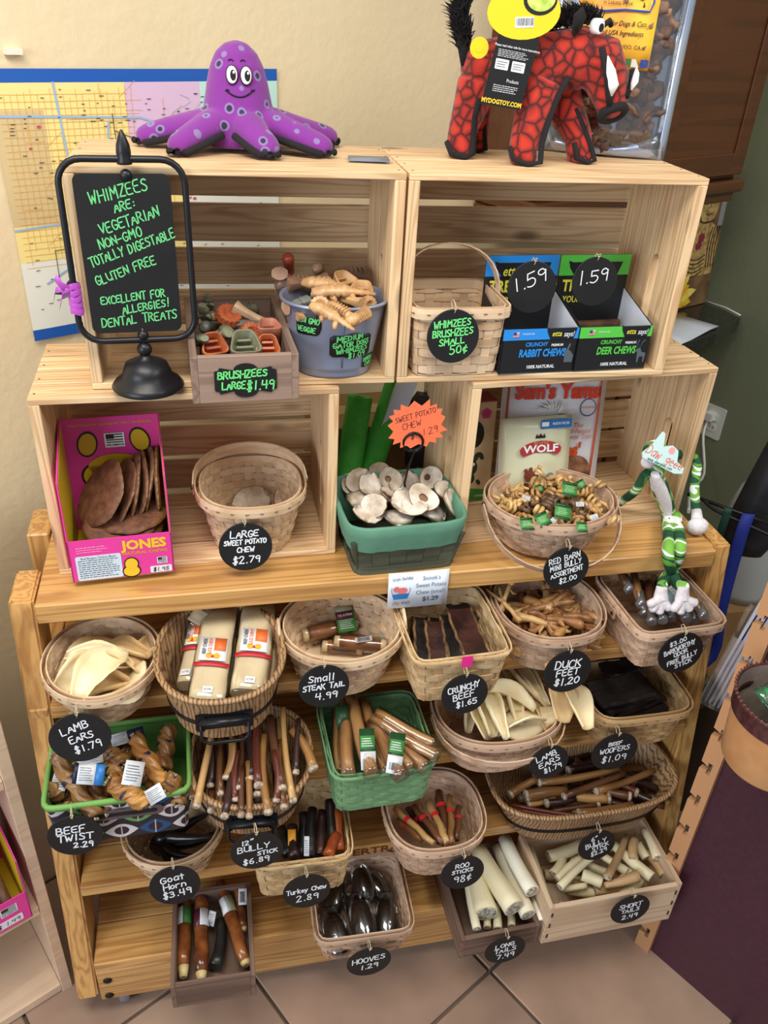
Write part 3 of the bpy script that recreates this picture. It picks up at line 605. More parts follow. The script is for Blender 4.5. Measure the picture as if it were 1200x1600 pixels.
# ================================================================== price tags
chalk('round black chalkboard tag reading LAMB EARS $1.79 under the leftmost basket', (.147, -.212, .792), .092, [('LAMB', .021, .013), ('EARS', .001, .012, .002), ('$1.79', -.019, .013, .004)], .30, .13, seed=3, hang=.012, back=.01)
chalk('round black chalkboard tag reading Small STEAK TAIL 4.99', (.525, -.206, .839), .082, [('Small', .018, .013, -.003), ('STEAK TAIL', .001, .010, 0, .9), ('4.99', -.018, .013, .003)], .06, .12, seed=4, hang=.012, back=.01)
chalk('round black chalkboard tag reading CRUNCHY BEEF $1.65 from pink tape', (.757, -.228, .809), .080, [('CRUNCHY', .015, .0115, 0, .85), ('BEEF', -.001, .012, -.002), ('$1.65', -.018, .011, 0)], .22, .12, seed=5)
chalk('round black chalkboard tag reading DUCK FEET $1.20', (.951, -.2, .807), .087, [('DUCK', .016, .015), ('FEET', -.001, .013), ('$1.20', -.020, .014, 0)], .04, .12, seed=6, w=.0023)
chalk('round black chalkboard tag with five crowded lines starting $3.00, at the far right', (1.156, -.208, .830), .085, [('$3.00', .027, .009), ('BARKWORTHY', .013, .010, 0, .72), ('ODOR', .001, .0085), ('FREE BULLY', -.012, .009, 0, .8), ('STICK', -.024, .009)], .38, .10, seed=7, w=.0016)
chalk('round black chalkboard tag below the basket of curly chews', (.95, -.124, .972), .082, [('RED BARN', .022, .0105, 0, .85), ('MINI BULLY', .008, .0095, 0, .8), ('ASSORTMENT', -.006, .0095, 0, .75), ('$2.00', -.021, .009)], .26, .12, seed=8, w=.0015)
chalk('round black chalkboard tag reading BEEF TWIST 2.29 on the patterned fabric bin', (.122, -.262, .629), .084, [('BEEF', .014, .014, -.004), ('TWIST', -.003, .014), ('2.29', -.020, .011, .010)], .02, .10, seed=9, w=.0022)
chalk('round black chalkboard tag reading 12" BULLY STICK $6.89', (.403, -.318, .603), .085, [('12"', .024, .0105, -.012), ('BULLY', .010, .013, -.004), ('STICK', -.006, .009, .016), ('$6.89', -.021, .012, -.004)], .10, .05, seed=10)
chalk('round black chalkboard tag reading LAMB EARS on the wide oval basket', (.925, -.25, .64), .073, [('LAMB', .017, .012), ('EARS', .001, .012, .001, 1.1), ('$1.79', -.016, .0105, .002)], .42, .13, seed=11)
chalk('round black chalkboard tag reading BEEF WOOFERS $1.09', (1.068, -.226, .615), .091, [('BEEF', .022, .0085), ('WOOFERS', .007, .012, 0, .85), ('$1.09', -.016, .015)], .10, .05, seed=12)
chalk('round black chalkboard tag reading GOAT HORN $3.49', (.261, -.250, .446), .087, [('Goat', .018, .013, 0, 1.2), ('Horn', .001, .012, 0, 1.2), ('$3.49', -.018, .014)], .16, .16, seed=13, w=.0022)
chalk('round black chalkboard tag reading Turkey Chew 2.89', (.487, -.292, .434), .084, [('Turkey Chew', .006, .011, 0, .82), ('2.89', -.014, .0145)], .08, .08, seed=14)
chalk('round black chalkboard tag reading ROO STICKS 98 cents', (.771, -.302, .433), .082, [('ROO', .019, .011), ('STICKS', .005, .009), ('98¢', -.014, .015)], .10, .11, seed=15)
chalk('round black chalkboard tag reading 6" BULLY STICK on the long tub', (1.051, -.276, .412), .076, [('6"', .021, .010), ('BULLY', .008, .011), ('STICK', -.005, .0095, .006), ('$2.29', -.018, .0095)], .36, .12, seed=16)
chalk('round black chalkboard tag reading HOOVES 1.29', (.603, -.318, .221), .086, [('HOOVES', .010, .014, 0, .95), ('1.29', -.012, .014)], .10, .03, seed=17, w=.0022)
chalk('round black chalkboard tag reading LONG TAILS 7.49', (.866, -.345, .229), .082, [('LONG', .017, .012), ('TAILS', .001, .012), ('7.49', -.018, .013)], .14, .03, seed=18, w=.0022)
chalk('round black chalkboard tag reading SHORT TAILS 2.49', (1.121, -.338, .281), .082, [('SHORT', .015, .012), ('TAILS', -.001, .0105), ('2.49', -.019, .012)], .12, .06, seed=19, w=.0021)
chalk('round black chalkboard tag reading LARGE SWEET POTATO CHEW $2.79', (.417, -.048, 1.012), .086, [('LARGE', .0235, .0115), ('SWEET POTATO', .0095, .0082, 0, .85), ('CHEW', -.0045, .0085), ('$2.79', -.0225, .0125)], .03, .14, seed=20)
chalk('round black chalkboard tag lettered in green on the arched handle basket', (.743, -.016, 1.349), .082, [('WHIMZEES', .020, .010, 0, .9), ('BRUSHZEES', .006, .010, 0, .88), ('SMALL', -.007, .010, -.002), ('50¢', -.021, .0125, .008)], .10, .12, seed=21, ink=GREEN_INK)
chalk('large round black tag reading 1.59 on the blue treat box', (0.8884, 0.055, 1.4006), .082, [('1.59', .012, .020, 0, 1.15)], .36, .12, seed=22, w=.0017, hang=.006, back=.006)
chalk('large round black tag reading 1.59 on the green treat box', (0.9943, 0.055, 1.4088), .078, [('1.59', .009, .020, -.002, 1.05)], .16, .12, seed=23, w=.0017, hang=.006, back=.006)
mb = MB(); mb.box((.0, 0, 0), (.018, .0016, .022)); tp = obj('pink_tape', mb, plain('pink_tape', (226, 40, 138), .45), loc=(0.758, -0.217, 0.87)); tag(tp, 'short strip of hot pink tape on the rim above the CRUNCHY BEEF tag', 'tape')
# ================================================================== dog treats
def item(name, label, cat, group, mb, mats, loc=(0, 0, 0), rot=(0, 0, 0), M=None):
    o = link(name, mb.mesh(name), mats, None, M, None if M is not None else loc, None if M is not None else rot); return tag(o, label, cat, group)
def place(me, name, label, cat, group, mats, M):
    o = bpy.data.objects.new(name, me); COL.objects.link(o); o.matrix_world = M
    if not len(me.materials):
        for m in (mats if isinstance(mats, (list, tuple)) else [mats]): me.materials.append(m)
    return tag(o, label, cat, group)
RN = random.Random(11)
def align(p, q, roll=0.0):
    p, q = Vector(p), Vector(q); x = (q-p).normalized(); y, z = frame_from(x); M = Matrix(((x.x, y.x, z.x, p.x), (x.y, y.y, z.y, p.y), (x.z, y.z, z.z, p.z), (0, 0, 0, 1)))
    return M @ Matrix.Rotation(roll, 4, 'X'), (q-p).length
def stick(name, label, cat, group, p, q, r0, r1, mats, bend=.004, n=8, seg=6, tip=False, flat=1.0, knob=0.0):
    M, L = align(p, q); mb = MB(); pts = []; rs = []
    b1, b2 = RN.uniform(-bend, bend), RN.uniform(-bend*.4, bend*.4)
    for i in range(seg+1):
        u = i/seg; pts.append((u*L, b1*sin(pi*u), b2*sin(pi*u))); rs.append((r0*(1-u)+r1*u)*RN.uniform(.92, 1.08))
    if tip: # rounded irregular pale end at the start
        mb.tube([(-.004, 0, 0), (-.003, 0, 0), (0, 0, 0), (.0035, b1*.05, 0)], [r0*.6, r0*(1.0+knob), r0*(1.1+knob), r0*1.03], n, 1)
    mb.tube(pts, rs, n, 0, flat=flat)
    return item(name, label, cat, group, mb, mats, M=M)
EAR = mottled('lamb_ear_skin', (240, 226, 186), (226, 200, 148), 22, .42, bump=.0004, bscale=120, lo=.4, hi=.75)
EAR2 = mottled('lamb_ear_tan', (224, 196, 148), (204, 168, 116), 22, .45, bump=.0004, bscale=120)
def ear_mb(L, W, curl, arch, R):
    g = []; nu, nv = 10, 6
    for i in range(nu+1):
        u = i/nu; wd = W*(sin(pi*min(1, u*.62+.12))**.9)*(1-u**5*.9) + .001; row = []; ph = curl*(1-.35*u) + R.uniform(-.08, .08)
        for j in range(nv+1):
            v = j/nv*2-1; a = v*ph; rad = wd/2/max(ph, .15)
            row.append((u*L, 1.25*rad*sin(a) + .004*sin(u*5), rad*(1-cos(a)) + arch*sin(pi*u) + R.uniform(-.0006, .0006)))
        g.append(row)
    mb = MB(); mb.sheet(g, .0024); return mb
EARS = [ear_mb(L, W, c, a, RN).mesh('dried_ear') for L, W, c, a in ((.105, .055, 1.5, .012), (.10, .05, 2.2, .006), (.085, .05, 1.1, .015), (.11, .046, 2.4, .01))]
for m_ in EARS: m_.materials.append(EAR)
EARS2 = [m_.copy() for m_ in EARS]
for m_ in EARS2: m_.materials.clear(); m_.materials.append(EAR2)
def ears(lst, label, group):
    for (x1, y1, z1, x2, y2, z2), k, roll, tan in lst:
        M, L = align((x1, y1, z1), (x2, y2, z2), roll)
        place((EARS2 if tan else EARS)[k], 'dried_ear', label, 'lamb ear', group, None, M @ Matrix.Diagonal((1.12, 1.15, 1.1, 1)))
g1 = 'lamb ears in the leftmost basket'; l1 = 'pale dried lamb ear in the round basket at the left end of the top shelf'
ears([((0.1468, -0.1828, 0.842, 0.1976, -0.1009, 0.852), 0, .2, 0), ((0.1099, -0.1373, 0.826, 0.1527, -0.0923, 0.83), 2, .9, 0), ((0.1745, -0.1741, 0.835, 0.2271, -0.1291, 0.842), 2, 2.9, 0), ((0.1196, -0.0792, 0.84, 0.1749, -0.0938, 0.84), 1, .3, 0), ((0.2508, -0.0985, 0.84, 0.2005, -0.061, 0.825), 1, .2, 1), ((0.2411, -0.12, 0.82, 0.2034, -0.0998, 0.83), 2, .5, 1), ((0.1431, -0.1497, 0.81, 0.1823, -0.1316, 0.81), 1, .2, 1), ((0.1109, -0.0961, 0.81, 0.1474, -0.063, 0.81), 0, .2, 1), ((0.2352, -0.1292, 0.8, 0.1894, -0.1141, 0.81), 0, .6, 1), ((0.1892, -0.1284, 0.8, 0.1432, -0.0311, 0.8), 3, .6, 1), ((0.2088, -0.1065, 0.8, 0.2466, -0.0576, 0.81), 3, .1, 1)], l1, g1)
g2 = 'lamb ears in the wide oval basket'; l2 = 'long cream lamb ear heaped in the wide oval basket at the right'
ears([((0.795, -0.1717, 0.652, 0.8215, -0.1109, 0.66), 3, .3, 0), ((0.8302, -0.2001, 0.664, 0.8194, -0.1289, 0.672), 0, .6, 0), ((0.8508, -0.2165, 0.672, 0.8404, -0.1318, 0.684), 3, .2, 0), ((0.918, -0.1742, 0.69, 0.8506, -0.1372, 0.7), 0, 1.2, 0), ((0.8873, -0.1799, 0.664, 0.8901, -0.1146, 0.672), 1, .5, 0),
 ((0.956, -0.1499, 0.668, 0.9309, -0.0795, 0.68), 3, .1, 0), ((0.938, -0.1822, 0.672, 0.8597, -0.1946, 0.66), 2, .6, 0), ((0.9702, -0.1703, 0.68, 0.8963, -0.1798, 0.67), 0, 2.8, 0), ((1.0007, -0.2237, 0.68, 0.9966, -0.1378, 0.688), 0, .3, 0), ((0.9657, -0.1955, 0.675, 0.9822, -0.1259, 0.685), 2, .3, 1), ((0.946, -0.1352, 0.674, 0.915, -0.0788, 0.688), 1, .2, 0), ((0.8267, -0.1974, 0.656, 0.8196, -0.1391, 0.672), 0, .2, 0), ((0.9063, -0.0993, 0.664, 0.879, -0.0731, 0.675), 3, .2, 1), ((0.9631, -0.0731, 0.65, 0.9946, -0.0537, 0.66), 2, .2, 1), ((0.9125, -0.1471, 0.64, 0.9016, -0.104, 0.65), 2, .2, 1), ((0.8479, -0.1371, 0.64, 0.8737, -0.1099, 0.66), 2, .4, 1), ((0.9499, -0.1899, 0.64, 0.9443, -0.1365, 0.65), 2, .4, 1)], l2, g2)
# ---- thin bully sticks in the upright tub
BULLY = [mottled('bully_'+str(i), a, b, 24, .32, stretch=(.25, 1, 1), bump=.0004, bscale=60, lo=.3, hi=.7) for i, (a, b) in enumerate((((112, 70, 42), (66, 38, 28)), ((168, 122, 68), (112, 74, 40)), ((60, 36, 32), (36, 24, 24)), ((196, 156, 100), (146, 104, 62)), ((118, 56, 40), (70, 34, 28))))]
TIP = mottled('chewed_white_end', (206, 190, 170), (140, 116, 94), 200, .6)
gb = 'thin bully sticks in the oval tub'; lb = 'long thin bully stick with a pale end in the oval chipwood tub'
for i, (p, r, m_) in enumerate((((0.3136, -0.2738, 0.676, 0.3454, -0.1583, 0.72), .0062, 3), ((0.3358, -0.2276, 0.664, 0.3356, -0.15, 0.7), .006, 2), ((0.3517, -0.2547, 0.674, 0.3621, -0.1357, 0.7), .0055, 0), ((0.3557, -0.2964, 0.67, 0.3706, -0.1675, 0.7), .0065, 2), ((0.3625, -0.2306, 0.682, 0.375, -0.1775, 0.71), .0075, 1), ((0.3806, -0.2537, 0.68, 0.3905, -0.1374, 0.71), .0058, 0), ((0.3739, -0.27, 0.674, 0.3826, -0.193, 0.7), .0055, 4), ((0.3999, -0.2462, 0.69, 0.4023, -0.1364, 0.72), .0072, 2), ((0.3941, -0.3043, 0.672, 0.3986, -0.2185, 0.7), .0055, 1), ((0.4125, -0.2618, 0.69, 0.4203, -0.1392, 0.72), .0078, 4), ((0.4094, -0.2684, 0.676, 0.4162, -0.1599, 0.71), .008, 2), ((0.4239, -0.3047, 0.676, 0.4286, -0.174, 0.71), .0068, 1), ((0.4493, -0.2715, 0.688, 0.4428, -0.1427, 0.72), .0075, 0), ((0.4383, -0.287, 0.68, 0.441, -0.2113, 0.71), .006, 4), ((0.4497, -0.2955, 0.672, 0.4571, -0.1811, 0.7), .006, 0), ((0.4653, -0.2898, 0.678, 0.4659, -0.1272, 0.72), .0058, 3), ((0.5043, -0.239, 0.688, 0.4766, -0.1693, 0.71), .0085, 1), ((0.3819, -0.2966, 0.668, 0.3894, -0.2196, 0.69), .006, 0), ((0.4748, -0.2445, 0.69, 0.4896, -0.1562, 0.72), .0055, 2))):
    stick('bully_stick', lb, 'chew stick', gb, p[:3], p[3:], r, r*.85, [BULLY[m_], TIP], .006, tip=True, n=9)
for k in range(9):
    x = .335+.0155*k; stick('bully_stick', 'thin bully stick half buried under the others in the oval tub', 'chew stick', 'buried thin bully sticks', (x, -.262+.003*(k % 3), .646), (x+RN.uniform(-.01, .01), -.09, .655), .0065, .0055, [BULLY[k % 5], TIP], .004, tip=True)
# ---- short bully sticks in the long tub
gs = 'short bully sticks in the long tub'; ls = 'short brown bully stick lying in the long low chipwood tub'
for p, r, m_ in (((0.9769, -0.1449, 0.45, 1.1486, -0.1451, 0.46), .0088, 1), ((1.0103, -0.1909, 0.458, 1.1514, -0.1649, 0.468), .0072, 0), ((1.0815, -0.1875, 0.455, 1.2213, -0.1603, 0.46), .0078, 1), ((0.9409, -0.1681, 0.444, 1.027, -0.1695, 0.444), .013, 1), ((1.1037, -0.201, 0.445, 1.0262, -0.1799, 0.445), .0105, 3), ((0.9744, -0.1927, 0.447, 1.0356, -0.1915, 0.447), .0085, 2), ((1.0283, -0.2363, 0.452, 0.9055, -0.1847, 0.446), .0045, 4), ((1.0218, -0.2333, 0.446, 0.9133, -0.1942, 0.442), .0042, 4), ((1.0751, -0.2133, 0.448, 0.9807, -0.2117, 0.446), .005, 0), ((1.0273, -0.2274, 0.449, 1.1439, -0.2238, 0.446), .009, 1), ((1.1447, -0.2079, 0.452, 1.1032, -0.1868, 0.45), .0095, 0), ((1.1658, -0.198, 0.446, 1.1391, -0.1756, 0.446), .009, 4), ((0.9089, -0.1628, 0.45, 0.9704, -0.1403, 0.456), .0085, 1), ((1.052, -0.1184, 0.442, 1.1407, -0.1168, 0.442), .009, 2), ((1.1766, -0.1635, 0.44, 1.2231, -0.1824, 0.43), .009, 2), ((1.1919, -0.2197, 0.44, 1.1653, -0.1942, 0.44), .0095, 2), ((1.1074, -0.201, 0.434, 1.1609, -0.2285, 0.434), .008, 2), ((0.9418, -0.185, 0.44, 0.9988, -0.1777, 0.44), .0055, 3), ((1.1046, -0.1124, 0.42, 1.0904, -0.073, 0.42), .009, 0), ((1.1431, -0.2329, 0.438, 1.0896, -0.222, 0.438), .006, 3), ((1.0521, -0.0809, 0.42, 1.1236, -0.0688, 0.42), .008, 2)):
    stick('bully_stick', ls, 'chew stick', gs, p[:3], p[3:], r, r*.8, [BULLY[m_], TIP], .004, tip=True, n=9)
for k in range(14):
    a = RN.uniform(-.5, .5); x, y = 1.062+RN.uniform(-.13, .13), -.15+RN.uniform(-.055, .055)
    stick('bully_stick', 'short bully stick half buried under the others in the long tub', 'chew stick', 'buried short bully sticks', (x-.05*cos(a), y-.05*sin(a), .405+.008*(k % 3)), (x+.05*cos(a), y+.05*sin(a), .408+.008*(k % 3)), .009, .008, [BULLY[k % 3], TIP], .003, tip=True)
# ---- long white tails and short tails
TAIL = mottled('pale_tail', (236, 226, 190), (212, 196, 150), 14, .5, stretch=(.3, 1, 1), bump=.0005, bscale=50, lo=.35, hi=.8)
TAILW = mottled('white_tail', (240, 238, 222), (222, 212, 180), 14, .5, stretch=(.3, 1, 1), bump=.0005, bscale=50)
MARROW = mottled('porous_tail_end', (214, 206, 186), (110, 100, 90), 160, .8)
gl = 'long pale tails'; lt = 'long pale cylindrical tail chew jutting over the brown drawer at the bottom'
def tail(p, q, r0, r1, m, grp, lab):
    M, L = align(p, q); mb = MB(); b = RN.uniform(-.004, .004); seg = 6
    pts = [(L*i/seg, b*sin(pi*i/seg), 0) for i in range(seg+1)]; rs = [(r0*(1-i/seg)+r1*i/seg)*RN.uniform(.96, 1.04) for i in range(seg+1)]
    mb.tube([(-.001, 0, 0), (0, 0, 0)] + pts[1:], [r0*.93, r0] + rs[1:], 14, 0, caps=True)
    mb.tube([(-.0016, 0, 0), (-.0008, 0, 0)], [r0*.72, r0*.86], 14, 1)
    item('tail_chew', lab, 'tail chew', grp, mb, [m, MARROW], M=M)
for p, r0, r1, m_ in (((0.8476, -0.2775, 0.247, 0.8585, -0.1751, 0.25), .0245, .018, TAIL), ((0.8968, -0.2921, 0.275, 0.8651, -0.1542, 0.275), .0225, .017, TAIL), ((0.9279, -0.2963, 0.25, 0.9148, -0.1411, 0.255), .0165, .014, TAILW), ((0.9398, -0.272, 0.288, 0.9271, -0.141, 0.28), .0155, .014, TAILW), ((0.9733, -0.3098, 0.245, 0.9773, -0.1484, 0.26), .0125, .012, TAIL), ((0.9569, -0.3047, 0.232, 0.9629, -0.215, 0.235), .0105, .009, TAILW), ((0.8211, -0.3008, 0.24, 0.8325, -0.1933, 0.245), .0088, .008, TAILW), ((0.8504, -0.2869, 0.214, 0.863, -0.2415, 0.215), .0078, .007, TAIL), ((0.8699, -0.2932, 0.214, 0.8799, -0.2444, 0.215), .009, .008, TAIL), ((0.8994, -0.2925, 0.214, 0.9082, -0.2492, 0.215), .008, .007, TAIL), ((0.937, -0.2231, 0.225, 0.9506, -0.1288, 0.23), .016, .015, TAIL)):
    tail(p[:3], p[3:], r0, r1, m_, gl, lt)
gt = 'short tails in the pale wooden box'; lst = 'short pale tapered tail chew in the unpainted wooden box'
TAN = mottled('tan_tail', (208, 176, 130), (176, 140, 98), 16, .55, stretch=(.3, 1, 1), bump=.0004, bscale=50)
for p, r0, r1, m_ in (((1.0919, -0.2706, 0.275, 1.06, -0.2461, 0.275), .0125, .013, TAIL), ((0.9975, -0.274, 0.29, 1.1239, -0.2092, 0.3), .0085, .006, TAIL), ((1.0031, -0.2495, 0.28, 1.0733, -0.2129, 0.28), .007, .009, TAIL), ((1.0974, -0.2747, 0.298, 1.1797, -0.1912, 0.3), .009, .006, TAN), ((1.1962, -0.2805, 0.282, 1.1496, -0.1949, 0.284), .0118, .010, TAIL), ((1.1655, -0.2769, 0.289, 1.0926, -0.2804, 0.28), .0125, .006, TAN), ((1.1724, -0.2421, 0.293, 1.1943, -0.2006, 0.3), .0105, .0085, TAN), ((1.226, -0.2443, 0.288, 1.2304, -0.1781, 0.29), .0105, .010, TAIL), ((1.0102, -0.1903, 0.268, 1.0901, -0.1781, 0.27), .0125, .013, TAIL), ((1.0829, -0.2238, 0.27, 1.1253, -0.2538, 0.27), .009, .009, TAIL), ((1.0119, -0.264, 0.265, 1.0628, -0.2652, 0.265), .007, .006, TAIL), ((1.1579, -0.2515, 0.268, 1.1216, -0.2071, 0.27), .0095, .008, TAIL), ((1.2099, -0.2323, 0.275, 1.205, -0.2012, 0.28), .0095, .010, TAIL), ((1.2318, -0.2684, 0.265, 1.2189, -0.2167, 0.27), .009, .008, TAN), ((1.1274, -0.2694, 0.255, 1.1854, -0.2374, 0.26), .010, .01, TAIL), ((1.0065, -0.2267, 0.26, 1.0415, -0.1932, 0.26), .011, .010, TAIL), ((1.1539, -0.1922, 0.27, 1.1149, -0.1649, 0.27), .011, .01, TAIL), ((1.2517, -0.25, 0.262, 1.2511, -0.1956, 0.262), .009, .008, TAN)):
    tail(p[:3], p[3:], r0, r1, m_, gt, lst)
for k in range(14):
    a = RN.uniform(-1, 1.2); x, y = 1.098+RN.uniform(-.085, .085), -.235+RN.uniform(-.04, .04)
    tail((x-.04*cos(a), y-.03*sin(a), .208+.014*(k % 4)), (x+.04*cos(a), y+.03*sin(a), .21+.014*(k % 4)), .0115, .009, TAIL if k % 3 else TAN, 'buried short tails', 'short tail chew half buried under the others in the pale box')
# ---- twisted beef rolls in the fabric bin
TW = [mottled('twist_hide_%d' % i, a, b, 30, .35, bump=.0006, bscale=90, stretch=(.4, 1, 1)) for i, (a, b) in enumerate((((170, 124, 66), (112, 72, 36)), ((148, 108, 62), (96, 64, 36)), ((196, 142, 74), (134, 86, 40))))]
gw = 'twisted beef rolls in the patterned fabric bin'; lw = 'brown twisted rawhide roll in the patterned fabric bin'
LBL_W = plain('label_white', (226, 230, 236), .4); LBL_B = plain('label_blue', (40, 116, 186), .4); LBL_N = plain('label_navy', (26, 34, 62), .4); DKTXT = plain('print_grey', (70, 74, 84), .6); BARC = plain('print_black', (22, 22, 26), .6)
def barcode(parent, M, w, h, n=14, seed=1, name='barcode'):
    R = random.Random(seed); mb = MB(); x = -w/2
    while x < w/2: 
        b = R.choice((.35, .6, 1.0))*w/n*.8; mb.add([M @ Vector(p) for p in ((x, -h/2, 0), (x+b, -h/2, 0), (x+b, h/2, 0), (x, h/2, 0))], [(0, 1, 2, 3)]); x += b + R.choice((.4, .7))*w/n
    me = bpy.data.meshes.new(name); me.from_pydata(mb.v, [], mb.f); return link(name, me, BARC, parent)
def scribble(parent, M, w, h, rows, mat, seed=1, name='small_print', th=.32):
    """lines of print too small to read, as rows of short dashes"""
    R = random.Random(seed); mb = MB(); rh = h/rows
    for j in range(rows):
        y = h/2 - (j+.5)*rh; x = -w/2; end = w/2*R.uniform(.5, 1)
        while x < end:
            l = min(R.uniform(.03, .12)*w, end-x)
            mb.add([M @ Vector(p) for p in ((x, y-rh*th/2, 0), (x+l, y-rh*th/2, 0), (x+l, y+rh*th/2, 0), (x, y+rh*th/2, 0))], [(0, 1, 2, 3)]); x += l + .02*w
    me = bpy.data.meshes.new(name); me.from_pydata(mb.v, [], mb.f); return link(name, me, mat, parent)
def twist(p, q, r, m, lab=None):
    q = Vector(p)+(Vector(q)-Vector(p))*1.12; M, L = align(p, q); t = thing('twisted_roll', lw, 'rawhide roll', M=M, group=gw); mb = MB(); seg = 30
    pts = [(L*i/seg, .002*sin(i*.5), .002*cos(i*.45)) for i in range(seg+1)]
    mb.tube(pts, [r*(.9 if i in (0, seg) else 1)*RN.uniform(.98, 1.02) for i in range(seg+1)], 30, 0, prof=lambda k, n, i: .80+.28*abs(sin(5*pi*k/n + i*.42)))
    obj('roll', mb, m, t)
    mb = MB()
    for e in (-.002, L+.002):
        for k in range(9): a = RN.uniform(0, 6.28); rr = r*.6*RN.uniform(.2, 1); mb.tube([(e, rr*cos(a), rr*sin(a)), (e+math.copysign(.004, e-L/2), rr*cos(a)*1.3, rr*sin(a)*1.3)], .0018, 5)
    obj('frayed_end', mb, TIP, t)
    mb = MB(); mb.tube([(L*.38, 0, 0), (L*.44, 0, 0)], r*1.12, 16, caps=False); obj('band', mb, LBL_N, t)
    return t
def sticker(label, c, w, h, normal, roll, cols, group=None, seed=1, cat='label'):
    """a folded paper label: cols = list of (fraction, material)"""
    z = Vector(normal).normalized(); x = Vector((cos(roll), 0, sin(roll))); x = (x - z*x.dot(z)).normalized(); y = z.cross(x); c = Vector(c)
    M = Matrix(((x.x, y.x, z.x, c.x), (x.y, y.y, z.y, c.y), (x.z, y.z, z.z, c.z), (0, 0, 0, 1)))
    t = thing('paper_label', label, cat, M=M, group=group); x0 = -w/2
    for i, (f, m_) in enumerate(cols):
        mb = MB(); mb.sheet([[(x0+w*f*a, h*(b-.5), .0012*sin(3*(x0/w+f*a))+.0006) for b in (0, .5, 1)] for a in (0, .5, 1)], .0005); obj('panel', mb, m_, t); 
        if m_ is LBL_W: scribble(t, Matrix.Translation((x0+w*f/2, 0, .0026)), w*f*.8, h*.7, 6, DKTXT, seed)
        x0 += w*f
    return t
for p, r, m_ in (((0.0909, -0.1621, 0.705, 0.1471, -0.2423, 0.66), .0128, TW[1]), ((0.0819, -0.1989, 0.665, 0.1133, -0.1862, 0.64), .0135, TW[1]), ((0.1803, -0.2248, 0.7, 0.2321, -0.2522, 0.675), .0145, TW[2]), ((0.159, -0.1383, 0.685, 0.19, -0.1601, 0.67), .0135, TW[0]), ((0.2135, -0.1392, 0.7, 0.2598, -0.2207, 0.68), .0128, TW[2]), ((0.2679, -0.1162, 0.69, 0.2608, -0.1817, 0.675), .014, TW[1]), ((0.1232, -0.1641, 0.68, 0.1661, -0.2307, 0.65), .0128, TW[0]), ((0.1805, -0.2024, 0.66, 0.1676, -0.2091, 0.64), .013, TW[1]), ((0.2688, -0.2362, 0.68, 0.2782, -0.2265, 0.69), .012, TW[0]), ((0.1638, -0.1454, 0.665, 0.1908, -0.1926, 0.66), .0128, TW[0]), ((0.2801, -0.2185, 0.66, 0.2839, -0.239, 0.65), .011, TW[1]), ((0.0825, -0.1955, 0.63, 0.1203, -0.2044, 0.63), .0128, TW[0]), ((0.2257, -0.1808, 0.66, 0.2489, -0.2077, 0.66), .0128, TW[1]), ((0.173, -0.124, 0.66, 0.2078, -0.1311, 0.66), .0125, TW[0]), ((0.1899, -0.2155, 0.64, 0.2364, -0.2231, 0.64), .013, TW[0])):
    twist(p[:3], p[3:], r, m_)
gL = 'paper labels on the twisted rolls'
sticker('blue and white paper label on a twisted roll at the left of the fabric bin', (0.1515, -0.2237, 0.722), .047, .032, (.1, -.75, .65), -.25, ((.14, LBL_N), (.56, LBL_W), (.3, LBL_B)), gL, 3)
sticker('white barcode paper label in the middle of the fabric bin', (0.2177, -0.2243, 0.712), .030, .038, (.3, -.6, .75), -.4, ((1, LBL_W),), gL, 4)
sticker('white paper label at the right front of the fabric bin', (0.2515, -0.2593, 0.698), .03, .025, (-.3, -.7, .6), .6, ((1, LBL_W),), gL, 5)
sticker('navy and white paper label at the back of the fabric bin', (0.203, -0.1329, 0.7), .055, .02, (0, -.7, .7), .25, ((.5, LBL_W), (.5, LBL_N)), gL, 6)
sticker('white paper label lying low at the left of the fabric bin', (0.0965, -0.1875, 0.672), .025, .03, (0, -.4, .9), -.5, ((1, LBL_W),), gL, 7)
sticker('white paper label under the LAMB EARS tag', (0.1472, -0.1769, 0.705), .04, .02, (0, -.5, .8), .2, ((1, LBL_W),), gL, 8)

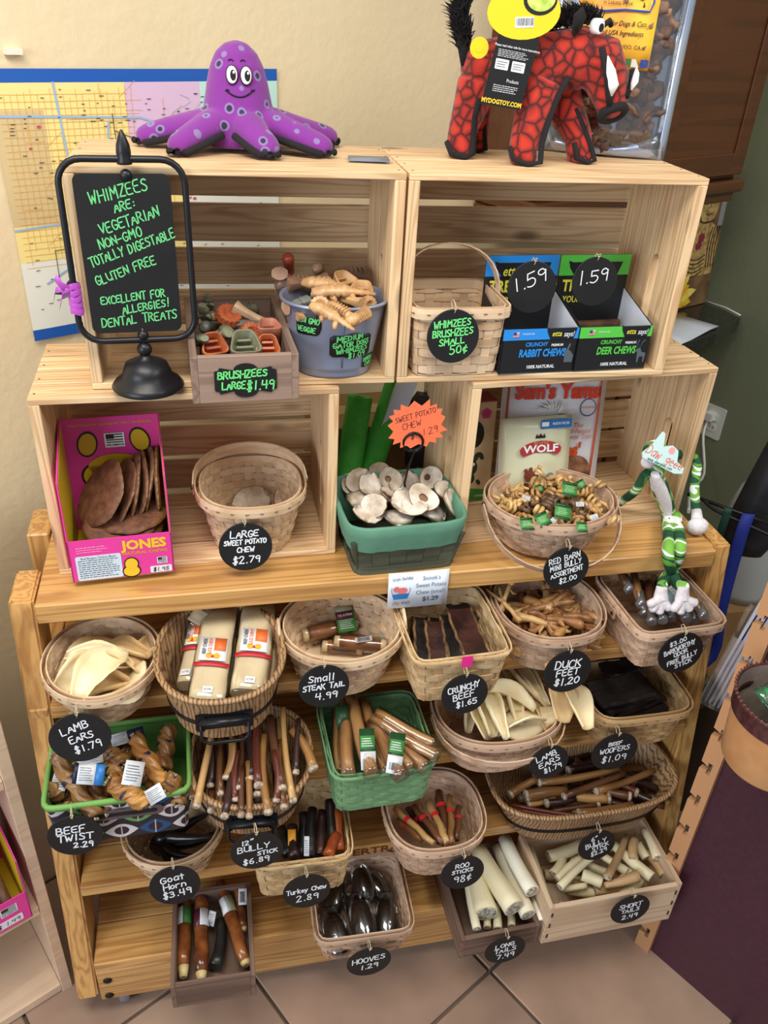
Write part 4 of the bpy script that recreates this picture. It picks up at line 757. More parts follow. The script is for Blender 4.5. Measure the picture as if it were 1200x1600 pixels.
# ---- the patterned fabric bin itself
def bin_pattern():
    m, nt, b = newmat('leaf_print_fabric'); L = nt.links.new
    tc = N(nt, 'ShaderNodeTexCoord'); sx = N(nt, 'ShaderNodeSeparateXYZ'); L(tc.outputs['Object'], sx.inputs[0])
    def M_(op, a, b_=None):
        n = N(nt, 'ShaderNodeMath', operation=op)
        for i, v in enumerate((a, b_)):
            if v is None: continue
            if isinstance(v, (int, float)): n.inputs[i].default_value = v
            else: L(v, n.inputs[i])
        return n.outputs[0]
    h = M_('ADD', sx.outputs['X'], sx.outputs['Y']); cw, ch = .054, .036
    row = M_('FLOOR', M_('DIVIDE', sx.outputs['Z'], ch)); sh = M_('MULTIPLY', M_('MODULO', row, 2.0), .5)
    u0 = M_('ADD', M_('ADD', M_('DIVIDE', h, cw), sh), 20.0); u = M_('SUBTRACT', M_('FRACT', u0), .5); v = M_('SUBTRACT', M_('FRACT', M_('DIVIDE', sx.outputs['Z'], ch)), .5)
    # lens-shaped leaf with a dark oval and a thin midline
    lens = M_('ADD', M_('ABSOLUTE', M_('MULTIPLY', v, 2.0)), M_('POWER', M_('ABSOLUTE', M_('MULTIPLY', u, 2.0)), 1.7))
    oval = M_('ADD', M_('POWER', M_('MULTIPLY', u, 4.6), 2.0), M_('POWER', M_('MULTIPLY', v, 3.4), 2.0))
    cell = M_('MODULO', M_('ADD', M_('FLOOR', u0), M_('MULTIPLY', row, 2.0)), 4.0)
    cr = N(nt, 'ShaderNodeValToRGB'); cr.color_ramp.interpolation = 'CONSTANT'; e = cr.color_ramp.elements
    e[0].position = 0; e[0].color = (*lin((214, 208, 212)), 1); e[1].position = .3; e[1].color = (*lin((108, 160, 88)), 1)
    x = e.new(.55); x.color = (*lin((214, 208, 212)), 1); x = e.new(.8); x.color = (*lin((36, 78, 128)), 1)
    L(M_('DIVIDE', M_('ADD', cell, .5), 4.0), cr.inputs[0])
    def mix(f, a, c):
        n = N(nt, 'ShaderNodeMix', data_type='RGBA'); L(f, n.inputs[0])
        for i, v_ in ((6, a), (7, c)):
            if isinstance(v_, tuple): n.inputs[i].default_value = (*lin(v_), 1)
            else: L(v_, n.inputs[i])
        return n.outputs[2]
    c1 = mix(M_('LESS_THAN', lens, .97), (44, 36, 44), cr.outputs[0]); c2 = mix(M_('LESS_THAN', oval, 1.0), c1, (50, 34, 42))
    c3 = mix(M_('MULTIPLY', M_('LESS_THAN', M_('ABSOLUTE', u), .018), M_('LESS_THAN', lens, .97)), c2, (196, 186, 190))
    L(c3, b.inputs['Base Color']); b.inputs['Roughness'].default_value = .75; return m
BINM = bin_pattern(); BGRN = plain('lime_trim', (116, 168, 84), .7); BING = plain('bin_lining', (96, 144, 72), .8)
fbn = thing('fabric_bin', 'fabric storage bin with leaf print and lime green rim, full of twisted rolls', 'bin', (.189, -.158, ZB), .008)
w_, d_, h_ = .226, .168, .1
def binring(o, z, s=1.0): return [Vector((x*s+nx*o, y*s+ny*o, z)) for x, y, nx, ny in sup(w_*s if False else w_, d_, 14, 72)]
mb = MB(); rg = []
for z, s in ((0, .93), (.03, .95), (.06, .97), (.097, 1.0)): rg.append([Vector((p.x*s, p.y*s, z)) for p in binring(0, z)])
mb.loft(rg, 0, caps=False, sm=False); mb.add([p for p in rg[0]], [tuple(range(72))]); obj('fabric_side', mb, BINM, fbn)
mb = MB(); mb.loft([[Vector((p.x*s, p.y*s, z)) for p in binring(-.003, z)] for z, s in ((.098, 1.0), (.05, .965), (.003, .93))], 0, caps=False, sm=False); mb.add([Vector((p.x*.93, p.y*.93, .003)) for p in binring(-.003, 0)], [tuple(range(72))]); obj('lining', mb, BING, fbn)
mb = MB(); mb.loft([binring(o, z) for o, z in ((-.004, .093), (.003, .093), (.0035, .101), (0, .104), (-.004, .102))], 0, closed=True, caps=False); obj('rim', mb, BGRN, fbn)
mb = MB(); P = [(x, y) for x, y in rrect(.115, .022, .0105, 6)]; Pi = [(x, y) for x, y in rrect(.096, .010, .0049, 6)]
yf = -.0838; mb.loft([[Vector((x+.012, yf-o, y+.068)) for x, y in poly] for poly, o in ((P, 0), (P, .003), (Pi, .003), (Pi, 0))], 0, closed=True, caps=False, sm=False); obj('handle_grommet', mb, plain('pewter', (120, 116, 124), .3, metal=.8), fbn)
mb = MB(); mb.prism(Pi, .0006, Matrix.Translation((.012, yf-.0012, .068)) @ Matrix.Rotation(pi/2, 4, 'X')); obj('handle_slot', mb, plain('slot_dark', (32, 24, 22), .9), fbn)
# ---- rawhide rolls in printed film, in the large tub
HIDE = mottled('rawhide', (228, 214, 182), (206, 184, 142), 10, .45, bump=.001, bscale=22, lo=.4, hi=.8)
FILM = clear('clear_film'); REDB = plain('red_print', (196, 44, 58), .4); ORNG = plain('orange_print', (226, 112, 52), .45); YELP = plain('yellow_print', (226, 176, 60), .45)
gc = 'wrapped rawhide rolls in the large tub'
def rolled(p, q, r, flat, lab, upn=(0, -.55, .83), label=True, group=gc):
    p, q = Vector(p), Vector(q); x = (q-p).normalized(); z = Vector(upn); z = (z-x*z.dot(x)).normalized(); y = z.cross(x)
    M = Matrix(((x.x, y.x, z.x, p.x), (x.y, y.y, z.y, p.y), (x.z, y.z, z.z, p.z), (0, 0, 0, 1))); L = (q-p).length
    t = thing('wrapped_rawhide', lab, 'rawhide roll', M=M, group=group); seg = 8
    mb = MB(); 
    mb.loft([[Vector((L*i/seg, r*(1+.03*sin(i*2.1))*math.copysign(abs(cos(a))**.55, cos(a)), r*flat*(1+.06*sin(i*1.3+a))*math.copysign(abs(sin(a))**.8, sin(a)))) for a in [2*pi*k/16 for k in range(16)]] for i in range(seg+1)], 0); obj('rawhide', mb, HIDE, t)
    mb = MB(); mb.loft([[Vector((-.006+(L+.014)*i/seg, (r+.0022+RN.uniform(0, .0012))*cos(a), (r*flat+.0022+RN.uniform(0, .0012))*sin(a))) for a in [2*pi*k/16 for k in range(16)]] for i in range(seg+1)], 0); obj('plastic_wrap', mb, FILM, t)
    if label:
        z0 = r*flat+.0042
        mb = MB(); mb.sheet([[(L*.40*0+.062+a*.008, y_*r*1.02, z0*(1-.30*y_*y_)) for y_ in (-1, -.5, 0, .5, 1)] for a in (0, 1)], .0005); obj('red_band', mb, REDB, t)
        mb = MB(); mb.sheet([[(.072+a*.048, y_*r*.78, z0*(1-.10*y_*y_)+.0006) for y_ in (-1, -.5, 0, .5, 1)] for a in (0, .5, 1)], .0005); lb_ = obj('label', mb, LBL_W, t)
        mb = MB(); mb.sheet([[(.092+a*.026, -r*.02-y_*r*.68, z0+.0012) for y_ in (0, .5, 1)] for a in (0, 1)], .0003); obj('orange_panel', mb, ORNG, lb_)
        Ml = Matrix.Translation((.1, r*.52, z0+.0012)) 
        printed(lb_, 'BEEF CHEEK', .0085, Ml, DKTXT, 'printed_name', bold=.02, sx=.72); printed(lb_, 'SLICE CHEW', .0085, Matrix.Translation((.1, r*.2, z0+.0014)), ORNG, 'printed_name', bold=.02, sx=.72)
        mb = MB(); mb.prism(circ(.006, 14, .9), .0004, Matrix.Translation((.081, r*.22, z0+.0012))); mb.prism(circ(.006, 14, .9), .0004, Matrix.Translation((.081, -r*.22, z0+.0012))); obj('emblem', mb, YELP, lb_)
        mb = MB(); mb.prism([(-.004, -.003), (.003, 0), (-.004, .003)], .0004, Matrix.Translation((.081, 0, z0+.0016))); obj('emblem', mb, REDB, lb_)
        mb = MB(); mb.prism(rrect(.012, .016, .001), .0004, Matrix.Translation((.016, 0, z0-.001))); s_ = obj('weight_sticker', mb, LBL_W, t); printed(s_, '6CT/PK', .0052, Matrix.Translation((.016, 0, z0-.0005)) @ Matrix.Rotation(-pi/2, 4, 'Z'), DKTXT, 'printed_name', sx=.7)
    return t
rolled((0.3393, -0.2104, 0.835), (0.3708, -0.0172, 0.866), .028, .34, 'flat rawhide slice in printed clear film, in the middle of the large tub')
rolled((0.4051, -0.197, 0.83), (0.4365, -0.0214, 0.862), .029, .5, 'wide rawhide roll in printed clear film, at the right in the large tub')
rolled((0.3094, -0.1553, 0.822), (0.3407, -0.0019, 0.85), .0165, .8, 'narrow rawhide roll in printed film, at the left in the large tub', upn=(-.3, -.5, .8))
rolled((0.4315, -0.1636, 0.808), (0.4541, -0.029, 0.83), .018, .8, 'plain wrapped rawhide piece low at the right of the large tub', label=False)
rolled((0.3693, -0.1429, 0.79), (0.3857, 0.0172, 0.8), .022, .6, 'plain wrapped rawhide piece under the others in the large tub', label=False)
rolled((0.3262, -0.041, 0.855), (0.3414, -0.027, 0.87), .016, .8, 'small wrapped rawhide piece at the back left of the large tub', label=False)
# ---- wrapped steak tails
MEAT = mottled('brown_meat_roll', (172, 116, 66), (104, 62, 36), 30, .35, bump=.0008, bscale=90); GRNL = plain('green_label', (70, 142, 70), .4); MARN = plain('maroon_label', (92, 30, 50), .4); SAGEL = plain('sage_label', (150, 156, 128), .45)
HCUT = plain('cream_cut_end', (228, 208, 164), .6)
gk = 'wrapped steak tails'
def tailroll(p, q, r, lab, ends=True):
    M, L = align(p, q); t = thing('wrapped_meat_roll', lab, 'meat chew', M=M, group=gk); mb = MB()
    mb.tube([(L*i/6, 0, 0) for i in range(7)], [r*RN.uniform(.92, 1.08) for _ in range(7)], 14); obj('meat', mb, MEAT, t)
    mb = MB(); mb.tube([(-.010, 0, 0), (.006, 0, 0)], r*.85, 14); mb.tube([(L-.006, 0, 0), (L+.01, 0, 0)], r*.85, 14); obj('cut_end', mb, HCUT, t)
    mb = MB(); mb.tube([(-.013, 0, 0)] + [(L*i/6, 0, 0) for i in range(7)] + [(L+.013, 0, 0)], [(r+.003)*RN.uniform(.95, 1.08) for _ in range(9)], 12); obj('plastic_wrap', mb, FILM, t); return t
tailroll((0.5205, -0.0314, 0.8, 0.5765, -0.0226, 0.8)[:3], (0.5205, -0.0314, 0.8, 0.5743, -0.0223, 0.8)[3:], .0135, 'wrapped brown meat roll with a cream end at the left in the round basket')
tailroll((0.6141, -0.0108, 0.8, 0.6675, -0.0044, 0.8)[:3], (0.6141, -0.0108, 0.8, 0.6675, -0.0044, 0.8)[3:], .0125, 'wrapped brown meat roll at the back right of the round basket')
tailroll((0.5762, -0.0534, 0.795, 0.6469, -0.0735, 0.795)[:3], (0.5762, -0.0534, 0.795, 0.6469, -0.0735, 0.795)[3:], .0125, 'wrapped meat roll with a barcode label at the front of the round basket')
tailroll((0.5552, -0.0495, 0.783, 0.6054, -0.0634, 0.783)[:3], (0.5552, -0.0495, 0.783, 0.6054, -0.0634, 0.783)[3:], .012, 'wrapped meat roll lying lowest at the front of the round basket')
t = sticker('maroon and green folded label on a wrapped meat roll in the round basket', (0.5902, -0.026, 0.822), .034, .045, (0, -.6, .8), .12, ((1, GRNL),), None, 3)
mb = MB(); mb.sheet([[(-.017+.034*a, .008+b*.0145, .0016) for b in (-.5, 0, .5)] for a in (0, 1)], .0006); o_ = obj('maroon_panel', mb, MARN, t); printed(o_, 'TAIL & STEAK', .0056, Matrix.Translation((0, .008, .0022)), LBL_W, 'printed_name', bold=.02, sx=.8)
mb = MB(); mb.sheet([[(-.017+.034*a, .0195+b*.010, .0016) for b in (-.5, 0, .5)] for a in (0, 1)], .0006); obj('sage_panel', mb, SAGEL, t); scribble(t, Matrix.Translation((0, -.009, .0024)), .026, .018, 5, LBL_W, 2)
t = sticker('small white barcode label in the round basket', (0.6149, -0.0728, 0.812), .03, .009, (0, -.5, .85), .05, ((1, LBL_W),), None, 4); barcode(t, Matrix.Translation((0, 0, .0034)), .024, .007, 16, 3)
sticker('grey green label tip at the right in the round basket', (0.6512, -0.0675, 0.806), .02, .014, (0, -.5, .85), -.4, ((1, SAGEL),), None, 5)
# ---- dark beef slabs
DARK = mottled('dark_jerky', (72, 42, 36), (36, 22, 20), 25, .38, bump=.0012, bscale=70); DARK2 = mottled('black_jerky', (38, 32, 30), (18, 15, 16), 30, .45, bump=.0012, bscale=70); EDGE = mottled('slab_edge', (132, 102, 68), (78, 54, 36), 60, .5)
gd = 'dark beef slabs in the rectangular woven box'
def slab(p, q, w, m, lab, edge=True, curl=.003, grp=gd, nm='beef_slab', cat='beef chew', t=.005, up=None):
    M, L = align(p, q); g = [[(L*i/8, w/2*v + .0012*sin(i*2.3+v), curl*v*v + .0015*sin(i*1.1)) for v in (-1, -.85, -.4, 0, .4, .85, 1)] for i in range(9)]
    mb = MB(); mb.sheet(g, t, sm=False); o = item(nm, lab, cat, grp, mb, [m], M=M)
    if edge:
        for v in (-1, 1):
            mb = MB(); mb.tube([(L*i/8, w/2*v + .0012*sin(i*2.3+v), curl + .001+.0015*sin(i*1.1)) for i in range(9)], .0028, 6); obj('edge_strip', mb, EDGE, o)
for x1, y1, x2, y2, z1, w, m_, e in ((300,790,290,480,.835,.026,DARK2,1), (420,780,385,505,.845,.033,DARK,1), (550,750,470,460,.842,.024,DARK2,1), (690,735,560,420,.85,.048,DARK,1), (250,740,245,560,.825,.02,DARK2,0), (600,520,540,380,.835,.04,DARK2,0)):
    p = ((0.6333, -0.0693, 1) if 0 else None)
SL = [(0.6973, -0.1767, 0.838, 0.72, -0.0641, 0.838), (0.7194, -0.1893, 0.848, 0.7363, -0.0862, 0.846), (0.7528, -0.1786, 0.842, 0.7643, -0.0671, 0.842), (0.7857, -0.1875, 0.852, 0.7886, -0.064, 0.85), (0.6897, -0.1522, 0.825, 0.7073, -0.0787, 0.825), (0.8101, -0.0728, 0.828, 0.7966, -0.0234, 0.832), (0.7428, -0.1448, 0.818, 0.7615, -0.0455, 0.818), (0.7116, -0.1369, 0.815, 0.7363, -0.0382, 0.815)]
for s_, w, m_, e in zip(SL, (.026, .030, .024, .044, .02, .04, .05, .05), (DARK2, DARK, DARK2, DARK, DARK2, DARK2, DARK2, DARK2), (1, 1, 1, 1, 0, 0, 0, 0)):
    slab(s_[:3], s_[3:], w, m_, 'long dark dried beef slab in the rectangular woven box', bool(e))
# ---- duck feet
DF = [mottled('duck_skin_%d' % i, a, b, 40, .35, bump=.0006, bscale=120) for i, (a, b) in enumerate((((196, 152, 92), (142, 94, 54)), ((170, 122, 76), (112, 70, 46)), ((214, 178, 122), (164, 118, 72))))]
def foot_mesh(R):
    mb = MB(); L = R.uniform(.045, .06); b = R.uniform(-.012, .012)
    mb.tube([(0, 0, 0), (.006, 0, .001), (L*.5, b*.6, .003), (L*.93, b, 0), (L, b, 0)], [.0055, .0065, .0042, .0046, .0055], 7)
    tips = []
    for k, a in enumerate((-.5, -.05, .42)):
        a += R.uniform(-.1, .1); l = R.uniform(.030, .042); cz = R.uniform(-.014, .008)
        pts = [(L+l*u*cos(a), b+l*u*sin(a)*.8, cz*sin(u*2.4)) for u in (0, .3, .6, .85, 1)]; mb.tube(pts, [.0046, .0036, .0038, .0026, .001], 6); tips.append(pts)
    for k in (0, 1):
        g = [[tips[k][i] for i in (0, 1, 2, 3)], [tuple((tips[k][i][j]+tips[k+1][i][j])/2*(1 if j < 2 else 1)-(.002 if j == 2 else 0) for j in range(3)) for i in (0, 1, 2, 3)], [tips[k+1][i] for i in (0, 1, 2, 3)]]; mb.sheet(g, .0014)
    mb.tube([(L-.004, b, 0), (L-.01, b-.01, -.004), (L-.008, b-.016, -.008)], [.003, .0026, .001], 5)
    return mb.mesh('duck_foot')
FEET = [foot_mesh(RN) for _ in range(5)]
FEETM = []
for i, f_ in enumerate(FEET):
    for j in range(3): c_ = f_.copy(); c_.materials.append(DF[j]); FEETM.append(c_)
gf = 'duck feet in the oval basket'; lf = 'dried golden brown duck foot piled in the oval basket'
R_ = random.Random(5)
for k in range(26):
    lay = k % 4; rr = .062*sqrt(R_.random())*(1 if lay < 2 else .85); a = R_.uniform(0, 6.28); x, y = .952+rr*cos(a)*1.0-.0, -.08+rr*sin(a)
    yaw = R_.choice((-.4, .3, 2.7, .9, 3.4, -1.0))+R_.uniform(-.35, .35); z = .80+.0115*lay + .006
    M = Matrix.Translation((x-.04*cos(yaw), y-.04*sin(yaw)*.7, z)) @ Matrix.Rotation(yaw, 4, 'Z') @ Matrix.Rotation(R_.uniform(-.12, .12), 4, 'Y') @ Matrix.Rotation(R_.uniform(-.6, .6), 4, 'X')
    place(FEETM[k % 15], 'duck_foot', lf, 'duck foot', gf, None, M @ Matrix.Diagonal((1.15, 1.6, 1.55, 1)))
for p in ((0.8721, -0.0485, 0.865, 0.8902, -0.1101, 0.85), (0.8894, -0.0492, 0.875, 0.8666, -0.0727, 0.845)):
    M, L = align(p[3:], p[:3]); place(FEETM[2], 'duck_foot', lf, 'duck foot', gf, None, M)
# ---- sticks in clear wrap under the long-legged toy
gb2 = 'wrapped sticks in the basket with side handles'; FOIL = plain('shiny_wrap', (150, 148, 150), .2, metal=.55)
for i, p in enumerate(((1.1167, -0.0636, 0.872, 1.1158, -0.0403, 0.88), (1.1282, -0.0982, 0.862, 1.1386, -0.0527, 0.87), (1.1326, -0.1367, 0.852, 1.1614, -0.0651, 0.86), (1.152, -0.139, 0.855, 1.1808, -0.0677, 0.86), (1.1741, -0.1297, 0.85, 1.1947, -0.0696, 0.86), (1.1982, -0.1414, 0.855, 1.2253, -0.0738, 0.86), (1.2294, -0.1412, 0.858, 1.2328, -0.0927, 0.86), (1.2229, -0.1306, 0.84, 1.2458, -0.0635, 0.85), (1.1348, -0.1074, 0.845, 1.1559, -0.0511, 0.85), (1.2036, -0.102, 0.85, 1.2303, -0.045, 0.855))):
    M, L = align(p[:3], p[3:]); t = thing('wrapped_stick', 'dark chew stick with a crumpled clear wrapper end under the toy feet', 'chew stick', M=M, group=gb2)
    mb = MB(); mb.tube([(0, 0, 0), (L*.5, .002, 0), (L+.02, 0, 0)], [.0085, .009, .008], 10); obj('stick', mb, BULLY[(0, 1, 0, 2, 0)[i % 5]], t)
    mb = MB(); mb.tube([(-.012, 0, 0), (-.006, .001, 0), (0, 0, 0), (.02, 0, 0)], [.0085, .0105, .0092, .0095], 9, prof=lambda k, n, i: 1+.18*sin(k*2.6+i*1.7)); obj('wrapper', mb, FOIL if i % 2 else MATS['shiny_wrap'], t)
t = sticker('crumpled pale blue and white wrapper label between the toy feet', (1.1838, -0.1009, 0.872), .045, .028, (.1, -.5, .8), .7, ((.6, plain('label_pale_blue', (150, 178, 190), .3)), (.4, LBL_W)), None, 8)
# ---- wrapped sticks in the green box
gg = 'wrapped sticks in the green box'; PALE = mottled('tan_chew', (196, 150, 96), (140, 96, 60), 22, .35, stretch=(.3, 1, 1), bump=.0005, bscale=60)
BGL = plain('dark_green_label', (34, 74, 44), .4)
for i, (p, r, lab) in enumerate((((0.5621, -0.2484, 0.678, 0.5793, -0.104, 0.69), .0125, 0), ((0.5531, -0.2305, 0.662, 0.5672, -0.0992, 0.675), .0105, 1), ((0.5994, -0.2553, 0.682, 0.589, -0.0973, 0.7), .013, 1), ((0.6276, -0.2495, 0.676, 0.6105, -0.1027, 0.69), .011, 0), ((0.6456, -0.2695, 0.684, 0.6179, -0.1571, 0.69), .013, 1), ((0.6659, -0.2547, 0.678, 0.6275, -0.1538, 0.685), .012, 0), ((0.6913, -0.2545, 0.676, 0.6337, -0.1663, 0.685), .0125, 0), ((0.7124, -0.2421, 0.688, 0.6178, -0.1553, 0.7), .0105, 0), ((0.7125, -0.2233, 0.694, 0.6273, -0.1501, 0.705), .0105, 0))):
    M, L = align(p[:3], p[3:]); t = thing('wrapped_stick', 'tan chew stick in clear film in the green woven box', 'chew stick', M=M, group=gg)
    mb = MB(); mb.tube([(L*k/5, .002*sin(k), 0) for k in range(6)], [r*RN.uniform(.85, 1.05) for _ in range(6)], 12); obj('stick', mb, PALE, t)
    mb = MB(); mb.tube([(-.007, 0, 0)] + [(L*k/5, .002*sin(k), 0) for k in range(6)], [(r+.0022)*RN.uniform(.95, 1.1) for _ in range(7)], 10); obj('plastic_wrap', mb, FILM, t)
for i, (x, y, z, rl) in enumerate(((535, 1125, .70, 1.2), (0, 0, 0, 0), (0, 0, 0, 0))):
    pass
def gl_label(lab, c, roll, w=.026, bar=True):
    t = sticker(lab, c, .026, .068, (.05, -.6, .8), roll, ((1, BGL),), 'green paper labels in the green box', 5)
    mb = MB(); mb.sheet([[(-.013+.026*a, -.034+b*.030, .002) for b in (0, .5, 1)] for a in (0, 1)], .0006); w_l = obj('white_panel', mb, LBL_W, t); barcode(w_l, Matrix.Translation((0, -.022, .0028)) , .018, .012, 12, 2)
    mb = MB(); mb.sheet([[(-.0125+.025*a, .0+b*.022, .002) for b in (0, .5, 1)] for a in (0, 1)], .0005); obj('bright_panel', mb, GRNL, t); scribble(t, Matrix.Translation((0, .011, .003)), .02, .016, 4, LBL_W, 4)
gl_label('green and white barcode label in the middle of the green woven box', (0.5982, -0.225, 0.702), -.12)
gl_label('green and white barcode label at the right of the green woven box', (0.6423, -0.2445, 0.706), -.45)
sticker('dark green paper label at the left of the green woven box', (0.5681, -0.1447, 0.7), .022, .04, (0, -.6, .8), -.05, ((1, BGL),), 'green paper labels in the green box', 6)
# ---- black beef pieces
gw2 = 'black beef pieces in the rectangular basket'
for k in range(9):
    x = 1.138+RN.uniform(-.03, .03); y = -.125+RN.uniform(-.02, .02); z = .592+.0095*k; a = RN.uniform(-.25, .25)
    slab((x-.058*cos(a), y-.058*sin(a), z), (x+.058*cos(a), y+.058*sin(a), z+.003), RN.uniform(.05, .075), DARK2, 'black dried beef piece in the rectangular splint basket', False, .006, gw2, 'beef_piece', t=.008)
slab((1.105, -.065, .664), (1.175, -.06, .670), .07, DARK2, 'black dried beef piece in the rectangular splint basket', False, .01, gw2, 'beef_piece', t=.01)
# ---- horns, turkey chews, kangaroo sticks
HORN = mottled('dark_horn', (44, 38, 36), (16, 14, 16), 14, .25, stretch=(.4, 1, 1), bump=.0006, bscale=40)
for k in range(7):
    a = -1.3+.45*k; c_ = (.258+.035*cos(a*1.7), -.142+.03*sin(a)); stick('goat_horn', 'dark curved goat horn in the small round basket', 'horn', 'dark horns in the round basket', (c_[0]-.05*cos(a), c_[1]-.04*sin(a), .415+.01*(k % 3)), (c_[0]+.055*cos(a), c_[1]+.045*sin(a), .435+.011*(k % 3)), .015, .003, [HORN], .014, n=10)
gtk = 'turkey chews in the pale woven box'
for i, p in enumerate(((0.4593, -0.2445, 0.475, 0.4535, -0.1887, 0.48), (0.4697, -0.2542, 0.48, 0.4725, -0.1949, 0.49), (0.498, -0.2554, 0.478, 0.5127, -0.1717, 0.5), (0.5296, -0.2614, 0.482, 0.551, -0.2225, 0.485), (0.5412, -0.2369, 0.47, 0.5466, -0.1578, 0.5), (0.516, -0.2505, 0.47, 0.5307, -0.1715, 0.49), (0.4822, -0.2441, 0.466, 0.4969, -0.1707, 0.49), (0.5519, -0.244, 0.465, 0.5581, -0.176, 0.49))):
    stick('turkey_chew', 'dark brown turkey chew stick standing in the pale woven box', 'chew stick', gtk, p[:3], p[3:], .0105, .009, [(DARK2, DARK, DARK2, mottled('orange_chew', (190, 92, 40), (120, 54, 26), 20, .3))[i % 4], TIP], .003)
sticker('narrow white barcode strip standing in the pale woven box', (0.492, -0.2489, 0.5), .009, .034, (0, -.8, .6), -.1, ((1, LBL_W),), None, 9)
sticker('orange paper wrapper with print at the left in the pale woven box', (0.4684, -0.2258, 0.492), .014, .035, (0, -.7, .7), -.1, ((1, plain('amber_label', (222, 150, 40), .5)),), None, 10)
gr_ = 'banded sticks in the oval basket'; BANDR = plain('red_tape', (206, 36, 48), .4)
for i, p in enumerate(((0.7251, -0.2609, 0.47, 0.6726, -0.1644, 0.458), (0.7431, -0.2625, 0.468, 0.7099, -0.1671, 0.46), (0.7503, -0.2651, 0.47, 0.7395, -0.1659, 0.465), (0.7566, -0.2699, 0.475, 0.7794, -0.1654, 0.475), (0.7549, -0.2438, 0.462, 0.763, -0.1483, 0.47), (0.7414, -0.2503, 0.455, 0.6989, -0.1623, 0.45), (0.7104, -0.2367, 0.45, 0.6773, -0.1835, 0.45), (0.7737, -0.2473, 0.45, 0.7958, -0.1812, 0.46), (0.7249, -0.2317, 0.44, 0.7218, -0.156, 0.45))):
    M, L = align(p[:3], p[3:]); t = thing('banded_stick', 'thin dried stick with a red tape band in the oval basket', 'chew stick', M=M, group=gr_)
    r = (.0062, .0075, .0075, .006, .0085, .007, .007, .006, .007)[i]; mb = MB(); mb.tube([(L*k/5, .002*sin(k*2), 0) for k in range(6)], [r*RN.uniform(.85, 1.1) for _ in range(6)], 8); obj('stick', mb, BULLY[(3, 0, 3, 1, 0, 2, 1, 0, 1)[i]], t)
    mb = MB(); mb.tube([(L*.62, 0, 0), (L*.7, 0, 0)], r*1.15, 10, caps=False); obj('band', mb, BANDR, t)
# ---- rawhide rolls in the brown drawer
RH = mottled('marbled_rawhide', (150, 92, 46), (78, 42, 28), 26, .25, bump=.0006, bscale=60, c3=(120, 66, 34), coat=.4)
CREAM = mottled('cream_tip', (232, 214, 160), (200, 170, 110), 40, .4)
gd2 = 'dark rawhide rolls in the brown drawer'
def hideroll(p, q, r, lab, tipl, cols):
    M, L = align(p, q); t = thing('rawhide_chew', lab, 'rawhide roll', M=M, group=gd2); mb = MB()
    mb.tube([(tipl+(L-tipl)*i/7, .001*sin(i*2), .001*cos(i)) for i in range(8)], [r*(.85 if i == 0 else RN.uniform(.94, 1.06)) for i in range(8)], 16); obj('roll', mb, RH, t)
    mb = MB(); mb.tube([(0, 0, 0), (tipl*.5, 0, 0), (tipl+.001, 0, 0)], [r*.55, r*.7, r*.86], 14); obj('cream_tip', mb, CREAM, t)
    if cols:
        x = L*.60
        for i, m_ in enumerate(cols):
            mb = MB(); a0, a1 = (.2, 1.7) if i == 0 else (1.7, 3.0); mb.sheet([[(x+.034*u, -(r+.0015)*cos(a), (r+.0015)*sin(a)) for a in [a0+(a1-a0)*k/5 for k in range(6)]] for u in (0, .5, 1)], .0006); obj('label_panel', mb, m_, t)
hideroll(*[(0.2574, -0.2829, 0.212, 0.2616, -0.1214, 0.225)[i:i+3] for i in (0, 3)], .0128, 'thick marbled rawhide roll with a green label in the brown drawer', .02, (GRNL, LBL_W))
hideroll(*[(0.29, -0.2997, 0.222, 0.2948, -0.1354, 0.23)[i:i+3] for i in (0, 3)], .0135, 'dark rawhide roll with a white tip, second in the brown drawer', .014, (LBL_W, MARN))
hideroll(*[(0.3741, -0.2896, 0.228, 0.3335, -0.116, 0.236)[i:i+3] for i in (0, 3)], .0125, 'long dark rawhide roll with a grey label, leaning right in the brown drawer', .008, (SAGEL, LBL_W))
hideroll(*[(0.3732, -0.2197, 0.225, 0.3661, -0.136, 0.235)[i:i+3] for i in (0, 3)], .009, 'short thin dark rawhide roll at the back right of the brown drawer', .006, None)
stick('cow_horn', 'greenish black horn piece lying in the brown drawer', 'horn', None, *[(0.3159, -0.2733, 0.212, 0.33, -0.1802, 0.215)[i:i+3] for i in (0, 3)], .0135, .008, [mottled('green_black_horn', (58, 60, 54), (28, 30, 30), 14, .35)], .006, n=12)
t = sticker('white barcode hang tag at the back right of the brown drawer', (0.3753, -0.1637, 0.252), .016, .03, (0, -.7, .7), -.1, ((1, LBL_W),), None, 11); barcode(t, Matrix.Translation((0, 0, .003)), .011, .02, 9, 5)
sticker('white paper label standing in the middle of the brown drawer', (0.3139, -0.1905, 0.238), .014, .028, (-.3, -.7, .6), -.3, ((1, LBL_W),), None, 12)
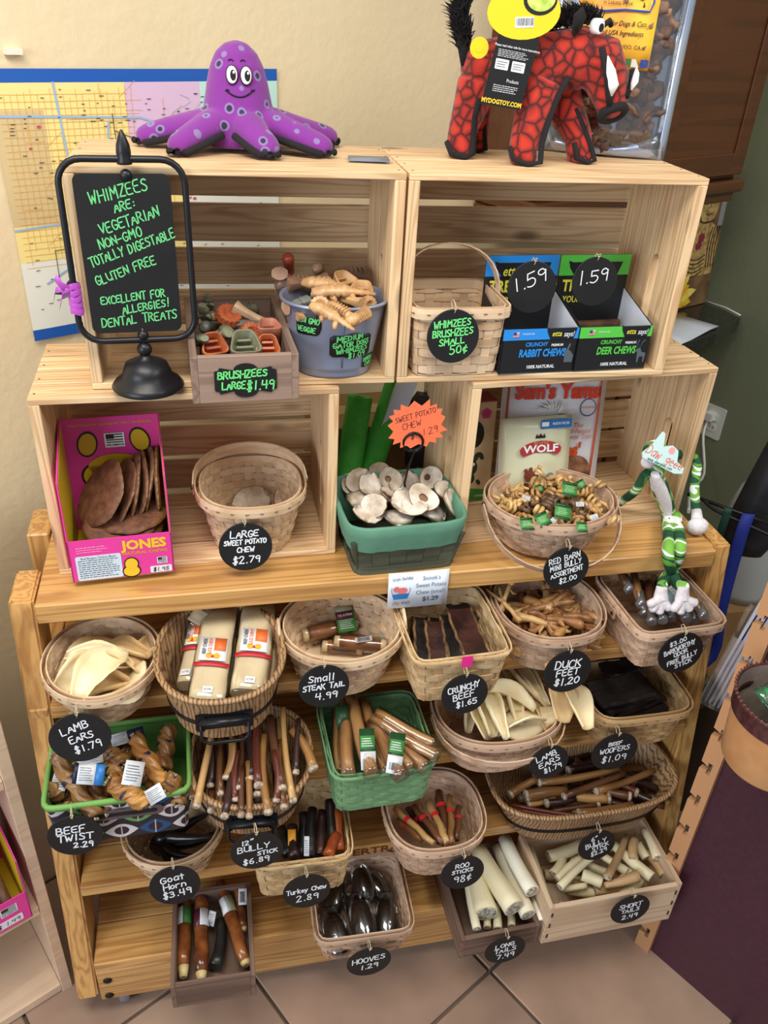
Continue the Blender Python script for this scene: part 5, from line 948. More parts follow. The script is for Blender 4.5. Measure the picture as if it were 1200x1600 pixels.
# ---- wrapped hooves
HOOF = mottled('black_hoof', (52, 46, 42), (20, 18, 20), 20, .3, bump=.0006, bscale=50)
gh = 'wrapped hooves in the basket on the lowest shelf'
WRAP = clear('glossy_wrap', gloss=.3)
for i, (x, y, z, l, a, s_) in enumerate(((.0, -.045, .235, .075, .02, 1.0), (-.052, -.05, .215, .07, .15, 1.0), (.05, -.035, .213, .07, -.2, .95), (-.045, .03, .215, .065, -.4, .9), (.015, .035, .238, .06, .1, .85), (.05, .04, .21, .06, .5, .9), (0, 0, .205, .07, .3, .9))):
    M = Matrix.Translation((.603+x, -.205+y, z)) @ Matrix.Rotation(pi/2+a, 4, 'Z') @ Matrix.Rotation(-.15, 4, 'Y')
    t = thing('wrapped_hoof', 'glossy black hoof in clear wrap in the lowest splint basket', 'hoof', M=M, group=gh)
    mb = MB(); mb.loft([[Vector((-l/2+l*u, s_*w2*cos(b_), s_*hh*max(-.25, sin(b_)))) for b_ in [2*pi*k/16 for k in range(16)]] for u, w2, hh in ((0, .008, .004), (.08, .018, .010), (.35, .024, .016), (.7, .022, .020), (1, .016, .018))]); obj('hoof', mb, HOOF, t)
    mb = MB(); mb.loft([[Vector((-l/2-.006+(l+.03)*u, s_*w2*cos(b_)*(1+.04*sin(5*b_)), s_*hh*sin(b_)*(1+.05*sin(4*b_+u*5)))) for b_ in [2*pi*k/16 for k in range(16)]] for u, w2, hh in ((0, .011, .007), (.1, .021, .013), (.35, .027, .019), (.7, .025, .023), (.9, .016, .016), (1, .02, .006))]); obj('plastic_wrap', mb, WRAP, t)

# ================================================================== rack top and crates: treats and boxes
PINK = plain('hot_pink_card', (228, 62, 158), .45); YELC = plain('yellow_card', (206, 176, 26), .55); BLK = plain('print_solid_black', (24, 20, 24), .5); YELI = plain('print_yellow', (238, 196, 44), .5); GOLD = plain('print_gold', (216, 156, 30), .5)
def quadwall(pts, t, nrm):
    """a card wall: polygon pts with thickness t along nrm"""
    mb = MB(); n = len(pts); a = [Vector(p) for p in pts]; b_ = [p + Vector(nrm)*t for p in a]
    mb.add(a + b_, [tuple(reversed(range(n))), tuple(range(n, 2*n))] + [(i, (i+1) % n, n+(i+1) % n, n+i) for i in range(n)]); return mb
def flag(parent, M, w, h, word=True):
    mb = MB(); mb.add([M @ Vector(p) for p in ((-w/2, -h/2, 0), (w/2, -h/2, 0), (w/2, h/2, 0), (-w/2, h/2, 0))], [(0, 1, 2, 3)]); o = obj('flag_sticker', mb, LBL_W, parent)
    mb = MB(); up = Vector((0, 0, .0003))
    def r(x0, x1, y0, y1): mb.add([M @ (Vector((x*w, y*h, 0)) + up) for x, y in ((x0, y0), (x1, y0), (x1, y1), (x0, y1))], [(0, 1, 2, 3)])
    r(-.42, -.02, .1, .44); r(-.02, .42, .36, .44); r(-.02, .42, .18, .26); r(-.42, .42, -.02, .06)
    if word: 
        r(-.42, .42, -.18, -.11); 
        printed(o, '100% AMERICAN', h*.17, M @ Matrix.Translation((0, -h*.34, .0004)), BLK, 'printed_words', bold=.03, sx=w/h*.72)
    obj('stripes', mb, BLK, o); return o
jb = thing('display_carton', 'pink and yellow cardboard display carton of brown round treats in the lower left crate', 'box', (.2222, -.036, T+.0108), .065)
W_, D_ = .158, .155; t = .0022; hf, hs, hb = .078, .182, .215
def side(x, m, nm, nx): obj(nm, quadwall([(x, 0, 0), (x, D_, 0), (x, D_, hb), (x, .002, hs), (x, 0, hf)], t, (nx, 0, 0)), m, jb)
side(-W_/2, PINK, 'side_panel', 1); side(W_/2, PINK, 'side_panel', -1)
for s_ in (-1, 1):
    x = s_*(W_/2-t-.0003); obj('yellow_lining', quadwall([(x, .003, .003), (x, D_-t, .003), (x, D_-t, hb-.002), (x, .005, hs-.004), (x, .003, hf-.003)], .0006, (-s_, 0, 0)), YELC, jb)
obj('front_panel', quadwall([(-W_/2, 0, 0), (W_/2, 0, 0), (W_/2, 0, hf), (-W_/2, 0, hf)], t, (0, 1, 0)), PINK, jb)
obj('back_panel', quadwall([(-W_/2, D_, 0), (W_/2, D_, 0), (W_/2, D_, hb), (-W_/2, D_, hb)], t, (0, -1, 0)), plain('pink_print', (214, 58, 150), .45), jb)
obj('base', quadwall([(-W_/2, 0, 0), (W_/2, 0, 0), (W_/2, D_, 0), (-W_/2, D_, 0)], t, (0, 0, 1)), YELC, jb)
F = lambda x, z: face(-.0006, x, z)
printed(jb, 'JONES', .0235, F(.036, .061), YELI, 'printed_name', bold=.045, sx=1.02); printed(jb, 'NATURAL CHEWS', .0078, F(.036, .046), GOLD, 'printed_name', bold=.03, sx=1.08)
mb = MB(); mb.prism(rrect(.069, .046, .003), .0006, F(-.036, .026)); o_ = obj('info_sticker', mb, plain('sticker_pale_blue', (206, 224, 238), .4), jb)
scribble(o_, face(-.0012, -.036, .0245), .062, .036, 9, DKTXT, 2); printed(o_, 'Beef Burgers Chicken Blend', .0058, face(-.0012, -.036, .045), DKTXT, 'printed_name', sx=.8)
scribble(jb, face(-.0008, -.043, .061), .048, .013, 3, plain('print_pale_pink', (250, 170, 216), .5), 5)
mb = MB(); mb.prism(rrect(.034, .0125, .002), .0006, F(.058, .010)); o_ = obj('price_sticker', mb, LBL_W, jb); lettering(o_, [('$1.98', 0, 0, .0075, 0)], .0009, lambda u, v: Vector((.058+u, -.0014, .010+v)), BLK, 3, 'price', jit=.15)
flag(jb, face(-.0008, .061, .027), .016, .013)
# a plain yellow blot with black outline fills the place of the printed figure
mb = MB(); mb.prism(circ(.0145, 20, .85, 0, 0), .0004, face(-.0008, .012, .012)); mb.prism(circ(.0115, 20, 1.1, 0, 0), .0004, face(-.0008, .013, .026)); o_ = obj('printed_shape', mb, BLK, jb)
mb = MB(); mb.prism(circ(.0125, 20, .8, 0, 0), .0004, face(-.0012, .012, .012)); mb.prism(circ(.0098, 20, 1.1, 0, 0), .0004, face(-.0014, .013, .026)); obj('printed_shape', mb, YELI, o_)
yb = D_ - t - .0008
for nm, m_, dy, k in (('printed_shape', BLK, 0, 1.0), ('printed_shape', plain('print_mustard', (196, 158, 28), .5), -.0007, .84)):
    mb = MB()
    for x, z, a, b_ in ((-.040, .168, .0165, 1.45), (.044, .170, .0165, 1.45), (.0, .125, .047, .52), (-.033, .108, .024, 1.0)):
        mb.prism(circ(a*k if a < .03 else a-.0035, 24, b_), .0004, face(yb+dy, x, z) @ Matrix.Rotation(.25 if x > .02 else -.2 if z > .16 else 0, 4, 'Z'))
    obj(nm, mb, m_, jb)
flag(jb, face(yb-.001, .004, .173), .032, .026)
printed(jb, 'DIRECTIONS FOR USE: FEED AS TREAT OR REWARD', .0058, face(yb, .0, .203), GOLD, 'printed_words', bold=.02, sx=.98)
BURG = mottled('brown_meat_disc', (128, 84, 60), (84, 50, 38), 60, .6, bump=.0012, bscale=160, lo=.3, hi=.7); BURGE = mottled('crumb_edge', (172, 132, 92), (112, 76, 52), 120, .7, bump=.001, bscale=200)
def patty_mesh(r, R):
    mb = MB(); n = 24; P = [1+R.uniform(-.03, .03) for _ in range(n)]
    mb.loft([[Vector((r*s_*P[k]*cos(2*pi*k/n), r*s_*P[k]*sin(2*pi*k/n), z+R.uniform(-.0005, .0005)+.003*sin(2*pi*k/n*2)*s_)) for k in range(n)] for s_, z in ((.02, -.0045), (.9, -.004), (1, -.001), (1, .0015), (.92, .004), (.5, .0035), (.02, .004))])
    me = mb.mesh('meat_disc'); me.materials.append(BURG); me.materials.append(BURGE)
    for p in me.polygons:
        if abs(p.normal.z) < .75: p.material_index = 1
    return me
PAT = [patty_mesh(.058, RN) for _ in range(3)]
gj = 'brown meat discs in the pink carton'
for i, (x, y, z, rx, ry, k) in enumerate(((.222, .036, 1.002, .12, .02, 0), (.226, .03, 1.013, .16, -.04, 1), (.218, .028, 1.024, .24, .03, 2), (.224, .036, .989, .05, 0, 0), (.236, .05, 1.035, .2, .02, 1), (.192, .055, 1.068, .35, -.85, 2), (.222, .075, 1.055, .2, -1.15, 0), (.236, .082, 1.062, .2, -1.22, 1), (.251, .086, 1.062, .15, -1.3, 2), (.264, .09, 1.066, .1, -1.38, 0), (.277, .088, 1.068, .1, -1.45, 1))):
    M = Matrix.Translation((x, y, z)) @ Matrix.Rotation(ry, 4, 'Y') @ Matrix.Rotation(rx, 4, 'X') @ Matrix.Rotation(i*1.1, 4, 'Z')
    place(PAT[k], 'meat_disc', ('brown meat disc lying flat at the front of the pink carton' if i < 5 else 'brown meat disc leaning against the others in the front left of the pink carton' if i == 5 else 'brown meat disc standing on edge at the back right of the pink carton'), 'dog treat', gj, None, M)
# ---- dried sweet potato slices
CHW = mottled('white_chip_face', (230, 222, 210), (178, 160, 138), 40, .75, bump=.0006, bscale=120); CHB = mottled('brown_chip_skin', (158, 122, 92), (112, 80, 60), 40, .65)
def chip_mesh(r, cup, hole, R):
    mb = MB(); n = 22; P = [1+.07*sin(k*2*pi/n*2+R.random())+R.uniform(-.03, .03) for k in range(n)]; W2 = [.16*sin(2*pi*k/n*2+R.random()*.6)+R.uniform(-.03, .03) for k in range(n)]
    def ring(s_, z): return [Vector((r*s_*P[k]*cos(2*pi*k/n), r*s_*P[k]*sin(2*pi*k/n), z + cup*s_*s_ + r*W2[k]*s_*s_)) for k in range(n)]
    mb.loft([ring(s_, z) for s_, z in ((hole, .0015), (.55, .0018), (.97, .0014))], 0, caps=not hole > .1); mb.loft([ring(s_, z) for s_, z in ((.97, .0014), (1.0, 0), (.97, -.0014), (.5, -.0018), (hole, -.0015))], 1, caps=False)
    if hole > .1: mb.loft([ring(hole, -.0015), ring(hole, .0015)], 1, caps=False); mb.loft([[v + Vector((0, 0, -.0016)) for v in ring(s_, 0)] for s_ in (hole*1.1, .01)], 1, caps=False)
    me = mb.mesh('potato_slice'); me.materials.append(CHW); me.materials.append(CHB); return me
CH = [chip_mesh(.026, .004, .01, RN), chip_mesh(.023, .012, .01, RN), chip_mesh(.027, .003, .3, RN), chip_mesh(.022, .014, .28, RN), chip_mesh(.025, -.006, .01, RN)]
gp = 'dried sweet potato slices in the cloth-lined box'; lp = 'dried white sweet potato slice with brown skin in the cloth-lined box'
for i, (px_, py_, z, rx, ry, k) in enumerate(((0,)*6,)): pass
PC = [((0.6282, 0.0811, 1.052), .9, -.3, 1), ((0.6426, 0.0538, 1.055), .5, .4, 0), ((0.6805, 0.0856, 1.05), 1.0, .2, 3), ((0.6218, 0.0318, 1.046), .35, .3, 4), ((0.6722, 0.0191, 1.05), -.2, .8, 2), ((0.6418, -0.009, 1.05), .6, -.5, 1), ((0.6235, -0.0193, 1.045), .2, .2, 0), ((0.6884, -0.0082, 1.055), .5, .3, 0), ((0.723, -0.007, 1.062), .55, .1, 2), ((0.7435, 0.0535, 1.068), 1.15, .3, 3), ((0.7689, -0.0096, 1.05), .7, 1.0, 0), ((0.7067, -0.0191, 1.045), .2, -.1, 1), ((0.6793, -0.0181, 1.04), .1, 0, 4), ((0.7644, 0.0276, 1.045), .4, .5, 1), ((0.7237, 0.0749, 1.04), .5, .2, 0), ((0.6693, 0.067, 1.035), 0, .2, 4), ((0.7444, -0.0075, 1.035), 0, .2, 4), ((0.6144, 0.0847, 1.035), .5, .2, 1), ((0.7058, 0.0712, 1.03), .1, .3, 2), ((0.6712, 0.134, 1.03), .4, .3, 3)]
for i, (c, rx, ry, k) in enumerate(PC):
    place(CH[k], 'potato_slice', ('white ring slice with a brown dimple, largest and nearest in the cloth-lined box' if i == 8 else 'curled brown slice standing up beside the wire clip in the cloth-lined box' if i == 9 else lp), 'dog treat', gp, None, Matrix.Translation((c[0], c[1]+.006, c[2]-.008)) @ Matrix.Rotation(rx, 4, 'X') @ Matrix.Rotation(ry, 4, 'Y') @ Matrix.Rotation(i, 4, 'Z'))
big = chip_mesh(.034, .005, .01, RN)
place(big, 'potato_slice', 'large white sweet potato slice leaning in the nearly empty round basket', 'dog treat', None, None, Matrix.Translation((0.4355, 0.1102, 0.995)) @ Matrix.Rotation(.75, 4, 'X') @ Matrix.Rotation(.1, 4, 'Y'))
place(chip_mesh(.026, .008, .01, RN), 'potato_slice', 'small brownish sweet potato slice at the right in the nearly empty round basket', 'dog treat', None, None, Matrix.Translation((0.4914, 0.1183, 0.99)) @ Matrix.Rotation(.8, 4, 'X') @ Matrix.Rotation(.7, 4, 'Y'))
# wire clip and star sign
WIRE = plain('black_wire', (22, 22, 26), .35, metal=.5)
cl = thing('wire_sign_clip', 'black spiral wire clip standing in the slices and holding the orange star sign', 'sign holder', (.697, -.002, 0), 0)
mb = MB(); pts = [Vector((.006+0, .03, 1.03)), Vector((-.004, .02, 1.075)), Vector((-.002, .008, 1.115)), Vector((.004, 0, 1.147))]
for k in range(30): a = -pi/2 + 2*pi*k/14; pts.append(Vector((.0165*cos(a), -.003+.0045*k/29*1.5, 1.164+.0165*sin(a))))
mb.tube(pts, .0021, 8); obj('wire', mb, WIRE, cl)
mb = MB(); n = 17; P = []
R_ = random.Random(8)
for k in range(2*n):
    a = 2*pi*k/(2*n)+.1; rr = (1.0 if k % 2 == 0 else .80)*R_.uniform(.94, 1.04); x = .051*rr*math.copysign(abs(cos(a))**.75, cos(a)); y = .041*rr*math.copysign(abs(sin(a))**.75, sin(a)); P.append((x, y))
M = Matrix.Translation((.702, .0015, 1.193)) @ Matrix.Rotation(pi/2-.15, 4, 'X') @ Matrix.Rotation(.10, 4, 'Z')
st = thing('star_price_sign', 'orange starburst card reading SWEET POTATO CHEW $1.29', 'price sign', M=M)
mb.prism(P, .0007); obj('card', mb, plain('orange_card', (244, 112, 72), .7), st)
INKB = plain('pen_ink', (58, 34, 34), .7)
lettering(st, [('SWEET POTATO', -.001, .017, .0088, .14, .8), ('CHEW', -.008, .002, .0098, .14), ('$', -.008, -.018, .010, 0), ('1.29', .022, -.012, .0105, .12)], .0010, lambda u, v: Vector((u, v, .0007)), INKB, 4, jit=.2)
# printed shelf label on the table edge
ps = thing('paper_price_sign', 'white printed paper sign taped to the front edge of the rack top reading Sweet Potato Chew (small) $1.29', 'price sign', M=Matrix.Translation((.704, -.0835, .924)) @ Matrix.Rotation(pi/2, 4, 'X') @ Matrix.Rotation(.01, 4, 'Z'))
ps['label'] = 'white printed paper price sign taped to the front edge of the rack top'
mb = MB(); mb.sheet([[(x, y, .0014*sin((x+.05)*28)) for y in (-.038, 0, .037)] for x in [-.053+.106*k/8 for k in range(9)]], .0004); obj('paper', mb, plain('blueish_paper', (226, 236, 250), .7), ps)
for tx, y, s_ in (("Snook's", .023, .0128), ('Sweet Potato', .008, .0124), ('Chew (small)', -.007, .0124)): printed(ps, tx, s_, Matrix.Translation((.022, y, .0028)), plain('print_slate', (104, 116, 134), .7), 'printed_words', sx=.8)
printed(ps, '$1.29', .0128, Matrix.Translation((.022, -.022, .0028)), DKTXT, 'printed_words', bold=.02)
mb = MB(); 
for i, k in enumerate(range(25)): pass
mb.tube([(-.031+.0165*cos(.9*pi+a), .003+.0175*sin(.9*pi+a)-.001, .002) for a in [2.2*pi*.5*k/16*1.05 for k in range(17)]], .0005, 4); obj('emblem_ring', mb, plain('print_slate', (104, 116, 134), .7), ps)
mb = MB(); mb.prism([(-.046, -.007), (-.016, -.007), (-.019, -.018), (-.043, -.018)], .0003, Matrix.Translation((0, 0, .0022))); obj('emblem_tub', mb, LBL_B, ps)
mb = MB(); mb.prism(circ(.0085, 16, .8, -.028, .0), .0003, Matrix.Translation((0, 0, .0024))); mb.prism(circ(.0055, 14, 1, -.039, .004), .0003, Matrix.Translation((0, 0, .0026))); obj('emblem_dog', mb, plain('print_salmon', (226, 120, 120), .6), ps)
lettering(ps, [('Green Bulldog', -.029, .026, .0066, .06, .62), ('Dog Wash', -.029, -.026, .0064, 0, .8)], .0007, lambda u, v: Vector((u, v, .0026)), plain('print_slate', (104, 116, 134), .7), 3, jit=.05)
# ---- curly chews
CU = [mottled('curly_chew_%d' % i, a, b, 60, .35, bump=.0003, bscale=150) for i, (a, b) in enumerate((((226, 192, 128), (190, 148, 88)), ((196, 152, 90), (146, 100, 56)), ((122, 92, 64), (78, 56, 42)), ((216, 186, 134), (170, 128, 78))))]
def curl_mesh(R):
    mb = MB(); turns = R.choice((1.2, 1.7, 2.3)); rr = R.uniform(.0065, .0095); rt = R.uniform(.0032, .0048); st_ = R.uniform(.006, .010); n = int(turns*9)
    pts = [(st_*turns*k/n - st_*turns/2, rr*cos(2*pi*turns*k/n), rr*sin(2*pi*turns*k/n)) for k in range(n+1)]
    if R.random() < .5: pts += [(pts[-1][0]+.008, pts[-1][1]+.006, pts[-1][2]+.002), (pts[-1][0]+.018, pts[-1][1]+.012, pts[-1][2])]
    mb.tube(pts, [rt*(.75 if k in (0, len(pts)-1) else R.uniform(.9, 1.1)) for k in range(len(pts))], 8); return mb.mesh('curly_chew')
CUR = []
for k in range(10):
    me = curl_mesh(RN); 
    for m_ in (CU[k % 4], CU[(k+1) % 4]): c_ = me.copy(); c_.materials.append(m_); CUR.append(c_)
gm = 'curly chews in the wide round basket'; R_ = random.Random(21)
for k in range(120):
    lay = k // 30; rr = .094*sqrt(R_.random())*(.80+.055*lay); a = R_.uniform(0, 6.28); x, y = .957+rr*1.02*cos(a), -.005+rr*.86*sin(a)
    z = .996 + .0115*lay + R_.uniform(-.002, .003) + .010*(1-(rr/.1)**2)*lay/3
    place(CUR[R_.randrange(20) if R_.random() > .0 else 0], 'curly_chew', 'golden curly chew in the wide round basket', 'dog chew', gm, None, Matrix.Translation((x, y, z)) @ Euler((R_.uniform(0, 6), R_.uniform(-.8, .8), R_.uniform(0, 6))).to_matrix().to_4x4())
for p in ((0.9558, 0.0495, 1.062), (1.0581, 0.0119, 1.05), (1.034, -0.0959, 1.046)):
    M = Matrix.Translation(p) @ Euler((.3, -.6, R_.uniform(0, 3))).to_matrix().to_4x4() @ Matrix.Diagonal((1.15, 1.15, 1.15, 1)); place(CUR[6], 'curly_chew', 'golden curly chew in the wide round basket', 'dog chew', gm, None, M)
for i, (x, y, rl, w) in enumerate(((890, 765, -.5, .027), (879, 800, -.5, .028), (848, 812, .5, .024), (820, 817, -.1, .022), (909, 822, -.2, .018), (908, 757, .6, .016), (842, 764, .3, .014))):
    c = ((0.9881, -0.0096, 1.058), (0.948, -0.0766, 1.056), (0.9094, -0.0867, 1.05), (0.8814, -0.0878, 1.044), (0.9682, -0.1148, 1.048), (1.0217, 0.015, 1.052), (0.9398, 0.0119, 1.05))[i]
    t = sticker(('green label on a curly chew, upper middle of the wide round basket', 'green label on a curly chew, centre of the wide round basket', 'green label on a curly chew, front middle of the wide round basket', 'green label on a curly chew, front left of the wide round basket', 'small green label on a curly chew, front right of the wide round basket', 'tiny dark green label, upper right of the wide round basket', 'tiny dark green label, back left of the wide round basket')[i], c, w, w*1.05, (.1, -.55, .83), rl, ((1, GRNL),), 'green labels among the curly chews', i)
    mb = MB(); mb.sheet([[(-w/2+w*a, s_*w*.43+b*w*.17, .0022) for b in (-.5, 0, .5)] for s_ in (1,) for a in (0, 1)], .0005); mb.sheet([[(-w/2+w*a, -w*.44+b*w*.15, .0022) for b in (-.5, 0, .5)] for a in (0, 1)], .0005); obj('dark_border', mb, BGL, t)
    scribble(t, Matrix.Translation((0, 0, .003)), w*.7, w*.45, 4, plain('print_mint', (170, 214, 160), .5), i)
for i, c in enumerate(((0.9094, -0.0072, 1.045), (0.9931, -0.0472, 1.05), (1.0049, -0.0825, 1.045), (0.9261, -0.087, 1.045))):
    t = sticker('tiny white barcode sticker among the curly chews', c, .014, .009, (0, -.6, .8), .5*i-.7, ((1, LBL_W),), 'tiny barcode stickers among the curly chews', i)
# ---- dental chews in the grey-brown box and in the bucket
DC = dict(green=mottled('dental_green', (128, 130, 104), (100, 104, 82), 30, .38), orange=mottled('dental_orange', (190, 104, 62), (164, 82, 48), 30, .38), cream=mottled('dental_cream', (198, 170, 138), (172, 134, 110), 30, .38), beige=mottled('dental_beige', (204, 164, 116), (172, 128, 86), 30, .35), taupe=mottled('dental_taupe', (148, 116, 94), (116, 88, 74), 30, .35), slate=mottled('dental_slate', (112, 118, 112), (90, 92, 88), 30, .35), red=mottled('dental_red', (150, 66, 42), (120, 50, 34), 30, .35), pinkish=mottled('dental_pink', (196, 128, 104), (170, 104, 84), 30, .4))
def chew_mesh(kind, R):
    mb = MB()
    if kind == 'gator':
        L = .095; xs = [k/22 for k in range(23)]; 
        def w(u): return (.010*(1-u)**.6+.002 if u > .55 else .0125 if u > .2 else .008+.006*u/.2) * (1+.16*(1 if int(u*22) % 2 else -1)*(u > .25))
        mb.loft([[Vector((u*L-L/2, w(u)*cos(a), w(u)*.75*sin(a)+.004*sin(u*3.1))) for a in [2*pi*k/10 for k in range(10)]] for u in xs], 0, sm=True)
        for u, s_ in ((.3, 1), (.3, -1), (.6, 1), (.6, -1)): mb.tube([(u*L-L/2, 0, 0), (u*L-L/2+.004, s_*.012, -.003), (u*L-L/2+.008, s_*.017, -.006)], [.006, .005, .003], 8)
    elif kind == 'fan':
        n = 30; mb.loft([[Vector((r*(1+.14*(k % 2))*cos(2*pi*k/n), r*(1+.14*(k % 2))*sin(2*pi*k/n), z)) for k in range(n)] for r, z in ((.004, .004), (.010, .010), (.0165, .009), (.019, 0), (.016, -.008), (.008, -.014), (.007, -.03), (.010, -.045), (.004, -.05))], 0, sm=False)
    elif kind == 'cup':
        P = [(x*(1-.28*(y/.016)), y) for x, y in rrect(.033, .032, .008, 3)]
        def rr_(s_, z): return [Vector((x*s_, y*s_, z)) for x, y in P]
        mb.loft([rr_(.5, -.016), rr_(.9, -.014), rr_(1.0, .010), rr_(.97, .012), rr_(.84, .011), rr_(.72, -.004), rr_(.3, -.006)], 0, sm=True); mb.box((0, -.004, -.002), (.020, .003, .012)); mb.box((0, .005, -.002), (.016, .003, .012))
    elif kind == 'bone':
        xs = [k/12 for k in range(13)]; mb.loft([[Vector((u*.07-.035, (.008+.006*abs(2*u-1)**2.5)*cos(a)*(1+.1*(k % 2)), (.008+.005*abs(2*u-1)**2.5)*sin(a))) for k, a in enumerate([2*pi*q/12 for q in range(12)])] for u in xs], 0, sm=False)
    else: # brush
        mb.loft([[Vector((u*.07-.035, .011*wd*cos(a), .012*wd*sin(a)+.006*sin(u*4))) for a in [2*pi*q/10 for q in range(10)]] for u, wd in ((0, .4), (.05, .9), (.2, 1), (.45, .75), (.7, .8), (.9, 1.15), (1, .6))], 0)
        for k in range(6): mb.box((-.02+.007*k, 0, .011), (.003, .018, .007))
    return mb.mesh('dental_chew')
DM = {k: [chew_mesh(k, RN) for _ in range(1)] for k in ('gator', 'fan', 'cup', 'bone', 'brush')}
_dm = {}
def chew(kind, colr, c, rot, label, group, s_=1.0):
    if (kind, colr) not in _dm: me = DM[kind][0].copy(); me.materials.append(DC[colr]); _dm[(kind, colr)] = me
    return place(_dm[(kind, colr)], 'dental_chew', label, 'dog chew', group, None, Matrix.Translation(c) @ Euler(rot).to_matrix().to_4x4() @ Matrix.Diagonal((s_, s_, s_, 1)))
gbx = 'dental chews in the grey-brown box'
for kind, colr, c, rot, s_ in (('gator', 'green', (0.3643, 0.0395, 1.328), (0, .5, 1.9), .75), ('cup', 'orange', (0.3846, 0.0328, 1.325), (.9, 0, .3), 1.1), ('gator', 'green', (0.4049, 0.0506, 1.338), (.3, .3, 1.7), .8), ('fan', 'orange', (0.4128, 0.117, 1.34), (.5, .3, 0), 1.05), ('cup', 'green', (0.4312, 0.0164, 1.33), (.7, 0, .1), 1.25), ('cup', 'orange', (0.4659, 0.0245, 1.325), (.9, 0, 0), 1.0), ('fan', 'orange', (0.4439, 0.0646, 1.33), (.9, .5, 0), .95), ('bone', 'cream', (0.4507, 0.115, 1.34), (0, .4, -.4), .9), ('bone', 'slate', (0.4418, 0.1081, 1.33), (.4, 0, -.2), .9), ('cup', 'pinkish', (0.4718, 0.0689, 1.335), (.2, 0, .1), 1.0), ('brush', 'green', (0.4405, 0.1862, 1.33), (0, 0, .1), .7), ('gator', 'green', (0.3779, 0.1328, 1.33), (0, 1.1, 1.2), .7), ('bone', 'cream', (0.3903, 0.1474, 1.33), (0, 0, .3), .8), ('gator', 'green', (0.4639, 0.0734, 1.318), (1, 0, .8), .7), ('brush', 'slate', (0.3849, 0.13, 1.315), (0, .4, 1), .8), ('gator', 'green', (0.3833, 0.1891, 1.33), (0, 1.2, 1.5), .6)):
    chew(kind, colr, c, rot, {'green': 'green', 'orange': 'orange', 'cream': 'cream', 'slate': 'grey', 'pinkish': 'pink and white'}[colr] + {'gator': ' ridged reptile-shaped', 'cup': ' hollow cup-shaped', 'fan': ' ribbed round-headed', 'bone': ' bone-shaped', 'brush': ' bristled'}[kind] + ' dental chew in the grey-brown wooden box', gbx, s_)
for k in range(14): chew(('brush', 'bone', 'gator')[k % 3], ('green', 'cream', 'slate')[k % 3], (.424+RN.uniform(-.045, .045), .04+RN.uniform(-.06, .07), 1.293+.011*(k % 2)), (RN.uniform(-.4, .4), RN.uniform(-.2, .2), RN.uniform(0, 3)), ('green bristled', 'cream bone-shaped', 'grey ridged reptile-shaped')[k % 3] + ' dental chew in the grey-brown wooden box', gbx, .75)
# bucket
ZINC = mottled('galvanised_zinc', (158, 168, 194), (134, 144, 172), 12, .38, metal=.55, lo=.35, hi=.7)
bk = thing('metal_bucket', 'oval galvanised metal bucket of beige chews with black handwritten labels in the upper left crate', 'bucket', (.572, .058, ZU+.001), -.05)
bw, bd, bh = .160, .128, .115
def bks(z): s_ = .70+.30*z/bh; return bw*s_, bd*s_
prof = [(0, 0.0, 1), (.003, .0, 1), (.004, .0008, 1)]
mb = MB(); rings = []
for o, z in ((-.003, .003), (0, 0), (.0012, .003), (0, .005), (0, .012), (.0012, .014), (0, .016), (0, .1), (.0, .112), (.003, .1125), (.0042, .115), (.003, .1175), (0, .118), (-.0018, .115), (-.002, .09), (-.002, .006)):
    ww, dd = bks(z); rings.append([Vector((x+nx*o, y+ny*o, z)) for x, y, nx, ny in sup(ww, dd, 2.2, 64)])
mb.loft(rings, 0, caps=True); obj('body', mb, ZINC, bk)
def bsurf(u, v, off=.0012):   # u along the perimeter from the front centre, v height
    ww, dd = bks(v); a = -pi/2 + u/((ww+dd)/4.0); c, s_ = cos(a), sin(a); x = ww/2*math.copysign(abs(c)**(2/2.2), c); y = dd/2*math.copysign(abs(s_)**(2/2.2), s_); l = math.hypot(x/ww, y/dd) or 1; return Vector((x*(1+off*14), y*(1+off*16), v))
mb = MB(); mb.tube([bsurf(.006, v, .0003) for v in (.018, .05, .08, .11)], .0016, 6, flat=.5); obj('seam', mb, ZINC, bk)
def decal(cu, cv, w, h, lines, kind, sd, ang=0):
    N_ = 14; P = []
    def inside(u, v): 
        return True
    g = []
    for i in range(N_+1):
        row = []; uu = -1+2*i/N_
        if kind == 0: hh = h/2*(1.0 - .22*(abs(uu) > .9) + .22*max(0, 1-(uu/.42)**2))
        else: hh = h/2*(1-.12*(abs(uu) > .93))*(1 if uu < .6 else sqrt(max(.05, 1-((uu-.6)/.42)**2)) if kind == 2 else 1)
        for j in (-1, -.5, 0, .5, 1): row.append(bsurf(cu+uu*w/2, cv+j*hh, .0016))
        g.append(row)
    mb = MB(); mb.sheet(g, .0004); o = obj('chalk_label', mb, SLATE, bk)
    ca, sa = cos(ang), sin(ang)
    lettering(o, [(t_, x*ca-y*sa, x*sa+y*ca, hh_, ang, sq) for t_, x, y, hh_, sq in lines], .0016, lambda u, v: bsurf(cu+u, cv+v, .0021), GREEN_INK, sd)
decal(-.040, .088, .040, .034, [('NON GMO', 0, .007, .0085, .72), ('VEGGIE', -.002, -.008, .0085, .78)], 2, 2, -.05)
decal(.020, .055, .058, .036, [('MEDIUM', -.002, .014, .0085, .85), ('GATOR DOGS', 0, .004, .0078, .8), ('WHIMZEES', 0, -.006, .008, .85), ('$1.09', .004, -.016, .008, 1)], 0, 3, .12)
decal(.050, .025, .026, .022, [('DENTAL', 0, .004, .0065, .7), ('CARE', 0, -.005, .0065, .8)], 1, 4, .12)
gbk = 'beige dental chews in the metal bucket'
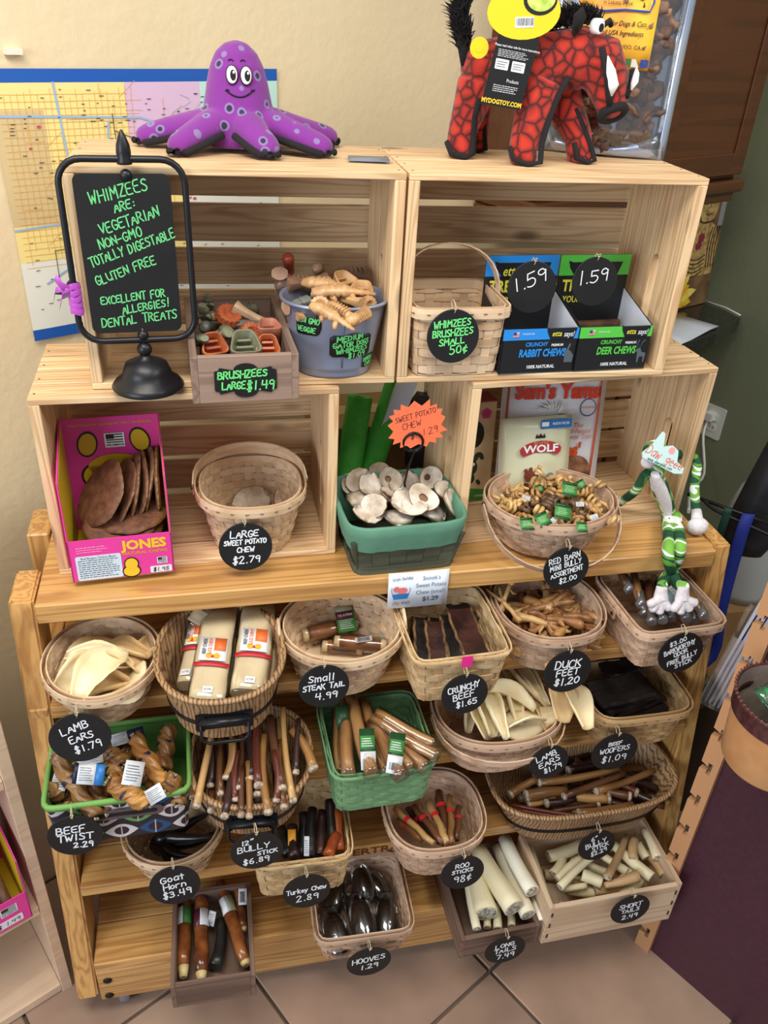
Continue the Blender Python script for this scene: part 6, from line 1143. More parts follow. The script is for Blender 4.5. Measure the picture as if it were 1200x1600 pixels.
for kind, colr, c, rot, s_ in (('gator', 'beige', (0.5843, 0.0325, 1.408), (.2, 0, -.15), 1.15), ('gator', 'beige', (0.565, 0.0649, 1.41), (.3, 0, -.5), 1.0), ('cup', 'beige', (0.5902, 0.0807, 1.41), (.4, 0, .5), 1.1), ('cup', 'beige', (0.6144, 0.0474, 1.405), (.3, 0, -.3), 1.1), ('fan', 'beige', (0.5432, -0.001, 1.4), (.9, -.3, 0), .85), ('gator', 'beige', (0.5541, -0.0523, 1.4), (.2, .3, -.7), .9), ('brush', 'beige', (0.5684, -0.0369, 1.402), (.2, .2, -.8), .8), ('brush', 'beige', (0.5932, -0.0396, 1.395), (.9, 0, .9), 1.0), ('bone', 'beige', (0.5884, 0.027, 1.4), (0, 0, -.8), .9), ('fan', 'beige', (0.6189, 0.017, 1.395), (1.3, .4, .3), .75), ('brush', 'taupe', (0.5203, 0.0998, 1.4), (.2, .1, .1), 1.1), ('bone', 'taupe', (0.5352, 0.0992, 1.405), (.2, 0, .3), 1.1), ('brush', 'taupe', (0.5598, 0.133, 1.405), (0, .8, 1.2), .9), ('brush', 'red', (0.5105, 0.1274, 1.415), (0, 1.1, 1.4), 1.0), ('bone', 'taupe', (0.4967, 0.1106, 1.4), (0, .8, 1.4), 1.0), ('gator', 'slate', (0.5292, 0.0361, 1.395), (.2, 0, .6), .75), ('bone', 'cream', (0.5197, 0.037, 1.39), (.1, 0, .5), .9), ('bone', 'beige', (0.5277, 0.0019, 1.385), (0, 0, .2), .6), ('brush', 'taupe', (0.6207, 0.1553, 1.395), (0, 0, .1), 1.2), ('brush', 'slate', (0.5162, 0.0231, 1.38), (0, 0, -.5), .8), ('bone', 'taupe', (0.5729, 0.0814, 1.385), (0, 0, .5), 1.0), ('brush', 'beige', (0.6074, 0.0485, 1.385), (.5, .3, 2.0), 1.0), ('bone', 'beige', (0.5579, 0.0821, 1.39), (.5, .3, 1.2), .9), ('gator', 'taupe', (0.6122, 0.1469, 1.385), (.2, 0, .2), .9)):
    chew(kind, colr, (c[0], c[1]+.012, c[2]-.010), rot, {'beige': 'beige', 'cream': 'pinkish cream', 'taupe': 'dull brown', 'slate': 'grey green', 'red': 'dark red'}[colr] + {'gator': ' ridged reptile-shaped', 'cup': ' hollow cup-shaped', 'fan': ' ribbed round-headed', 'bone': ' bone-shaped', 'brush': ' bristled'}[kind] + ' chew heaped in the metal bucket', gbk, s_*.9)
for k in range(10): chew(('brush', 'bone')[k % 2], 'taupe', (.572+RN.uniform(-.04, .04), .058+RN.uniform(-.03, .03), 1.35+.01*(k % 2)), (RN.uniform(-.4, .4), 0, RN.uniform(0, 3)), 'dull brown chew in the metal bucket', gbk, .9)
# label on the grey-brown box
o = thing('chalk_sticker', 'black plaque-shaped label with green writing on the grey-brown wooden box', 'label', M=face(-.061, .4265, 1.3075) @ Matrix.Rotation(0, 4, 'Z'))
o.matrix_world = Matrix.Translation((.4275, -.0611, 1.3075)) @ Matrix.Rotation(.03, 4, 'Z') @ Matrix.Rotation(pi/2, 4, 'X')
P = []
for sx_, sy_ in ((1, 1), (-1, 1), (-1, -1), (1, -1)):
    q = [(.044, .014), (.042, .0155), (.038, .016), (.0365, .020)]; 
    if sx_*sy_ < 0: q = q[::-1]
    P += [(x*sx_, y*sy_) for x, y in q]
    if sx_ == 1 and sy_ == 1: P += [(.019*cos(a)*.9, .016+.010*sin(a)) for a in [pi*k/8 for k in range(9)]]
    if sx_ == -1 and sy_ == -1: P += [(-.019*cos(a)*.9, -.016-.010*sin(a)) for a in [pi*k/8 for k in range(9)]]
mb = MB(); mb.prism(P, .0006); obj('plaque', mb, SLATE, o)
lettering(o, [('BRUSHZEES', -.004, .010, .0105, .04, .92), ('LARGE', -.017, -.007, .0105, .02, .8), ('$1.49', .021, -.008, .0135, .05, .9)], .0021, lambda u, v: Vector((u, v, .0006)), GREEN_INK, 7)
# ---- the two small display boxes with backs
def etta(label, x, y, rot, bandc, big, mid, cat='box', shape='deer'):
    b = thing('display_carton', label, cat, (x, y, ZU+.0006), rot); w, d, h, hb = .128, .112, .075, .160; t = .0014
    BC = plain('carton_black', (24, 26, 30), .5); IN = plain('carton_white_inside', (206, 210, 222), .6); BM = plain('carton_band_'+big[:4], bandc, .5)
    obj('front_panel', quadwall([(-w/2, 0, 0), (w/2, 0, 0), (w/2, 0, h), (-w/2, 0, h)], t, (0, 1, 0)), BC, b)
    for s_ in (-1, 1):
        obj('side_panel', quadwall([(s_*w/2, 0, 0), (s_*w/2, d, 0), (s_*w/2, d, h+.028), (s_*w/2, 0, h)], t, (-s_, 0, 0)), BC, b)
        obj('white_lining', quadwall([(s_*(w/2-t), t, .002), (s_*(w/2-t), d-t, .002), (s_*(w/2-t), d-t, h+.027), (s_*(w/2-t), t, h-.001)], .0005, (-s_, 0, 0)), IN, b)
    obj('base', quadwall([(-w/2, 0, 0), (w/2, 0, 0), (w/2, d, 0), (-w/2, d, 0)], t, (0, 0, 1)), IN, b)
    obj('back_panel', quadwall([(-w/2, d, 0), (w/2, d, 0), (w/2, d, hb), (-w/2, d, hb)], t, (0, -1, 0)), BC, b)
    mb = MB(); mb.box((0, -.0004, h-.009), (w, .0006, .018)); obj('colour_band', mb, BM, b); mb = MB(); mb.box((0, d-t-.0006, hb-.017), (w, .0006, .034)); obj('colour_band', mb, BM, b)
    INKC = BM
    P = [(-.002, -.009), (.038, -.009), (.042, .009), (-.006, .009), (-.010, .011), (-.008, .002)]
    mb = MB(); mb.prism([(x_+.018, y_) for x_, y_ in P], .0005, face(-.0009, 0, h-.009)); obj('dark_swash', mb, BC, b); mb = MB(); mb.prism([(x_*1.9-.03, y_*1.35) for x_, y_ in P], .0005, face(d-t-.0012, 0, hb-.024)); obj('dark_swash', mb, BC, b)
    YP = plain('print_lime_yellow', (226, 220, 70), .5)
    printed(b, 'etta', .0125, face(-.0014, .026, h-.009), YP, 'printed_name', bold=.012, shear=.2, sx=.85); printed(b, 'says!', .0125, face(-.0014, .047, h-.010), LBL_W, 'printed_name', bold=.012, shear=.2, sx=.75)
    printed(b, 'etta', .023, face(d-t-.0018, -.020, hb-.026), YP, 'printed_name', bold=.012, shear=.2, sx=.8); printed(b, 'says', .023, face(d-t-.0018, .020, hb-.026), LBL_W, 'printed_name', bold=.012, shear=.2, sx=.8)
    printed(b, 'TREAT', .027, face(d-t-.0008, -.022, hb-.052), YP, 'printed_words', bold=.03, sx=.8); printed(b, 'YOUR DOG', .016, face(d-t-.0008, -.018, hb-.075), YP, 'printed_words', bold=.02, sx=.75)
    printed(b, 'CRUNCHY', .0095, face(-.0006, -.006, h-.026), INKC, 'printed_words', bold=.03, sx=.82, shear=.1); printed(b, 'PREMIUM', .0055, face(-.0006, .030, h-.028), LBL_W, 'printed_words', bold=.03, sx=.9)
    printed(b, big, .0175, face(-.0006, .006, h-.041), INKC, 'printed_name', bold=.035, sx=.66, shear=.1)
    printed(b, '100% NATURAL', .0078, face(-.0006, .006, .011), LBL_W, 'printed_words', bold=.03, sx=.9); printed(b, 'MADE IN USA', .0042, face(-.0009, -.022, h-.008), LBL_W, 'printed_words', sx=.8)
    mb = MB(); mb.prism([(-.005, -.004), (.005, -.004), (.005, .004), (-.005, .004)], .0004, face(-.0009, -.043, h-.009)); f_ = obj('flag_print', mb, LBL_W, b)
    mb = MB(); [mb.box((-.043, -.0014, h-.012+.0025*k), (.010, .0003, .0011)) for k in range(3)]; obj('flag_stripes', mb, plain('flag_red', (196, 60, 66), .5), f_)
    mb = MB(); mb.box((-.0455, -.0015, h-.0068), (.005, .0003, .0042)); obj('flag_canton', mb, plain('flag_blue', (50, 60, 120), .5), f_)
    GR = plain('print_silhouette_grey', (84, 96, 104), .5); mb = MB()
    if shape == 'deer': A_ = [(-.006, -.018), (-.004, -.018), (-.003, -.008), (.004, -.008), (.005, -.018), (.007, -.018), (.008, -.002), (.0, .0), (-.004, .008), (-.009, .006), (-.012, .003), (-.008, -.001)]; mb.prism(A_, .0004, face(-.0006, .053, .030)); [mb.tube([(.053+a, -.0008, .038), (.053+b_, -.0008, .046), (.053+c, -.0008, .051)], .0006, 4) for a, b_, c in ((-.006, -.010, -.008), (-.005, -.002, .002), (-.008, -.013, -.014))]
    else: A_ = [(-.006, -.015), (.008, -.015), (.009, -.004), (.003, .004), (-.001, .006), (.002, .016), (-.001, .017), (-.004, .007), (-.008, .004), (-.007, -.002)]; mb.prism(A_, .0004, face(-.0006, .052, .032))
    obj('animal_silhouette', mb, GR, b)
    mb = MB(); mb.prism([(-.012, 0), (-.008, .005), (.008, .005), (.012, 0), (0, -.004)], .0004, face(d-t-.0008, .01, .078)); obj('tab', mb, IN, b)
    return b
etta('black and blue display carton of rabbit chews in the upper right crate', .8965, .0075, .03, (40, 140, 226), 'RABBIT CHEWS', '', shape='rabbit')
etta('black and green display carton for deer chews in the upper right crate', 1.026, .0095, .03, (86, 196, 72), 'DEER CHEWS', '')
stick('meat_stick', 'short brown meat stick lying in the black and green display carton', 'dog treat', None, *[(1.0023, 0.1062, 1.318, 1.077, 0.1009, 1.322)[i:i+3] for i in (0, 3)], .0075, .0075, [mottled('meat_stick_brown', (122, 84, 62), (82, 52, 40), 60, .6, bump=.0008, bscale=150)], .001, n=10)
stick('meat_stick', 'second brown meat stick under the first in the black and green display carton', 'dog treat', None, *[(1.0253, 0.1214, 1.306, 1.0885, 0.1189, 1.308)[i:i+3] for i in (0, 3)], .0075, .0075, [MATS['meat_stick_brown']], .001, n=10)

# ================================================================== sign on its stand
BLKM = plain('satin_black_metal', (30, 31, 36), .38, metal=.3)
MS = Matrix.Translation((.288, .008, ZU)) @ Matrix.Rotation(.05, 4, 'Z')
sg = thing('chalkboard_stand', 'black metal stand holding a chalkboard lettered in green, at the upper left', 'sign', M=MS)
mb = MB(); mb.lathe([(.0, 0), (.050, 0), (.052, .003), (.047, .010), (.037, .017), (.034, .026), (.030, .036), (.016, .043), (.008, .046), (.007, .05)], 36); obj('base', mb, BLKM, sg)
for z, r in ((.058, .0105), (.079, .0078), (.2945, .0078)):
    mb = MB(); mb.lathe([(r*sin(pi*k/8)+.0002, z-r*cos(pi*k/8)) for k in range(9)], 16); obj('ball', mb, BLKM, sg)
mb = MB(); mb.tube([(0, 0, .045), (0, 0, .09)], .003, 8); obj('stem', mb, BLKM, sg)
mb = MB(); mb.lathe([(.0, .308), (.0095, .308), (.0105, .311), (.0085, .315), (.0095, .322), (.0085, .331), (.005, .341), (.0015, .348), (.0002, .349)], 20); obj('finial', mb, BLKM, sg)
mb = MB(); mb.tube([(x-.005, 0, z+.193) for x, z in rrect(.158, .242, .03, 6)], .0045, 10, closed=True); obj('frame', mb, BLKM, sg)
mb = MB(); mb.prism(rrect(.122, .212, .010, 5), .005, Matrix.Translation((-.006, 0, .1905)) @ Matrix.Rotation(pi/2, 4, 'X')); bd_ = obj('chalkboard', mb, SLATE, sg)
GI2 = plain('mint_chalk_ink', (104, 206, 128), .8)
lettering(bd_, [('WHIMZEES', -.006, .085, .0145, .24, .82), ('ARE:', .0, .067, .0105, .22, .95), ('VEGETARIAN', .004, .048, .0135, .30, .78), ('NON-GMO', -.010, .025, .0118, .30, .9), ('TOTALLY DIGESTABLE', .004, .012, .0118, .33, .72), ('GLUTEN FREE', -.008, -.018, .0120, .34, .82), ('EXCELLENT FOR', -.002, -.055, .0108, .12, .78), ('ALLERGIES!', .014, -.069, .0108, .14, .80), ('DENTAL TREATS', .004, -.086, .0125, .10, .80)], .0017, lambda u, v: Vector((-.006+u, -.0028, .1905+v)), GI2, 12, jit=.35)
RIB = plain('purple_ribbon', (176, 74, 186), .35, sheen=.3)
rb = thing('ribbon_bow', 'shiny purple ribbon tied around the left side of the chalkboard frame', 'ribbon', M=MS)
mb = MB()
for k in range(5): mb.loft([[Vector((-.084+(.0068+.0006*s_)*cos(a)*1.2, (.0068+.0006*s_)*sin(a), .118+.0085*k+z+.0018*sin(a*2+k))) for a in [2*pi*j/14 for j in range(14)]] for s_, z in ((1, -.0045), (2.2, 0), (1, .0045))], 0, caps=False)
obj('wrap', mb, RIB, rb)
for pts in (((-.088, -.006, .148), (-.098, -.01, .155), (-.104, -.012, .168)), ((-.088, -.006, .145), (-.1, -.011, .142), (-.103, -.013, .13)), ((-.088, -.006, .146), (-.107, -.012, .150), (-.11, -.012, .138))):
    mb = MB(); mb.sheet([[Vector(p) + Vector((w*.35, 0, w)) for w in (-.005, 0, .005)] for p in pts], .0006); obj('ribbon_tail', mb, RIB, rb)
# ================================================================== octopus
def skin(name, verts, edges, radii, mat, parent, sub=2, root=0, scale=None):
    me = bpy.data.meshes.new(name); me.from_pydata([tuple(v) for v in verts], edges, []); me.update()
    o = bpy.data.objects.new(name, me); COL.objects.link(o); me.materials.append(mat)
    me.skin_vertices.new(name='') if hasattr(me.skin_vertices, 'new') else None
    sv = me.skin_vertices[0].data if len(me.skin_vertices) else None
    m1 = o.modifiers.new('skin', 'SKIN')
    if sv is None: sv = me.skin_vertices[0].data
    for i, r in enumerate(radii):
        sv[i].radius = r if isinstance(r, tuple) else (r, r); sv[i].use_root = (i == root)
    m1.use_smooth_shade = True; m1.branch_smoothing = .6
    m2 = o.modifiers.new('sub', 'SUBSURF'); m2.levels = sub; m2.render_levels = sub
    o.parent = parent; return o
def spots(name, base, ring, core, scale, seam=None):
    m, nt, b = newmat(name); L = nt.links.new
    tc = N(nt, 'ShaderNodeTexCoord'); vo = N(nt, 'ShaderNodeTexVoronoi'); vo.inputs['Scale'].default_value = scale; vo.inputs['Randomness'].default_value = .55; L(tc.outputs['Object'], vo.inputs['Vector'])
    cr = N(nt, 'ShaderNodeValToRGB'); e = cr.color_ramp.elements; e[0].position = 0; e[0].color = (*lin(core), 1); e[1].position = .17; e[1].color = (*lin(core), 1)
    for p, c in ((.20, ring), (.28, ring), (.31, base)): x = e.new(p); x.color = (*lin(c), 1)
    L(vo.outputs['Distance'], cr.inputs[0]); L(cr.outputs[0], b.inputs['Base Color']); b.inputs['Roughness'].default_value = .9; b.inputs['Sheen Weight'].default_value = .25
    n2 = N(nt, 'ShaderNodeTexNoise'); n2.inputs['Scale'].default_value = 900; L(tc.outputs['Object'], n2.inputs['Vector']); bp = N(nt, 'ShaderNodeBump'); bp.inputs['Distance'].default_value = .0006; L(n2.outputs['Fac'], bp.inputs['Height']); L(bp.outputs[0], b.inputs['Normal']); return m
ZT = 1.5766
PURP = spots('purple_fleece', (122, 40, 140), (128, 112, 160), (42, 30, 68), 40); FLB = plain('black_felt', (24, 22, 26), .95)
oc = thing('plush_octopus', 'purple plush octopus toy with spots and a smiling face on the upper left crate', 'toy', (.444, .178, ZT), 0)
TENT = [((-.05, -.010), (-.092, .008), (-.134, .010)), ((-.042, -.032), (-.066, -.052), (-.088, -.070)), ((.012, -.045), (.022, -.064), (.036, -.080)), ((.05, -.022), (.084, -.042), (.116, -.056)), ((.055, .012), (.095, .026), (.138, .040)), ((.02, .045), (.04, .07), (.05, .09)), ((-.03, .045), (-.05, .07), (-.06, .085))]
vs = [(0, 0, .036), (0, .002, .060), (.001, .004, .085), (.001, .006, .107), (.001, .006, .118)]; ra = [.046, .042, .034, .026, .014]; es = [(0, 1), (1, 2), (2, 3), (3, 4)]
mb = MB(); rg = []
for r, z, dy in ((.052, .006, 0), (.056, .02, 0), (.054, .04, .001), (.049, .062, .003), (.044, .088, .005), (.038, .110, .006), (.029, .127, .007), (.016, .138, .007), (.002, .142, .007)): rg.append([Vector((r*cos(2*pi*k/32), dy+r*.92*sin(2*pi*k/32), z)) for k in range(32)])
mb.loft(rg, 0)
for tn in TENT:
    P = [(0, 0), *tn]; pts = []
    for i, (x, y) in enumerate(P): pts.append(Vector((x, y, (.040, .036, .026, .015)[i])))
    e = (pts[3]-pts[2]).normalized(); fine = []; rr = []
    for i in range(3):
        for f_ in (0, .25, .5, .75): fine.append(pts[i].lerp(pts[i+1], f_)); rr.append((.030, .0245, .021, .019)[i]*(1-f_) + (.030, .0245, .021, .019)[i+1]*f_)
    fine += [pts[3], pts[3]+e*.008, pts[3]+e*.013, pts[3]+e*.0155]; rr += [.018, .015, .010, .003]
    mb.tube(fine, rr, 16, 0, flat=.82)
me = mb.mesh('body')
bo = link('body', me, PURP, oc); rm_ = bo.modifiers.new('join', 'REMESH'); rm_.mode = 'VOXEL'; rm_.voxel_size = .0028; rm_.use_smooth_shade = True; sm_ = bo.modifiers.new('smooth', 'SMOOTH'); sm_.factor = .5; sm_.iterations = 5
for tn in TENT[:5]:
    (x1, y1), (x2, y2) = tn[1], tn[2]; (x0, y0) = tn[0]; mb = MB(); pts = []
    for s_ in (-1, 1):
        side_ = []
        for (x, y), (dx, dy), z, r in (((x0, y0), (x1-x0, y1-y0), .030, .026), ((x1, y1), (x2-x1, y2-y1), .020, .0225), ((x2, y2), (x2-x1, y2-y1), .011, .0185)):
            l = math.hypot(dx, dy); side_.append(Vector((x - s_*dy/l*r, y + s_*dx/l*r, z-.004)))
        pts.append(side_)
    l = math.hypot(x2-x1, y2-y1); ex, ey = (x2-x1)/l, (y2-y1)/l
    path = pts[0] + [Vector((x2+ex*.0125-ey*.012, y2+ey*.0125+ex*.012, .008)), Vector((x2+ex*.0185, y2+ey*.0185, .008)), Vector((x2+ex*.0125+ey*.012, y2+ey*.0125-ex*.012, .008))] + list(reversed(pts[1]))
    mb.tube(path, .0042, 8, flat=1.2); obj('felt_seam', mb, FLB, oc)
WHT = plain('eye_white', (240, 240, 240), .5)
for x, z, rot in ((-.010, .101, .12), (.0095, .1005, -.12)):
    Mx = Matrix.Translation((x+.001, -.0335, z)) @ Matrix.Rotation(-.16, 4, 'X') @ Matrix.Rotation(x*6, 4, 'Z')
    mb = MB()
    def oval(a, b_, y, cx=0, cz=0): return [Vector((cx+a*cos(2*pi*k/20), y, cz+b_*sin(2*pi*k/20))) for k in range(20)]
    mb.loft([oval(.0086, .0125, .004), oval(.0086, .0125, -.0012), oval(.007, .0105, -.0022)]); e_ = obj('eye_rim', mb, FLB, oc, M=Mx)
    mb = MB(); mb.loft([oval(.0074, .0112, 0), oval(.0074, .0112, -.0022), oval(.006, .009, -.003)]); obj('eye_white', mb, WHT, e_)
    mb = MB(); mb.loft([oval(.0040, .0070, 0, .0015, -.0005), oval(.0040, .0070, -.0034, .0015, -.0005)]); mb2 = MB(); mb2.loft([oval(.0014, .0018, -.001, .0025, .003), oval(.0014, .0018, -.0039, .0025, .003)]); obj('pupil', mb, FLB, e_); obj('eye_glint', mb2, WHT, e_)
def onhead(x, z, off=.0012):
    r = .054 + (z-.04)/(.110-.04)*(.038-.054) if z < .110 else .038-(z-.110)*.55; yc = .0055*(z/.1); return Vector((x, yc - .92*sqrt(max(1e-6, r*r-x*x)) - off, z))
mb = MB(); mb.tube([onhead(-.017+.037*k/10, .073 + .0075*(((k-5)/5)**2) + .002*(k/10)) for k in range(11)], .0011, 6); mb.tube([onhead(-.019+.005*k/3, .0805+.002*sin(k)) for k in range(4)], .0010, 5); mb.tube([onhead(.017+.005*k/3, .0835-.002*sin(k)) for k in range(4)], .0010, 5); obj('mouth', mb, FLB, oc)
mb = MB(); mb.tube([onhead(-.013+.007*k/4, .1175+.002*sin(pi*k/4), .001) for k in range(5)], .0008, 5); mb.tube([onhead(.004+.006*k/4, .1175+.002*sin(pi*k/4), .001) for k in range(5)], .0008, 5); obj('eyebrow', mb, FLB, oc)
mb = MB(); mb.sheet([[(x, y, .002+.001*sin(x*90)) for y in (-.022, 0, .022)] for x in (-.03, 0, .03)], .0007); tg = tag(obj('hang_tag', mb, plain('tag_dark_print', (120, 128, 146), .3), loc=(.625, .10, ZT+.0006), rot=(0, 0, -.15)), 'glossy printed cardboard tag lying flat under the right arm of the purple octopus', 'tag')
# ================================================================== red boar
def scales():
    m, nt, b = newmat('red_scale_fleece'); L = nt.links.new
    tc = N(nt, 'ShaderNodeTexCoord'); vo = N(nt, 'ShaderNodeTexVoronoi', feature='DISTANCE_TO_EDGE'); vo.inputs['Scale'].default_value = 52; L(tc.outputs['Object'], vo.inputs['Vector'])
    cr = N(nt, 'ShaderNodeValToRGB'); e = cr.color_ramp.elements; e[0].position = .0; e[0].color = (*lin((44, 12, 12)), 1); e[1].position = .13; e[1].color = (*lin((150, 30, 20)), 1); x = e.new(.32); x.color = (*lin((184, 46, 28)), 1)
    L(vo.outputs['Distance'], cr.inputs[0]); L(cr.outputs[0], b.inputs['Base Color']); b.inputs['Roughness'].default_value = .9; b.inputs['Sheen Weight'].default_value = .2; return m
SCL = scales()
bo = thing('plush_boar', 'red plush boar toy', 'toy', (.872, .155, ZT), 0)
bo['label'] = 'red scale-print plush boar toy with white tusks standing on the upper right crate'
ell = lambda c, rx, ry, rz, n=20: [[Vector((c[0]+rx*sin(pi*i/10)*cos(2*pi*k/n), c[1]+ry*sin(pi*i/10)*sin(2*pi*k/n), c[2]-rz*cos(pi*i/10))) for k in range(n)] for i in range(1, 10)]
mb = MB()
mb.tube([(-.095, .008, .108), (-.088, .008, .112), (-.06, .006, .116), (-.02, .002, .122), (.02, -.002, .128), (.05, -.008, .136), (.078, -.018, .142), (.098, -.028, .140), (.104, -.032, .128)], [.012, .034, .044, .047, .047, .043, .042, .036, .022], 20, flat=1.0, up=Vector((0, 1, 0)))
# head hanging forward and down to the snout
mb.tube([(.075, -.02, .150), (.098, -.030, .140), (.112, -.040, .115), (.118, -.048, .092), (.121, -.053, .080)], [.030, .039, .033, .025, .021], 18)
for (hx, hy), (fx, fy), r0, r1 in (((-.078, -.008), (-.096, -.006), .030, .0195), ((-.068, .028), (.014, .060) if False else (-.052, .052), .026, .017), ((.016, -.028), (-.012, -.055), .033, .020), ((.056, .012), (.092, -.028), .031, .019)):
    mb.tube([(hx, hy, .105), (hx*.6+fx*.4, hy*.6+fy*.4, .07), (fx*.9+hx*.1, fy*.9+hy*.1, .035), (fx, fy, .014), (fx+.004, fy-.003, .004), (fx+.004, fy-.003, .0005)], [r0, r0*.88, r1*1.12, r1*1.08, r1*1.0, r1*.75], 16)
b2 = obj('body', mb, SCL, bo); rm_ = b2.modifiers.new('join', 'REMESH'); rm_.mode = 'VOXEL'; rm_.voxel_size = .003; rm_.use_smooth_shade = True; s_ = b2.modifiers.new('smooth', 'SMOOTH'); s_.iterations = 6
for pts in ([(-.082, -.036, .085), (-.084, -.030, .06), (-.082, -.027, .03), (-.080, -.026, .008), (-.094, -.030, .003), (-.114, -.024, .008), (-.119, -.012, .022)],
            [(.046, -.049, .118), (.030, -.060, .095), (.018, -.066, .06), (.010, -.073, .03), (.010, -.078, .006), (-.010, -.080, .003), (-.030, -.072, .008), (-.036, -.062, .024)],
            [(.075, -.028, .075), (.088, -.040, .05), (.102, -.047, .025), (.112, -.046, .005), (.098, -.052, .003), (.080, -.048, .008), (.074, -.044, .03)],
            [(-.052, .032, .06), (-.046, .034, .03), (-.040, .036, .006), (-.056, .036, .003)]):
    mb = MB(); mb.tube(pts, .0052, 8, flat=.7); obj('felt_seam', mb, FLB, bo)
# snout disc, strip down the face, tusks, eyes, ears, mane and tail
sc_, sn = Vector((.1225, -.0575, .0735)), Vector((.25, -.62, -.74)).normalized(); a_, b_ = frame_from(sn)
mb = MB(); mb.tube([sc_ + (a_*cos(2*pi*k/20) + b_*.8*sin(2*pi*k/20))*.0195 for k in range(20)], .0068, 10, closed=True); mb.tube([sc_-sn*.012, sc_+sn*.001], .019, 16, flat=.8); obj('snout', mb, FLB, bo)
mb = MB(); mb.tube([sc_, sc_+sn*.003], .0125, 14, flat=.8); obj('snout_patch', mb, SCL, bo)
mb = MB(); mb.tube([(.085, -.063, .158), (.090, -.070, .140), (.097, -.074, .118), (.103, -.074, .098), (.110, -.070, .085)], .0068, 8, flat=.6); mb.tube([(.136, -.064, .096), (.144, -.056, .112), (.146, -.050, .132)], .0045, 8); obj('face_strip', mb, FLB, bo)
for pts in ([(.1055, -.077, .098), (.104, -.080, .112), (.097, -.079, .130), (.091, -.074, .149)], [(.139, -.070, .106), (.142, -.070, .116), (.145, -.064, .126), (.146, -.058, .136)]):
    mb = MB(); mb.tube(pts, [.002, .0085, .007, .0008], 10, flat=.45); obj('tusk', mb, WHT, bo)
Me = Matrix.Translation((.077, -.062, .184)) @ Matrix.Rotation(.35, 4, 'Z')
mb = MB(); mb.loft([oval(.0084, .0100, .012), oval(.0084, .0100, -.001), oval(.007, .0085, -.002)]); e_ = obj('eye_white', mb, WHT, bo, M=Me)
mb = MB(); mb.loft([oval(.0042, .0054, 0, .001, -.0015), oval(.0042, .0054, -.003, .001, -.0015)]); obj('pupil', mb, FLB, e_)
mb = MB(); mb.tube([(.077, -.056, .180), (.092, -.060, .192), (.098, -.052, .186)], .004, 6); 
for pts in ([(.046, -.045, .170), (.040, -.055, .182), (.038, -.058, .196), (.048, -.056, .206), (.058, -.050, .196), (.056, -.044, .182)],):
    mb.sheet([[Vector(pts[0]), Vector(pts[5])], [Vector(pts[1]), Vector(pts[4])], [Vector(pts[2]), Vector(pts[3])+Vector((.004, 0, -.004))], [Vector(pts[3]), Vector(pts[3])+Vector((.001, 0, 0))]], .005)
obj('ear', mb, FLB, bo)
def fur(pts, n, l, spread, sd):
    R = random.Random(sd); mb = MB()
    for k in range(n):
        i = R.random()*(len(pts)-1); j = int(i); p = Vector(pts[j]).lerp(Vector(pts[min(j+1, len(pts)-1)]), i-j) + Vector((R.uniform(-1, 1), R.uniform(-1, 1), R.uniform(-.4, .4)))*spread
        d = Vector((R.uniform(-.7, .5), R.uniform(-.7, .5), R.uniform(.4, 1.2))).normalized()*l*R.uniform(.6, 1.2)
        mb.tube([p, p+d*.6+Vector((-.002, 0, 0)), p+d+Vector((-.006, 0, -.003))], [.0013, .0009, .0002], 3, sm=False, caps=False)
    return mb
mb = fur([(-.03, .0, .166), (.0, -.004, .174), (.03, -.008, .182), (.06, -.014, .190), (.085, -.02, .188)], 1300, .024, .012, 3); obj('mane', mb, FLB, bo, kind='stuff')
mb = fur([(-.098, .006, .145), (-.104, .006, .165), (-.108, .006, .19), (-.10, .006, .215)], 900, .022, .009, 4); mb.tube([(-.094, .006, .125), (-.104, .006, .16), (-.106, .006, .2)], [.008, .009, .006], 8); obj('tail', mb, FLB, bo, kind='stuff')
# hang tag of the boar
Mt = Matrix.Translation((.820, .087, 1.700)) @ Matrix.Rotation(.04, 4, 'Z') @ Matrix.Rotation(pi/2-.06, 4, 'X') @ Matrix.Rotation(-.12, 4, 'Z')
tg = thing('hang_tag', 'tall black card tag with a yellow oval head hanging on the red boar toy', 'tag', M=Mt)
mb = MB(); mb.prism([(-.033, -.046), (.028, -.046), (.036, .045), (-.026, .045)], .0006); obj('card', mb, plain('tag_black', (26, 25, 28), .4), tg)
mb = MB(); mb.prism([(x*1.0+.018, y+.072) for x, y in circ(.054, 30, .62)], .0007, Matrix.Translation((0, 0, .0004)) @ Matrix.Rotation(.18, 4, 'Z')); ov = obj('yellow_oval', mb, plain('tag_yellow', (236, 206, 40), .4), tg)
mb = MB(); mb.prism([(x+.041, y+.086) for x, y in circ(.025, 24, .75)], .0004, Matrix.Translation((0, 0, .001)) @ Matrix.Rotation(.18, 4, 'Z')); g_ = obj('picture_oval', mb, BLK, ov)
mb = MB(); mb.prism([(x+.042, y+.087) for x, y in circ(.021, 24, .72)], .0003, Matrix.Translation((0, 0, .0014)) @ Matrix.Rotation(.18, 4, 'Z')); obj('picture', mb, mottled('meadow_print', (150, 196, 70), (216, 220, 120), 90, .5), ov)
mb = MB(); mb.prism(rrect(.028, .013, .001), .0004, Matrix.Translation((.008, .062, .0012)) @ Matrix.Rotation(.18, 4, 'Z')); bs = obj('barcode_label', mb, LBL_W, ov); barcode(bs, Matrix.Translation((.008, .0625, .0016)) @ Matrix.Rotation(.18, 4, 'Z'), .024, .009, 18, 4)
printed(tg, 'MYDOGTOY.COM', .0082, Matrix.Translation((-.0025, -.0405, .0006)), YELI, 'printed_words', bold=.04, sx=.92); printed(tg, 'Products', .0065, Matrix.Translation((.008, -.012, .0006)), LBL_W, 'printed_words', sx=.8)
